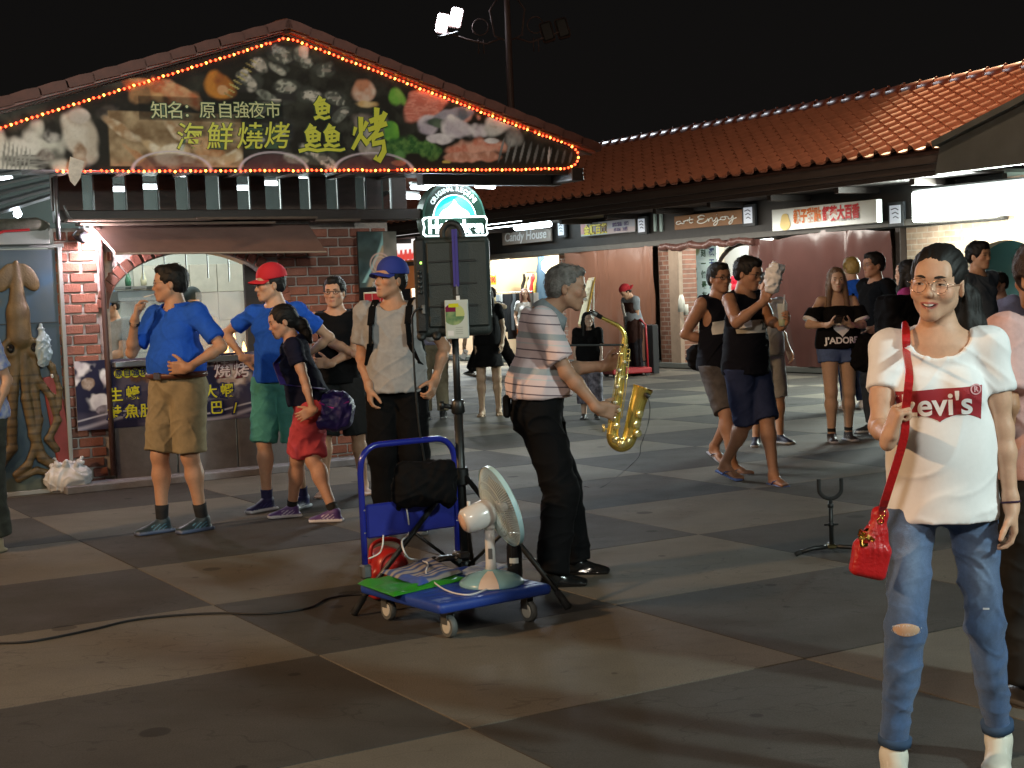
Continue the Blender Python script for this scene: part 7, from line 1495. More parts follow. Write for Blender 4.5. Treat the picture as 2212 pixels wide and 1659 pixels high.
# --- passer-by in pink at the right edge
w = Who(2240, 1500, 1.585, 20, xy=(1.845, 5.1))
s = person(w.sp(label='passer-by in a pink shirt with thick dark hair seen from behind at the right edge', fem=True, res=.007, skin=(.42, .22, .12), hair='bun' if False else 'short', hairvol=.030, hairmat=mat('hair_darkbrown', (.03, .016, .012), rough=.6, bump=.5, bscale=150), w=1.1, sw=1.2, ra=dict(w=(.3, .1, .95))))
shirt(s, cm('pale_pink', (.62, .40, .38)), sleeve=.8, infl=.03, hem=-.08, loose=.02, seed=31, wr=.009, flare=.012); trousers(s, cm('charcoal'), 1.95, infl=.03, flare=.03); shoes(s, (.02, .02, .02), (.1, .1, .1))
# --- sliver of a passer-by at the left edge
w = Who(-30, 1192, 1.62, 150)
s = person(w.sp(label='passer-by at the left edge in a blue floral top and camouflage trousers', fem=True, res=.010, skin=SK_B, hair='long', w=1.0)); shirt(s, mat('floral', (.08, .14, .5), rough=.8, col2=(.5, .52, .55), nscale=22), sleeve=.7, hem=-.05, loose=.03, infl=.025); trousers(s, mat('camo', (.05, .055, .04), rough=.9, col2=(.015, .015, .012), nscale=11), 1.9, infl=.035, flare=.03); shoes(s, (.35, .28, .18), (.35, .28, .18))
# --- the cooks inside
for k, (x, y, yw, c, lab) in enumerate(((1.22, 1.1, 200, (.02, .03, .03), 'cook in a dark cap behind the splash film at the grill'), (.50, 1.25, 150, (.06, .25, .6), 'cook in a light blue cap at the back of the stall'))):
    p = P0+xL*x+yL*y; s, w = simple(0, 0, 1.66, yw, lab, cm('cook_grey', (.25, .27, .27)), cm('charcoal'), xy=(p[0], p[1]), hpitch=15, skin=SK_B, hair='crop', ra=dict(w=(.2, .35, 1.08)), la=dict(w=(-.15, .35, 1.08))); cap_hat(s, c)
p = P0+xL*1.45+yL*.55; gr = empty('grill', tuple(p+np.array([0, 0, 1.0])), AL, 'lit charcoal grill flaring behind the serving arch', 'grill'); MB().bbox((0, 0, .03), (.5, .3, .08), .01).build('tray', METALG, gr)
for k in range(5):
    F = SDF((-.08, -.08, -.02), (.08, .08, .32), .008); hh = .10+.05*(k % 3); F.cap((0, 0, .02), (.02*math.sin(k*2), 0, hh), .022, .005, .01); F.cap((.01, 0, .02), (-.02, 0, hh*.6), .016, .004, .01); V, Q = F.mesh(); o = mesh_obj('flame', V, Q, mat('flame', (1, .5, .1), emit=(1, .48, .12), estr=12), gr); o.location = (-.2+k*.09, .02*(k % 2), .06)
# ================================================================== the saxophonist
w = Who(1192, 1262, 1.665, -92)
Ys = w.loc[1]
s = person(w.sp(label='grey haired saxophonist in a pink and grey striped polo shirt and black trousers', res=.006, w=.97, belly=.98, skin=(.40, .225, .145), hairmat=mat('hair_grey', (.06, .055, .05), rough=.6, col2=(.20, .19, .18), nscale=30, bump=.5, bscale=150), hairvol=.007, fringe=-.01, pelvis=(0, -.10, .93), lean=5, hpitch=4, headfwd=.085, shup=(.012, .012), hyaw=0, eyes=True, hipyaw=0, shfwd=.0,
    feet=(w.gnd(1192, 1268, 6), w.gnd(1243, 1240, -4)), strands=350,
    ra=dict(w=w.at(1292, 882, -.10), pole=(.5, -1, -.3), d=w.Rz.T@unit((.86, .35, -.28)), n=w.Rz.T@unit((.2, 1, -.1)), curl=(38, 44, 48, 52), thumb=(.6, .5, .7)), la=dict(w=w.at(1308, 790, .10), pole=(-.4, -1, -.5), d=w.Rz.T@unit((.85, -.3, .35)), n=w.Rz.T@unit((.3, -1, 0)), curl=(45, 50, 52, 56))))
SX = s
def polo_cols(V):
    z = V[:, 2]+.06*V[:, 1]; c = np.tile(np.array([.44, .33, .345]), (len(V), 1)); t = (z-.93) % .185
    c[(t < .032)] = (.24, .26, .275); thin = (np.abs(t-.085) < .0045) | (np.abs(t-.130) < .0045); c[thin] = (.13, .09, .11)
    c[(np.abs(t-.016) < .003)] = (.30, .31, .33); c[z > 1.40] = (.36, .37, .40)
    return c
POLO = mat('polo_stripes', (.44, .33, .345), rough=.85, bump=.2, bscale=350)
_N = POLO.node_tree.nodes; _L = POLO.node_tree.links; _tc = _N.new('ShaderNodeTexCoord'); _sx = _N.new('ShaderNodeSeparateXYZ'); _L.new(_tc.outputs['Object'], _sx.inputs[0])
_m1 = _N.new('ShaderNodeMath'); _m1.operation = 'MULTIPLY_ADD'; _L.new(_sx.outputs[1], _m1.inputs[0]); _m1.inputs[1].default_value = .10; _L.new(_sx.outputs[2], _m1.inputs[2])
_m2 = _N.new('ShaderNodeMath'); _m2.operation = 'DIVIDE'; _L.new(_m1.outputs[0], _m2.inputs[0]); _m2.inputs[1].default_value = .185; _m3 = _N.new('ShaderNodeMath'); _m3.operation = 'FRACT'; _L.new(_m2.outputs[0], _m3.inputs[0])
_cr2 = _N.new('ShaderNodeValToRGB'); _cr2.color_ramp.interpolation = 'CONSTANT'; _L.new(_m3.outputs[0], _cr2.inputs[0]); _e = _cr2.color_ramp.elements; _e[0].position = 0; _e[0].color = (.33, .36, .38, 1); _e[1].position = .17; _e[1].color = (.66, .53, .54, 1)
for _p, _c in ((.42, (.14, .10, .12, 1)), (.455, (.66, .53, .54, 1)), (.66, (.14, .10, .12, 1)), (.695, (.66, .53, .54, 1)), (.84, (.54, .54, .56, 1)), (.88, (.66, .53, .54, 1))): _q = _e.new(_p); _q.color = _c
_L.new(_cr2.outputs[0], _N['Principled BSDF'].inputs['Base Color'])
shirt(s, POLO, sleeve=.74, hem=.065, infl=.020, neck=(.064, .07, .05), vneck=.06, loose=.012, seed=33, wr=.009, flare=.012)
trousers(s, cm('black'), 1.99, infl=.024, flare=.020, waist=.085, seed=34, wr=.009); shoes(s, (.008, .008, .008), (.006, .006, .006), dress=True); collar(s, cm('polo_collar', (.24, .27, .29)), r=.082, open_=60, h_=.052, fl=.030, drop=.004)
mb = MB(); c = s.P+v3(0, 0, .07); mb.tube([c+v3(.178*math.cos(t), .142*math.sin(t)+.004, 0) for t in np.linspace(0, 2*math.pi, 29)[:-1]], .018, 8, closed=True); mb.build('belt', BLKP, s.rt, True)
MB().bbox(tuple(s.P+v3(.06, -.165, .02)), (.08, .04, .12), .012).build('belt_pouch', cm('black'), s.rt)
mb = MB(); mb.tube([s.T(.075, -.04, .50), s.T(.085, .03, .47), s.T(.06, .10, .40), s.T(.02, .15, .34), w.l(AT(1347, 745, Ys-.02))], .006, 6); mb.build('neck_strap', BLKP, s.rt, True)
# --- alto saxophone
BRS = mat('brass', (1., .78, .20), rough=.25, metal=.86, noise=.15, nscale=9); BRK = mat('brass_keys', (1., .85, .38), rough=.2, metal=.75); PEARL = mat('pearl', (.6, .6, .55), rough=.2)
so_ = AT(1340, 820, Ys); sax = empty('saxophone', tuple(so_), 0, 'golden brass alto saxophone held by the grey haired player', 'saxophone')
def sp_(px, py, dd=0.): return Vector(AT(px, py, Ys+dd)-so_)
def sweep(name, pts, rad, m_, par=sax, n=16):
    P_ = [Vector(p) for p in pts]; q = []; rr = []
    for i in range(len(P_)-1):
        p0, p1, p2, p3 = P_[max(i-1, 0)], P_[i], P_[i+1], P_[min(i+2, len(P_)-1)]
        for t in np.linspace(0, 1, 6)[:-1]: q.append(.5*((2*p1)+(-p0+p2)*t+(2*p0-5*p1+4*p2-p3)*t*t+(-p0+3*p1-3*p2+p3)*t**3)); rr.append(rad[i]+(rad[i+1]-rad[i])*t)
    q.append(P_[-1]); rr.append(rad[-1]); mb = MB(); mb.tube(q, rr, n); return mb.build(name, m_, par, True, auto=50)
sweep('mouthpiece', [sp_(1273, 671), sp_(1284, 677), sp_(1300, 686)], [.006, .0115, .012], mat('ebonite', (.008, .008, .008), rough=.2))
sweep('ligature', [sp_(1281, 675.5), sp_(1289, 680)], [.0135, .0138], METALG)
sweep('neck_pipe', [sp_(1299, 686), sp_(1320, 696), sp_(1337, 705), sp_(1347, 718), sp_(1350, 733)], [.0085, .010, .0115, .0125, .013], BRS)
sweep('body_tube', [sp_(1350, 730), sp_(1347, 770), sp_(1341, 820), sp_(1334, 870), sp_(1326, 918), sp_(1323, 938)], [.0155, .0185, .022, .0255, .029, .031], BRS)
sweep('bow', [sp_(1323, 936), sp_(1326, 952), sp_(1340, 962), sp_(1355, 955), sp_(1363, 934)], [.031, .033, .035, .037, .039], BRS)
bell = sweep('bell', [sp_(1363, 935), sp_(1369, 905), sp_(1376, 876), sp_(1382, 856), sp_(1387, 843), sp_(1389, 838)], [.0385, .040, .042, .045, .052, .057], BRS)
a_, b_ = sp_(1382, 858), sp_(1389.5, 836.5); dn = (b_-a_).normalized(); q = dn.to_track_quat('Z', 'Y').to_matrix().to_4x4(); mb = MB(); mb.lathe([(.030, -.09), (.036, -.04), (.048, -.006), (.0555, .001)], 24, M=q, c=tuple(b_)); mb.build('bell_throat', mat('brass_inner', (.30, .17, .03), rough=.3, metal=1.), bell, True)
bax = (sp_(1326, 918)-sp_(1350, 733)).normalized(); fr = Vector((.5, -.86, 0))
for k, off in enumerate((Vector((-.030, -.022, 0)), Vector((.032, -.018, 0)), Vector((-.012, -.034, 0)))):
    mb = MB(); mb.tube([sp_(1350, 745+k*10)+off*.8, sp_(1338, 840)+off, sp_(1327, 915-k*12)+off*1.15], .0028, 6)
    for t in np.linspace(0, 1, 9): p = sp_(1350, 745+k*10)*(1-t)+sp_(1327, 915-k*12)*t+off*(.8+.35*t); mb.tube([p, p-off*.55], .003, 5)
    mb.build('key_rod', BRK, sax, True)
cupm = {}
def keycup(p, n, r, parl=False, par=sax):
    q = Vector(n).normalized().to_track_quat('Z', 'Y').to_matrix().to_4x4(); mb = MB(); mb.lathe([(r*.9, -.004), (r, 0), (r*.98, .004), (r*.6, .006), (r*.25, .0065), (r*.2, .009), (0, .0095)], 14, M=q, c=tuple(p)); o = mb.build('key', BRK, par, True)
    if parl: mb = MB(); mb.lathe([(r*.55, .006), (r*.5, .0085), (0, .009)], 12, M=q, c=tuple(p)); mb.build('pearl', PEARL, o, True)
for i, t in enumerate(np.linspace(.06, .97, 11)):
    p = sp_(1350, 735)*(1-t)+sp_(1325, 925)*t; r0 = .0155+(.029-.0155)*t; n_ = Vector((-.35, -.93, -.05)) if i % 2 else Vector((.35, -.93, 0)); keycup(p+n_*(r0+.008), n_, .010+.009*t, i in (2, 3, 5, 7, 8, 9))
for px, py, r_ in ((1366, 915, .022), (1372, 893, .020), (1368, 935, .021)): keycup(sp_(px, py)+Vector((.02, -.043, 0)), (.4, -.9, .1), r_)
for px, py, r_ in ((1328, 948, .019), (1341, 957, .021), (1356, 950, .020)): keycup(sp_(px, py)+Vector((0, -.036, 0)), (0, -1, -.1), r_)
for a in np.linspace(-1, 1, 5): p = sp_(1341, 952)+Vector((a*.045, -.040, .012*abs(a))); mb = MB(); mb.tube([p, p+Vector((.012, -.008, .02))], .005, 6); mb.build('key_guard', BRK, sax, True)
for px, py, dx in ((1357, 765, .03), (1359, 780, .032), (1333, 800, -.03), (1331, 815, -.032), (1318, 905, -.035), (1316, 918, -.035)): mb = MB(); mb.tube([sp_(px, py)-Vector((dx*.6, 0, 0)), sp_(px, py)+Vector((dx*.2, -.02, .004))], [.006, .004], 6); mb.build('side_key', BRK, sax, True)
mb = MB(); mb.tube([sp_(1304, 925)-Vector((0, .0, .018)), sp_(1304, 925)+Vector((0, 0, .02))], .007, 8); mb.tube([sp_(1304, 925), sp_(1320, 930)], .005, 6); mb.build('thumb_hook', BRK, sax, True)
mc = sweep('clip_microphone', [sp_(1390, 848, -.03), sp_(1397, 853, -.05), sp_(1401, 858, -.05)], [.006, .013, .013], BLKP)
g1, g2, g3 = G(1345, 1010), G(1300, 1045), G(1262, 1052)
pth = [AT(1399, 856, Ys-.05), AT(1404, 880, Ys-.03), AT(1400, 915, Ys), AT(1385, 960, Ys+.1)*.5+AT(1385, 960, Ys)*.5]+[g1+np.array([.05, -.8, .15]), g2+np.array([.0, -.2, .006]), g3+np.array([0, 0, .006])]
q = []; P_ = [Vector(p) for p in pth]
def smooth(P_, n=8):
    q = []
    for i in range(len(P_)-1):
        p0, p1, p2, p3 = P_[max(i-1, 0)], P_[i], P_[i+1], P_[min(i+2, len(P_)-1)]
        for t in np.linspace(0, 1, n+1)[:-1]: q.append(.5*((2*p1)+(-p0+p2)*t+(2*p0-5*p1+4*p2-p3)*t*t+(-p0+3*p1-3*p2+p3)*t**3))
    return q+[P_[-1]]
o = MB().tube(smooth(P_), .0022, 5).build('microphone_cable', mat('cable_grey', (.03, .03, .03), rough=.6), None, True); tag(o, 'thin microphone cable falling from the saxophone bell to the paving', 'cable')
# ================================================================== loudspeaker on its tripod
TC = np.array([-.275, 7.40, 0]); tp = empty('speaker_stand', tuple(TC), 0, 'black tripod stand carrying the loudspeaker behind the blue trolley', 'speaker stand'); BKM = mat('powder_black', (.010, .011, .011), rough=.42, noise=.2)
tips = [G(762, 1322, .02)-TC, G(1228, 1308, .02)-TC, np.array([.02, .62, .02])]
mb = MB(); mb.tube([(0, 0, .16), (0, 0, .95)], .024, 14); mb.tube([(0, 0, .9), (0, 0, 1.36)], .018, 14); mb.build('pole', BKM, tp, True)
for z, r_, h_ in ((.95, .034, .07), (.60, .040, .09), (.15, .034, .05)): mb = MB(); mb.lathe([(r_*.8, -h_/2), (r_, -h_/2+.008), (r_, h_/2-.008), (r_*.8, h_/2)], 16, c=(0, 0, z)); mb.build('collar', BKM, tp, True, auto=40)
mb = MB(); mb.tube([(-.03, -.0, .95), (-.075, 0, .96)], .012, 8); mb.lathe([(.0, -.012), (.022, -.010), (.022, .01), (0, .012)], 10, M=Matrix.Rotation(R(90), 4, 'Y'), c=(-.08, 0, .96)); mb.build('knob', BKM, tp, True)
for t_ in tips:
    t_ = Vector(t_); d = Vector((t_.x, t_.y, 0)).normalized(); h0 = Vector((d.x*.035, d.y*.035, .60)); m_ = h0+(t_-h0)*.42
    lg = MB().tube([h0, t_], .0135, 8).build('leg', BKM, tp, True); e1 = t_-(t_-h0).normalized()*.09; MB().tube([e1, t_+Vector((0, 0, -.012))], [.017, .020], 10).build('rubber_foot', mat('rubber', (.012, .012, .012), rough=.8), lg, True)
    MB().tube([Vector((d.x*.03, d.y*.03, .15)), m_], .009, 8).build('brace', BKM, tp, True)
spk = empty('loudspeaker', tuple(TC+np.array([0, 0, 1.30])), R(2), 'dark green grey loudspeaker cabinet seen from behind on its tripod', 'loudspeaker')
SPM = mat('speaker_plastic', (.022, .030, .028), rough=.5, noise=.2, nscale=6, bump=.35, bscale=240); SPD = mat('speaker_black', (.008, .009, .009), rough=.5, bump=.3, bscale=200)
W2, H2 = .192, .50
F = SDF((-.26, -.2, -.04), (.26, .28, .58), .008); F.box((0, .06, .25), (.188, .16, .245), .03, .01); V, Q = F.mesh(); mesh_obj('cabinet', V, Q, SPM, spk)
MB().bbox((.025, -.105, .262), (.30, .02, .42), .008).build('back_plate', SPM, spk)
for z in (.375, .265, .155): MB().bbox((.0, -.1165, z), (.24, .006, .010), .002).build('rib', SPD, spk)
MB().bbox((-.158, -.103, .26), (.055, .03, .46), .01).build('control_panel', SPD, spk)
for k in range(5): mb = MB(); mb.lathe([(.010, 0), (.010, .014), (.008, .018), (0, .018)], 10, M=Matrix.Rotation(R(90), 4, 'X'), c=(-.160, -.118, .33-k*.025)); mb.build('knob', mat('knob_dark', (.02, .02, .02), rough=.3), spk, True)
MB().bbox((-.152, -.122, .372), (.010, .006, .012), .002).build('power_light', mat('led_lime', (.4, .8, .1), emit=(.5, 1, .15), estr=2.5), spk)
MB().bbox((-.148, -.120, .145), (.018, .02, .045), .003).build('socket', METALG, spk)
for x in (-.165, -.09): MB().lathe([(0, -.02), (.022, -.018), (.024, 0), (.022, .018), (0, .02)], 12, M=Matrix.Rotation(R(90), 4, 'X'), c=(x, -.09, .012)).build('corner_wheel', SPD, spk, True)
mb = MB(); mb.tube(smooth([Vector((-.04, -.03, .49)), Vector((-.038, -.03, .53)), Vector((-.01, -.03, .562)), Vector((.03, -.03, .555)), Vector((.052, -.03, .52)), Vector((.055, -.03, .49))], 4), .017, 8); mb.build('handle', SPD, spk, True)
F = SDF((-.1, -.1, .42), (.12, .1, .62), .007); F.ell((.005, -.02, .51), (.05, .03, .055), .02); V, Q = F.mesh(); mesh_obj('handle_wrap', V, Q, SPD, spk)
ly = empty('lanyard_badge', tuple(TC+np.array([.015, -.13, 1.30])), R(2), 'blue lanyard with a clear badge holder hanging on the loudspeaker', 'badge')
mb = MB()
for dx in (0, .014): mb.bbox((dx, -.004*(dx > 0), .39), (.014, .003, .28), .001)
mb.build('lanyard', mat('lanyard_violet', (.035, .025, .22), rough=.6), ly); MB().bbox((.01, 0, .235), (.013, .006, .05), .001).build('clip', METALG, ly); MB().bbox((.012, -.002, .19), (.018, .004, .03), .001).build('tab', WHP, ly)
def bad(X, Z):
    p = Paint(X, Z, (.50, .54, .50)); cx_ = -.012; cz_ = .115; d = np.hypot(X-cx_, Z-cz_); p.lay(1.*(d < .053), (.10, .20, .10), (.30, .38, .18), sc=30, seed=2); p.lay(1.*((d < .053) & (Z > cz_+.012)), (.16, .02, .06)); p.lay(1.*((d < .053) & (X > cx_+.01) & (Z > cz_-.01)), (.45, .5, .2)); p.lay(1.*((np.abs(X-cx_) < .025) & (Z > cz_+.035) & (Z < cz_+.052)), (.55, .55, .03)); p.rect(-.045, -.015, .01, .035, (.7, .7, .7)); 
    for k in range(4): p.rect(-.005, .03, .048-k*.010, .052-k*.010, (.35, .38, .35), edge=.001)
    return p.c
painted('badge', -.052, .055, .0, .175, 500, bad, mat('badge_print', (.5, .5, .5), rough=.12, attr='col'), ly, y=-.008); MB().bbox((.003, -.003, .09), (.115, .004, .19), .002).build('sleeve', mat('clear_sleeve', (.5, .55, .52), rough=.15), ly)
o = MB().tube(smooth([Vector(TC+np.array(p)) for p in ((-.15, -.13, 1.445), (-.17, -.16, 1.45), (-.195, -.16, 1.42), (-.20, -.15, 1.36), (-.20, -.14, 1.1), (-.19, -.12, .86), (-.175, -.10, .72), (-.155, -.06, .52), (-.15, -.05, .38))]), .0055, 6).build('speaker_cable', BLKP, None, True); tag(o, 'black cable looping from the loudspeaker socket down towards the black bag', 'cable')
# black bag hung on the tripod
bg_ = AT(918, 1040, 7.22); F = SDF((-.26, -.15, -.24), (.26, .15, .24), .009); F.box((.0, 0, 0), (.155, .07, .105), .04, .02); F.ell((-.06, -.02, -.03), (.12, .08, .10), .04); F.cap((.14, 0, .08), (.12, 0, -.1), .03, .04, .03); F.cap((-.12, .0, .03), (-.165, 0, -.15), .02, .03, .03); V, Q = F.mesh(); o = mesh_obj('hanging_bag', V+vnormals(V, Q)*(cloth_noise(V, .012, 5, 1.8))[:, None], Q, cm('black'), None); o.location = tuple(bg_); o.scale = (.88, .88, .9); tag(o, 'large black soft bag hanging on the tripod behind the trolley handle', 'bag')
# ================================================================== blue platform trolley
ZD = .172; CA, CB, CC = G(949, 1306, ZD), G(1201, 1268, ZD), G(766, 1262, ZD); ex = CB-CA; Lx = np.linalg.norm(ex[:2]); ex = ex/np.linalg.norm(ex); ey_ = CC-CA; Ly = abs(float(ey_[:2]@np.array([-ex[1], ex[0]]))); 
ang = R(36); ex = np.array([math.cos(ang), math.sin(ang), 0]); ey = np.array([-ex[1], ex[0], 0]); Lx, Ly = .62, .69
ct = empty('platform_trolley', (CA[0], CA[1], 0), ang, 'blue platform trolley with a tubular folding handle and grey castors', 'trolley')
BLM = mat('trolley_blue', (.018, .055, .32), rough=.45, noise=.15, nscale=5, bump=.15, bscale=120); BLT = mat('tube_blue', (.014, .022, .26), rough=.22, coat=.5); BLC = mat('panel_blue', (.02, .03, .30), rough=.35, noise=.2, nscale=6)
F = SDF((-.05, -.05, .08), (Lx+.05, Ly+.05, .22), .008); F.box((Lx/2, Ly/2, ZD-.025), (Lx/2, Ly/2, .025), .020, .0); V, Q = F.mesh(); mesh_obj('deck', V, Q, BLM, ct)
for k in range(9): MB().bbox((Lx*.5, .06+k*(Ly-.12)/8, ZD+.0008), (Lx*.86, .006, .002), .0005).build('grip_rib', BLM, ct)
for x, y in ((.09, .08), (Lx-.09, .08), (.09, Ly-.10), (Lx-.09, Ly-.10)):
    e_ = MB().bbox((x, y, .120), (.07, .06, .012), .003); e_.bbox((x-.018, y, .095), (.004, .05, .07), .001); e_.bbox((x+.018, y, .095), (.004, .05, .07), .001); o = e_.build('castor', METALG, ct)
    wh = MB(); wh.lathe([(.022, -.013), (.046, -.015), (.051, -.008), (.051, .008), (.046, .015), (.022, .013)], 24, M=Matrix.Rotation(R(90), 4, 'Y'), c=(x, y-.012, .051)); wh.build('wheel', mat('wheel_grey', (.10, .105, .10), rough=.6), o, True, auto=40)
    hb_ = MB(); hb_.lathe([(0, -.018), (.030, -.017), (.034, -.012), (.034, .012), (.030, .017), (0, .018)], 18, M=Matrix.Rotation(R(90), 4, 'Y'), c=(x, y-.012, .051)); hb_.build('hub', mat('hub_white', (.50, .48, .42), rough=.5), o, True, auto=40)
# handle along the far-left edge (x = small, y from near to far)
hpx = [(792, 1235), (763, 954), (944, 941), (989, 1205)]
inv = lambda p: np.array([(p-CA)@ex, (p-CA)@ey, p[2]])
hb0 = inv(G(790, 1243, ZD)); hb1 = inv(G(990, 1212, ZD))
hx0, hy0, hx1, hy1 = hb0[0], hb0[1], hb1[0], hb1[1]
dv = np.array([hx1-hx0, hy1-hy0, 0]); hl_ = np.linalg.norm(dv); dv /= hl_; nv = np.array([-dv[1], dv[0], 0])
def hq(t, z, o=0.): return tuple(np.array([hx0, hy0, 0])+dv*t+nv*o+np.array([0, 0, z]))
ht = .80; rr_ = .10
pts = [hq(0, ZD-.01), hq(-.002, .45), hq(-.004, ht-.13)]+[hq(rr_*(1-math.cos(a)), ht-.10+.10*math.sin(a)) for a in np.linspace(.15, math.pi/2, 6)]+[hq(hl_/2, ht)]+[hq(hl_-rr_*(1-math.cos(a)), ht-.10+.10*math.sin(a)) for a in np.linspace(math.pi/2, .15, 6)]+[hq(hl_+.004, ht-.13), hq(hl_+.002, .45), hq(hl_, ZD-.01)]
mb = MB(); mb.tube(pts, .0155, 12); hnd = mb.build('handle', BLT, ct, True)
mb = MB(); q_ = Matrix(((dv[0], nv[0], 0, 0), (dv[1], nv[1], 0, 0), (0, 0, 1, 0), (0, 0, 0, 1)))
mb.bbox(hq(hl_/2, .432, -.005), (hl_-.03, .022, .165), .008, M=q_); mb.build('cross_panel', BLC, hnd)
for t in (.0, hl_): MB().bbox(hq(t, ZD+.02), (.05, .05, .07), .01, M=q_).build('hinge', METALG, ct); [MB().lathe([(0, -.02), (.008, -.019), (.009, 0), (0, .006)], 8, M=Matrix.Rotation(R(90), 4, 'X'), c=hq(t, z, -.012)).build('bolt', METALG, hnd) for z in (.38, .49)]
def dk(px, py): return G(px, py, ZD)
# --- desk fan on the deck
fb = dk(1062, 1262); fan = empty('desk_fan', (fb[0], fb[1], ZD), 0, 'white and pale blue desk fan standing on the blue trolley', 'fan'); FW_ = mat('fan_white', (.62, .60, .58), rough=.25, coat=.3); FB_ = mat('fan_blue', (.22, .42, .47), rough=.25, coat=.3)
mb = MB(); mb.lathe([(.148, 0), (.151, .008), (.144, .022), (.115, .042), (.075, .056), (.04, .064), (.028, .072), (.0, .073)], 36); mb.build('base', FB_, fan, True)
mb = MB(); vs = []; fs = []
for r_, z in ((.1525, .006), (.146, .023), (.117, .0438), (.076, .058), (.036, .067)):
    for a in (-112, -100, -88, -76): rr = r_; vs.append((rr*math.cos(R(a-4*(1-r_/.16))), rr*math.sin(R(a-4*(1-r_/.16))), z))
for i in range(4):
    for k in range(3): a = i*4+k; fs.append((a, a+1, a+5, a+4))
mb.add(vs, fs); mb.build('base_stripe', mat('fan_cream', (.62, .50, .42), rough=.3), fan, True)
mb = MB(); mb.lathe([(.028, .06), (.024, .10), (.023, .2), (.024, .27)], 16, c=(0, 0, 0)); mb.build('column', FW_, fan, True); MB().bbox((0, -.022, .145), (.02, .008, .05), .003).build('slider', METALG, fan)
ax_ = Vector((.88, .36, .30)).normalized(); qx = ax_.to_track_quat('Z', 'Y').to_matrix().to_4x4(); hc = Vector((-.045, -.03, .325))
mb = MB(); mb.lathe([(.0, -.085), (.045, -.083), (.058, -.070), (.064, -.02), (.064, .045), (.055, .062), (.0, .064)], 24, M=qx, c=tuple(hc)); mb.build('motor_housing', FW_, fan, True, auto=60)
mb = MB(); mb.lathe([(.0, -.089), (.040, -.087), (.043, -.080), (0, -.08)], 24, M=qx, c=tuple(hc)); mb.build('end_cap', mat('fan_peach', (.60, .38, .27), rough=.35), fan, True); mb = MB(); mb.lathe([(.0085, 0), (.0085, .03), (.0, .032)], 10, c=tuple(hc-ax_*.05+Vector((0, 0, .055)))); mb.build('oscillation_knob', FW_, fan, True)
MB().bbox((-.0, -.0, .275), (.05, .07, .05), .015).build('neck_joint', FW_, fan)
gc = hc+ax_*.115; RG = .193
def onfan(r_, a, d_): v = qx@Vector((r_*math.cos(a), r_*math.sin(a), d_)); return gc+v
GW = mat('guard_wire', (.45, .50, .47), rough=.35)
mb = MB()
for k in range(96):
    a = 2*math.pi*k/96
    mb.tube([onfan(.050, a, -.050), onfan(.10, a, -.048), onfan(.150, a, -.034), onfan(RG-.002, a, -.006)], .0012, 3, caps=False)
    mb.tube([onfan(RG-.002, a, .006), onfan(.150, a, .030), onfan(.10, a, .046), onfan(.045, a, .050)], .0012, 3, caps=False)
gr_ = mb.build('guard_wires', GW, fan, True); gr_['kind'] = 'stuff'
for r_, d_, t_ in ((RG, -.003, .004), (RG, .005, .004), (.10, -.048, .0016), (.135, -.040, .0016), (.10, .046, .0016), (.05, -.05, .003)): mb = MB(); mb.tube([onfan(r_, a, d_) for a in np.linspace(0, 2*math.pi, 49)[:-1]], t_, 6, closed=True); mb.build('guard_ring', GW if t_ < .003 else FW_, fan, True)
mb = MB(); vs = []; fs = []
for i in range(48):
    a = 2*math.pi*i/48; vs += [tuple(onfan(RG+.0035, a, -.010)), tuple(onfan(RG+.0035, a, .012))]
for i in range(48): j = (i+1) % 48; fs.append((2*i, 2*j, 2*j+1, 2*i+1))
mb.add(vs, fs); mb.build('rim_band', mat('fan_band', (.40, .62, .66), rough=.25), fan, True)
BLD = mat('blade_clear', (.42, .48, .46), rough=.15, alpha=.55); mb = MB(); mb.lathe([(.0, -.02), (.03, -.018), (.033, .02), (0, .03)], 18, M=qx, c=tuple(gc)); mb.build('blade_hub', FW_, fan, True)
for k in range(3):
    a0 = k*2*math.pi/3+.4; vs = []; fs = []
    for i in range(8):
        r_ = .03+(.152-.03)*i/7
        for j in range(5): aa = a0+(j/4-.5)*(1.5 if i > 1 else .9)*min(1, .55+i*.12); vs.append(tuple(onfan(r_, aa, (j/4-.5)*.035)))
    for i in range(7):
        for j in range(4): a = i*5+j; fs.append((a, a+1, a+6, a+5))
    mb = MB(); mb.add(vs, fs); mb.build('blade', BLD, fan, True)
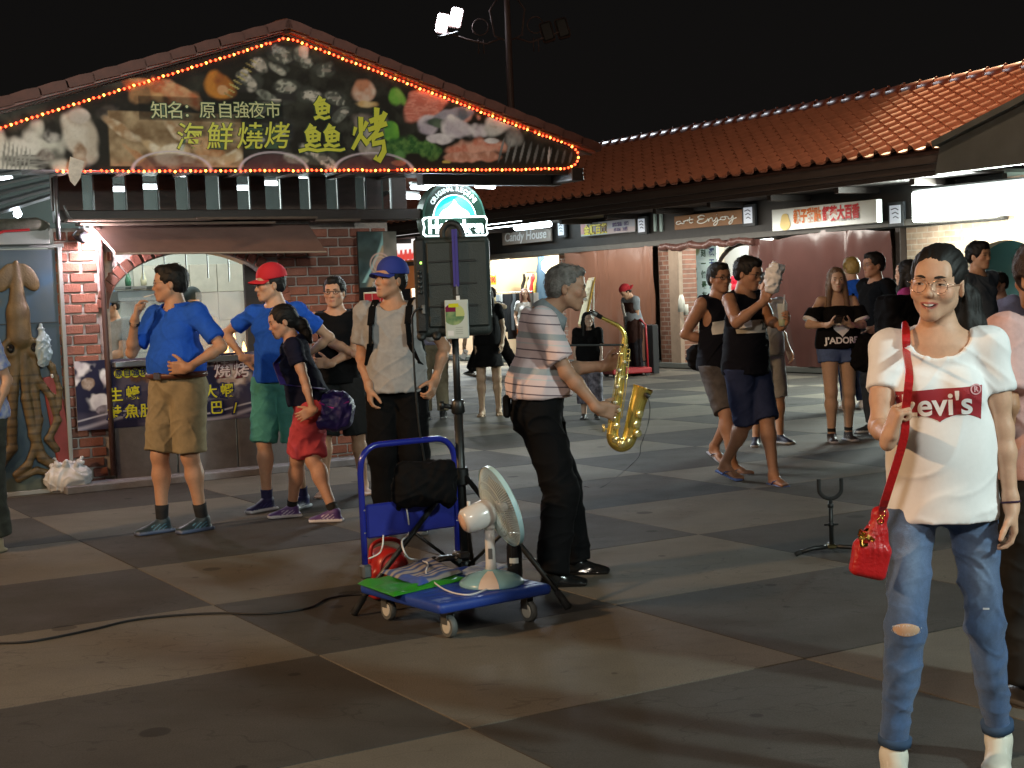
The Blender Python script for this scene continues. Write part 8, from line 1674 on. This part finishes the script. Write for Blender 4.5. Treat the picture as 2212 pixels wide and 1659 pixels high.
# --- soft things on the deck
def cloth_slab(name, c4, h, m_, label, cat, seed=1, amp=.008, cols=None):
    """folded cloth filling a quadrilateral of the deck"""
    c4 = [np.array(c) for c in c4]; nx, ny = 34, 22; U, Vv = np.meshgrid(np.linspace(0, 1, nx), np.linspace(0, 1, ny)); P_ = (c4[0]*((1-U)*(1-Vv))[..., None]+c4[1]*(U*(1-Vv))[..., None]+c4[2]*(U*Vv)[..., None]+c4[3]*((1-U)*Vv)[..., None])
    o_ = P_.mean((0, 1)); e = np.minimum(np.minimum(U, 1-U), np.minimum(Vv, 1-Vv)); prof = np.clip(e*9, 0, 1)**.5; wob = fbm(np.stack([P_[..., 0]*9, P_[..., 1]*9, U*0+seed], -1), 2, seed)
    top = P_-o_; top[..., 2] += .004+h*prof*(1+.25*wob)+wob*amp*prof; bot = P_-o_; bot[..., 2] += .002; top[..., :2] += (wob*.008*(1-prof))[..., None]
    n = nx*ny; I = np.arange(n).reshape(ny, nx); Q = np.stack([I[:-1, :-1], I[:-1, 1:], I[1:, 1:], I[1:, :-1]], -1).reshape(-1, 4); ring = list(I[0, :])+list(I[1:, -1])+list(I[-1, -2::-1])+list(I[-2:0:-1, 0]); Qs = np.array([(ring[i], ring[(i+1) % len(ring)], ring[(i+1) % len(ring)]+n, ring[i]+n) for i in range(len(ring))])
    V = np.concatenate([top.reshape(-1, 3), bot.reshape(-1, 3)]); o = mesh_obj(name, V, np.concatenate([Q, Q[:, ::-1]+n, Qs[:, ::-1]]), m_, None, cols(np.concatenate([U.ravel(), U.ravel()]), np.concatenate([Vv.ravel(), Vv.ravel()]), V+o_) if cols else None); o.location = tuple(o_); return tag(o, label, cat)
cloth_slab('green_bag', [dk(772, 1262), dk(850, 1290), dk(1012, 1252), dk(915, 1228)], .014, mat('bag_green', (.03, .27, .02), rough=.35, noise=.2, nscale=12), 'flattened bright green plastic bag under the striped towel', 'bag', 3, .008)
def tow(U, V_, P): c = np.tile(np.array([.36, .33, .31]), (len(U), 1)); st = (np.abs((U*7.) % 1-.5) < .24); c[st] = (.05, .09, .26); c[(V_ < .2) & (U > .5)] = (.05, .10, .38); return c
cloth_slab('striped_towel', [dk(822, 1246)+np.array([0, 0, .018]), dk(905, 1275)+np.array([0, 0, .018]), dk(1000, 1244)+np.array([0, 0, .016]), dk(925, 1218)+np.array([0, 0, .016])], .018, mat('towel_stripes', (.5, .5, .5), rough=.95, attr='col', bump=.5, bscale=400), 'blue and cream striped towel folded on the green bag', 'towel', 7, .008, tow)
cloth_slab('patterned_cloth', [dk(992, 1242)+np.array([0, 0, .002]), dk(1022, 1248)+np.array([0, 0, .002]), dk(1100, 1226)+np.array([0, 0, .002]), dk(1045, 1216)+np.array([0, 0, .002])], .014, mat('cloth_patterned', (.05, .10, .32), rough=.8, col2=(.4, .45, .45), nscale=16), 'blue patterned cloth bundle behind the fan base', 'cloth', 9)
rc_ = dk(962, 1226); rm = empty('cable_bundle', tuple(rc_+np.array([0, 0, .035])), .3, 'tangle of black adaptors and leads on the striped towel', 'cables'); MB().bbox((0, 0, .012), (.09, .05, .028), .008).build('adaptor', BLKP, rm); MB().bbox((.1, .02, .014), (.06, .05, .032), .008).build('adaptor', BLKP, rm)
mb = MB(); mb.tube(smooth([Vector((.075*math.cos(t)*(.6+.3*math.sin(t*2.3)), .04*math.sin(t), .012+.008*math.sin(t*3))) for t in np.linspace(0, 12, 26)], 3), .0035, 5); mb.build('lead', BLKP, rm, True)
bt_ = dk(1113, 1250); fl = empty('vacuum_flask', (bt_[0], bt_[1]+.02, ZD), 0, 'black vacuum flask with a pale label at the corner of the trolley', 'flask'); MB().lathe([(0, 0), (.034, .002), (.036, .02), (.036, .15), (.030, .165), (.030, .17)], 20).build('flask', mat('flask_black', (.008, .008, .009), rough=.2), fl, True, auto=40); MB().lathe([(.031, .170), (.032, .20), (.026, .212), (0, .213)], 20).build('lid', mat('flask_lid', (.02, .02, .022), rough=.15, metal=.6), fl, True, auto=40)
mb = MB(); vs = [(.0367*math.cos(a), .0367*math.sin(a), z) for z in (.075, .10) for a in np.linspace(R(-130), R(-60), 9)]; mb.add(vs, [(i, i+1, i+10, i+9) for i in range(8)]); mb.build('label_band', mat('label_pale', (.45, .5, .5)), fl, True)
o = MB().tube(smooth([Vector(p) for p in (inv2 if False else [np.array(ct.matrix_world.translation)*0+G(0, 0)*0+p for p in []])]) or [Vector((0, 0, 0)), Vector((0, 0, .01))], .001, 3) if False else None
hw = lambda t, z, o_=0.: Vector(CA*np.array([1, 1, 0])+ex*np.array(hq(t, z, o_))[0]*np.array([1, 1, 0])+ey*np.array(hq(t, z, o_))[1]+np.array([0, 0, z]))
cp = [hw(.20, .505, -.012), hw(.21, .515, -.035), hw(.225, .44, -.04), hw(.23, .35, -.03), Vector(AT(868, 1170, 6.72)), Vector(AT(880, 1203, 6.66)), Vector(dk(905, 1232)+np.array([0, 0, .05])), Vector(dk(925, 1240)+np.array([0, 0, .05])), Vector(dk(922, 1254)+np.array([0, 0, .03])), Vector(dk(960, 1277)+np.array([0, 0, .008])), Vector(dk(1010, 1288)+np.array([0, 0, .006])), Vector(fb+np.array([-.02, -.155, .008]))]
o = MB().tube(smooth(cp), .0042, 6).build('fan_cord', mat('cord_white', (.62, .62, .62), rough=.4), None, True); tag(o, 'white fan cord draped over the trolley handle panel and deck', 'cord')
cp = [Vector(AT(828, 1156, 6.95)), Vector(AT(826, 1180, 6.93)), Vector(AT(818, 1196, 6.9)), Vector(AT(796, 1207, 6.9))]; o = MB().tube(smooth(cp), .004, 6).build('short_cord', mat('cord_white'), None, True); tag(o, 'short white lead hanging by the red power unit', 'cord')
# --- red cable reel behind the trolley
rr0 = G(836, 1300); rl_ = empty('cable_reel', (rr0[0], rr0[1]+.10, 0), R(25), 'red cable reel with a carrying handle behind the trolley', 'cable reel'); rl_.scale = (.85, .85, .85); RDP = mat('reel_red', (.42, .02, .018), rough=.35)
F = SDF((-.2, -.16, -.01), (.2, .16, .36), .008); F.box((0, 0, .10), (.125, .09, .09), .03, .01); F.cap((0, -.05, .20), (0, .05, .20), .105, .105, .03); F.plane((0, 0, .005), (0, 0, -1)); V, Q = F.mesh(); mesh_obj('body', V, Q, RDP, rl_)
mb = MB(); mb.tube(smooth([Vector((-.10, 0, .22)), Vector((-.09, 0, .32)), Vector((0, 0, .35)), Vector((.09, 0, .32)), Vector((.10, 0, .22))], 5), .013, 8); mb.build('handle', RDP, rl_, True)
mb = MB(); [mb.tube([(.085*math.cos(t), -.115-.004*k, .2+.085*math.sin(t)) for t in np.linspace(0, 6.28, 25)[:-1]], .006, 5, closed=True) for k in range(3)]; mb.build('coiled_cable', mat('coil_red', (.3, .03, .03), rough=.5), rl_, True)
# --- power cable on the paving
cp = [Vector(G(x, y)+np.array([0, 0, .006])) for x, y in ((-60, 1393), (0, 1392), (75, 1387), (200, 1362), (280, 1343), (375, 1332), (475, 1327), (575, 1328), (665, 1316), (710, 1295), (775, 1286), (835, 1290))]
o = MB().tube(smooth(cp), .006, 6).build('power_cable', mat('cable_black', (.010, .009, .009), rough=.6), None, True); tag(o, 'long black power cable running across the paving from the left to the red reel', 'cable')
# --- saxophone stand
sb = G(1797, 1197); ss = empty('saxophone_stand', (sb[0], sb[1], 0), 0, 'empty black saxophone stand with a U shaped yoke and low tripod base', 'stand'); px1 = sb[1]/FPX
mb = MB(); mb.tube([(0, 0, .03), (0, 0, .31)], .012, 10); mb.build('pole', BKM, ss, True)
for z in (.165, .27): MB().lathe([(.012, -.012), (.017, -.010), (.017, .010), (.012, .012)], 10, c=(0, 0, z)).build('collar', BKM, ss, True)
MB().tube([(-.038, 0, .165), (.038, 0, .165)], .006, 6).build('wing_screw', BKM, ss, True)
yk = MB(); yk.tube(smooth([Vector((-.062, 0, .42)), Vector((-.062, 0, .385)), Vector((-.058, 0, .345)), Vector((-.032, 0, .318)), Vector((0, 0, .31)), Vector((.032, 0, .318)), Vector((.058, 0, .345)), Vector((.062, 0, .385)), Vector((.062, 0, .42))], 4), .0115, 10); yk.build('yoke', mat('rubber'), ss, True)
for dx, dy in ((-.21, -.04), (.19, -.05), (.02, .20)): mb = MB(); mb.tube([(0, 0, .045), (dx*.5, dy*.5, .040), (dx*.9, dy*.9, .022)], .0125, 8); lg = mb.build('leg', BKM, ss, True); MB().tube([(dx*.85, dy*.85, .024), (dx, dy, .014)], .0135, 8).build('rubber_foot', mat('rubber'), lg, True)
MB().bbox((0, 0, .045), (.05, .05, .022), .006).build('hub', mat('stand_brass', (.3, .25, .12), rough=.3, metal=1.), ss)
# ================================================================== woman in the white T-shirt
w = Who(2073, 1672, 1.60, 166)
Yn = w.loc[1]
s = person(w.sp(label='smiling woman in round glasses, white T-shirt with red logo and ripped jeans', fem=True, res=.0046, smile=1., eyes=True, eyeopen=.5, hair='back', hairvol=.011, hairnoise=.0032, strands=0, w=.95, skin=(.58, .35, .235), lips=(.46, .17, .145), hyaw=-16, hroll=-5, hpitch=1, sw=1.06, legw=.80, jaw=1.0, brow=1.15,
    feet=((*w.l(G(1932, 1690))[:2], .10, 4), (*w.l(G(2158, 1640))[:2], .08, -6)), footpitch=(8, 0), pelvis=(0, 0, .915), gaze=.002,
    ra=dict(w=w.at(1921, 945, -.25), pole=(.25, -.5, -1), d=w.Rz.T@unit((.25, -.25, .95)), n=w.Rz.T@unit((.9, .1, -.2)), curl=(70, 76, 80, 84), thumb=(.75, .2, .65)), la=dict(w=w.at(2192, 1150, -.05), pole=(-.6, -1, 0), d=w.Rz.T@unit((.05, 0, -1)), n=w.Rz.T@unit((-1, .2, 0)), curl=28)))
NW = s
tee = shirt(s, cm('white_tee', (.80, .80, .81), nscale=60, noise=.04), sleeve=.54, hem=-.105, infl=.009, neck=(.100, .125, .090), neckoff=(.045, .492), loose=.010, seed=41, wr=.006, flare=.008, wsc=.8)
def jean_cols(V):
    c = np.tile(np.array([.050, .105, .235]), (len(V), 1)); n = fbm(V*np.array([60, 60, 25]), 2, 3)*.12
    for j in (0, 1):
        a, k = s.hip[j], s.knee[j]; t = np.clip(((V-a)@(k-a))/((k-a)@(k-a)), -.2, 2); f = np.exp(-((t-.55)/.33)**2)*np.exp(-((V[:, 0]-(a+(k-a)*t[:, None])[:, 0])/.045)**2)*(V[:, 1] > s.P[1]); c += f[:, None]*np.array([.13, .15, .16])
        t2 = ((V-k)@(s.ank[j]-k))/((s.ank[j]-k)@(s.ank[j]-k)); f = np.exp(-((t2-.35)/.3)**2)*np.exp(-((V[:, 0]-k[0])/.04)**2)*.5; c += f[:, None]*np.array([.05, .07, .09])
    z = V[:, 2]; c *= (1+n)[:, None]; c[z > s.P[2]+.0] *= .8
    return np.clip(c, 0, 1)
JN = mat('denim', (.5, .5, .5), rough=.9, attr='col', noise=.2, nscale=90, bump=.4, bscale=500, sheen=.2)

trousers(s, JN, 1.93, infl=.007, flare=.002, waist=.0, seed=42, wr=.0075, cols=jean_cols, wsc=1.35)
for j in (0, 1):
    a, b = s.knee[j], s.ank[j]; p = a+(b-a)*.93; d = unit(b-a); mb = MB(); mb.tube([p-d*.022, p+d*.004], [.053, .052], 20); mb.build('turn_up', cm('denim_cuff', (.045, .08, .15)), s.rt, True)
shoes(s, (.62, .60, .52), (.66, .64, .58), (.70, .68, .62)); glasses(s, mat('rose_gold_frame', (.75, .50, .38), rough=.2, metal=1.), r=.0245, thick=.0011, ymax=.106, rz=.92, z=-.002)
# hair gathered into a low pony tail falling behind the left ear
F = SDF(s.H+np.array([-.2, -.2, -.36]), s.H+np.array([.2, .2, .1]), .006)
P_ = [(-.03, -.085, .0), (-.065, -.10, -.05), (-.085, -.09, -.13), (-.09, -.08, -.21), (-.09, -.07, -.29)]
for (a, b, r1, r2) in zip(P_[:-1], P_[1:], (.040, .048, .048, .040), (.048, .048, .040, .016)): F.cap(s.hp(*a), s.hp(*b), r1, r2, .02)
V, Q = F.mesh(); N_ = vnormals(V, Q); V = V+N_*(fbm(V*np.array([70, 70, 5]), 2, 8)*.006)[:, None]; mesh_obj('ponytail', V, Q, HAIR, s.rt)
# red batwing print with white lettering
REDB = mat('print_batwing', (.30, .012, .022), rough=.7); WPR = mat('print_white2', (.78, .76, .76), rough=.7)
def bw(x, y):
    t = (y/.098)+.5; bot = -.049-.0+.020*abs(math.sin(2*math.pi*(x/.262)))**.8 ; top = .049+.006*(x/.262); xx = x*(1-.05*(1-t)); return xx, bot+(top-bot)*t
tb = bvh_of(s, 'shirt'); pc = w.at(2036, 890, -.3); X_ = unit(s.Rt@v3(-1, .0, 0)+v3(0, 0, .035)); Yv = unit(v3(0, 0, 1)+s.Rt@v3(.02, 0, 0))
v, f = grid_print(.262, .104, 40, 16, bw); print_on(s, 'batwing_print', v, f, REDB, pc, X_, Yv, start=-.10, off=.0015, bvh=tb)
v, f = text_mesh("Levi's", .080, .0016, 0, sub=3); A_ = np.array(v); A_[:, 0] -= (A_[:, 0].max()+A_[:, 0].min())/2; k_ = .21/(A_[:, 0].max()-A_[:, 0].min()); A_[:, :2] *= k_; A_[:, 0] -= .006; A_[:, 1] += .0; print_on(s, 'lettering', [tuple(a) for a in A_], f, WPR, pc, X_, Yv, start=-.10, off=.0055, bvh=tb)
rg = [(+.111+.017*math.cos(t)*k, .044+.017*math.sin(t)*k, 0) for k in (.75, 1) for t in np.linspace(0, 2*math.pi, 25)[:-1]]; f = [(i, (i+1) % 24, 24+(i+1) % 24, 24+i) for i in range(24)]; print_on(s, 'ring_mark', rg, f, mat('print_pink2', (.6, .3, .32), rough=.7), pc, X_, Yv, start=-.10, off=.005, bvh=tb)
v, f = text_mesh("R", .022, .001, 0, sub=1); print_on(s, 'lettering', [(a+.111, b+.044, 0) for a, b, c in v], f, mat('print_pink2'), pc, X_, Yv, start=-.10, off=.005, bvh=tb)
# rip at the knee
tj = bvh_of(s, 'trousers'); kc = s.knee[0]+v3(0, .25, .0); v, f = grid_print(.082, .040, 24, 8, lambda x, y: (x, y*(math.sqrt(max(0, 1-(x/.0412)**2))))); print_on(s, 'knee_skin', v, f, mat('knee_skin', (.50, .33, .22), rough=.5), kc, (-1, 0, 0), (0, 0, 1), target=('trousers',), off=.0015, bvh=tj)
mb = MB()
for k in range(46):
    x = RNG.uniform(-.047, .047); y0 = (1 if k % 2 else -1)*.0165*math.sqrt(max(0, 1-(x/.05)**2)); L = RNG.uniform(.004, .012)*(-1 if k % 2 else 1); hit = tj.ray_cast(Vector(kc+v3(-x, .3, y0)), Vector((0, -1, 0)))
    if hit[0] is None: continue
    p = hit[0]+Vector((0, .003, 0)); mb.add([p+Vector((-.0008, 0, 0)), p+Vector((.0008, 0, 0)), p+Vector((RNG.normal(0, .004), .002, L))], [(0, 1, 2)])
fy = mb.build('frayed_threads', mat('thread_white', (.6, .62, .65), rough=.9), s.rt); fy['kind'] = 'stuff'
v, f = grid_print(.02, .006, 3, 2); print_on(s, 'worn_patch', v, f, mat('thread_white'), s.knee[1]+v3(0, .2, .06), (-1, 0, 0), (0, 0, 1), off=.002, bvh=tj)
mb = MB(); wr_ = s.wr[1]; d_ = unit(s.wr[1]-s.elb[1]); mb.tube([wr_-d_*.012, wr_-d_*.006], .0315, 14); mb.build('hair_tie', mat('tie_purple', (.03, .005, .03), rough=.7), s.rt, True)
# shadow-catching brow line of the collar
hc_ = []
# --- her red handbag
RDB = mat('bag_red', (.50, .010, .012), rough=.38, noise=.2, nscale=30, bump=.3, bscale=90); bc = AT(1882, 1185, Yn-.12); hb_ = empty('handbag', tuple(bc), 0, 'small red drawstring handbag with gold charms on a long red strap', 'handbag')
F = SDF((-.11, -.09, -.14), (.11, .09, .16), .005); A_ = rot('Y', 14); F.box((-.005, 0, -.035), (.052, .032, .050), .018, .02, Rm=A_); F.ell((.012, 0, .03), (.034, .026, .045), .03, Rm=A_); F.cap((.02, 0, .06), (.028, 0, .10), .016, .020, .02)
V, Q = F.mesh(); N_ = vnormals(V, Q); ang_ = np.arctan2(V[:, 1], V[:, 0]-.1*V[:, 2]); V = V+N_*(np.abs(np.sin(ang_*7+V[:, 2]*20))*.006*np.clip((V[:, 2]+.05)*12, 0, 1))[:, None]; mesh_obj('pouch', V, Q, RDB, hb_)
GLD = mat('gold_charm', (.9, .62, .15), rough=.12, metal=1.)
for k in range(11): mb = MB(); a = RNG.uniform(0, 6.28, 3); p = (-.026+RNG.uniform(-.020, .022), -.035+RNG.uniform(-.01, .008), .040+RNG.uniform(-.022, .026)); mb.bbox(p, (.020, .004, .013), .002, M=Matrix.Rotation(a[0], 4, 'X')@Matrix.Rotation(a[1], 4, 'Y')@Matrix.Rotation(a[2], 4, 'Z')); mb.build('charm', GLD, hb_)
mb = MB(); [mb.tube([(.022+.009*math.cos(t)+.006*k, -.028, .085+.022*k+.009*math.sin(t)) for t in np.linspace(0, 6.28, 13)[:-1]], .002, 5, closed=True) for k in range(3)]; mb.build('ring', GLD, hb_, True)
shw = w.w(s.T(.112, .035, .485)); fr_ = w.w(s.T(.120, .115, .40)); hw_ = AT(1928, 895, Yn-.29); top_ = np.array(hw_)
hcn = w.w(s.wr[0]+s.hd[0][0]*.088+s.hd[0][1]*.024)
P_ = []
for a in (-75, -50, -25, 0, 22, 42, 60):
    dl = Vector(s.Rt@v3(0, math.sin(R(a)), math.cos(R(a)))); c_ = Vector(s.T(.100, .0, .385)); hit = tb.ray_cast(c_+dl*.5, -dl)
    if hit[0] is not None: P_.append(Vector(w.w(hit[0]+dl*.015)))
P_ += [Vector(hcn+np.array([.010, -.01, .10])), Vector(hcn), Vector(hcn+np.array([-.005, .01, -.08])), Vector(AT(1912, 1080, Yn-.20)), Vector(bc+np.array([.03, 0, .10]))]
P_ = smooth(P_, 5); mb = MB(); vs = []; fs = []
for i, p in enumerate(P_):
    t = (P_[min(i+1, len(P_)-1)]-P_[max(i-1, 0)]).normalized(); sd = t.cross(Vector((0, -1, .2))).normalized()*.0115; n_ = t.cross(sd).normalized()*.0028; q = [p-Vector(bc)+a for a in (sd+n_, sd-n_, -sd-n_, -sd+n_)]; vs += q
for i in range(len(P_)-1):
    for k in range(4): a = i*4; fs.append((a+k, a+(k+1) % 4, a+4+(k+1) % 4, a+4+k))
mb.add(vs, fs); mb.build('strap', RDB, hb_)
mb = MB(); fw_ = s.hd[0]; p = s.wr[0]+s.hd[0][0]*.085;
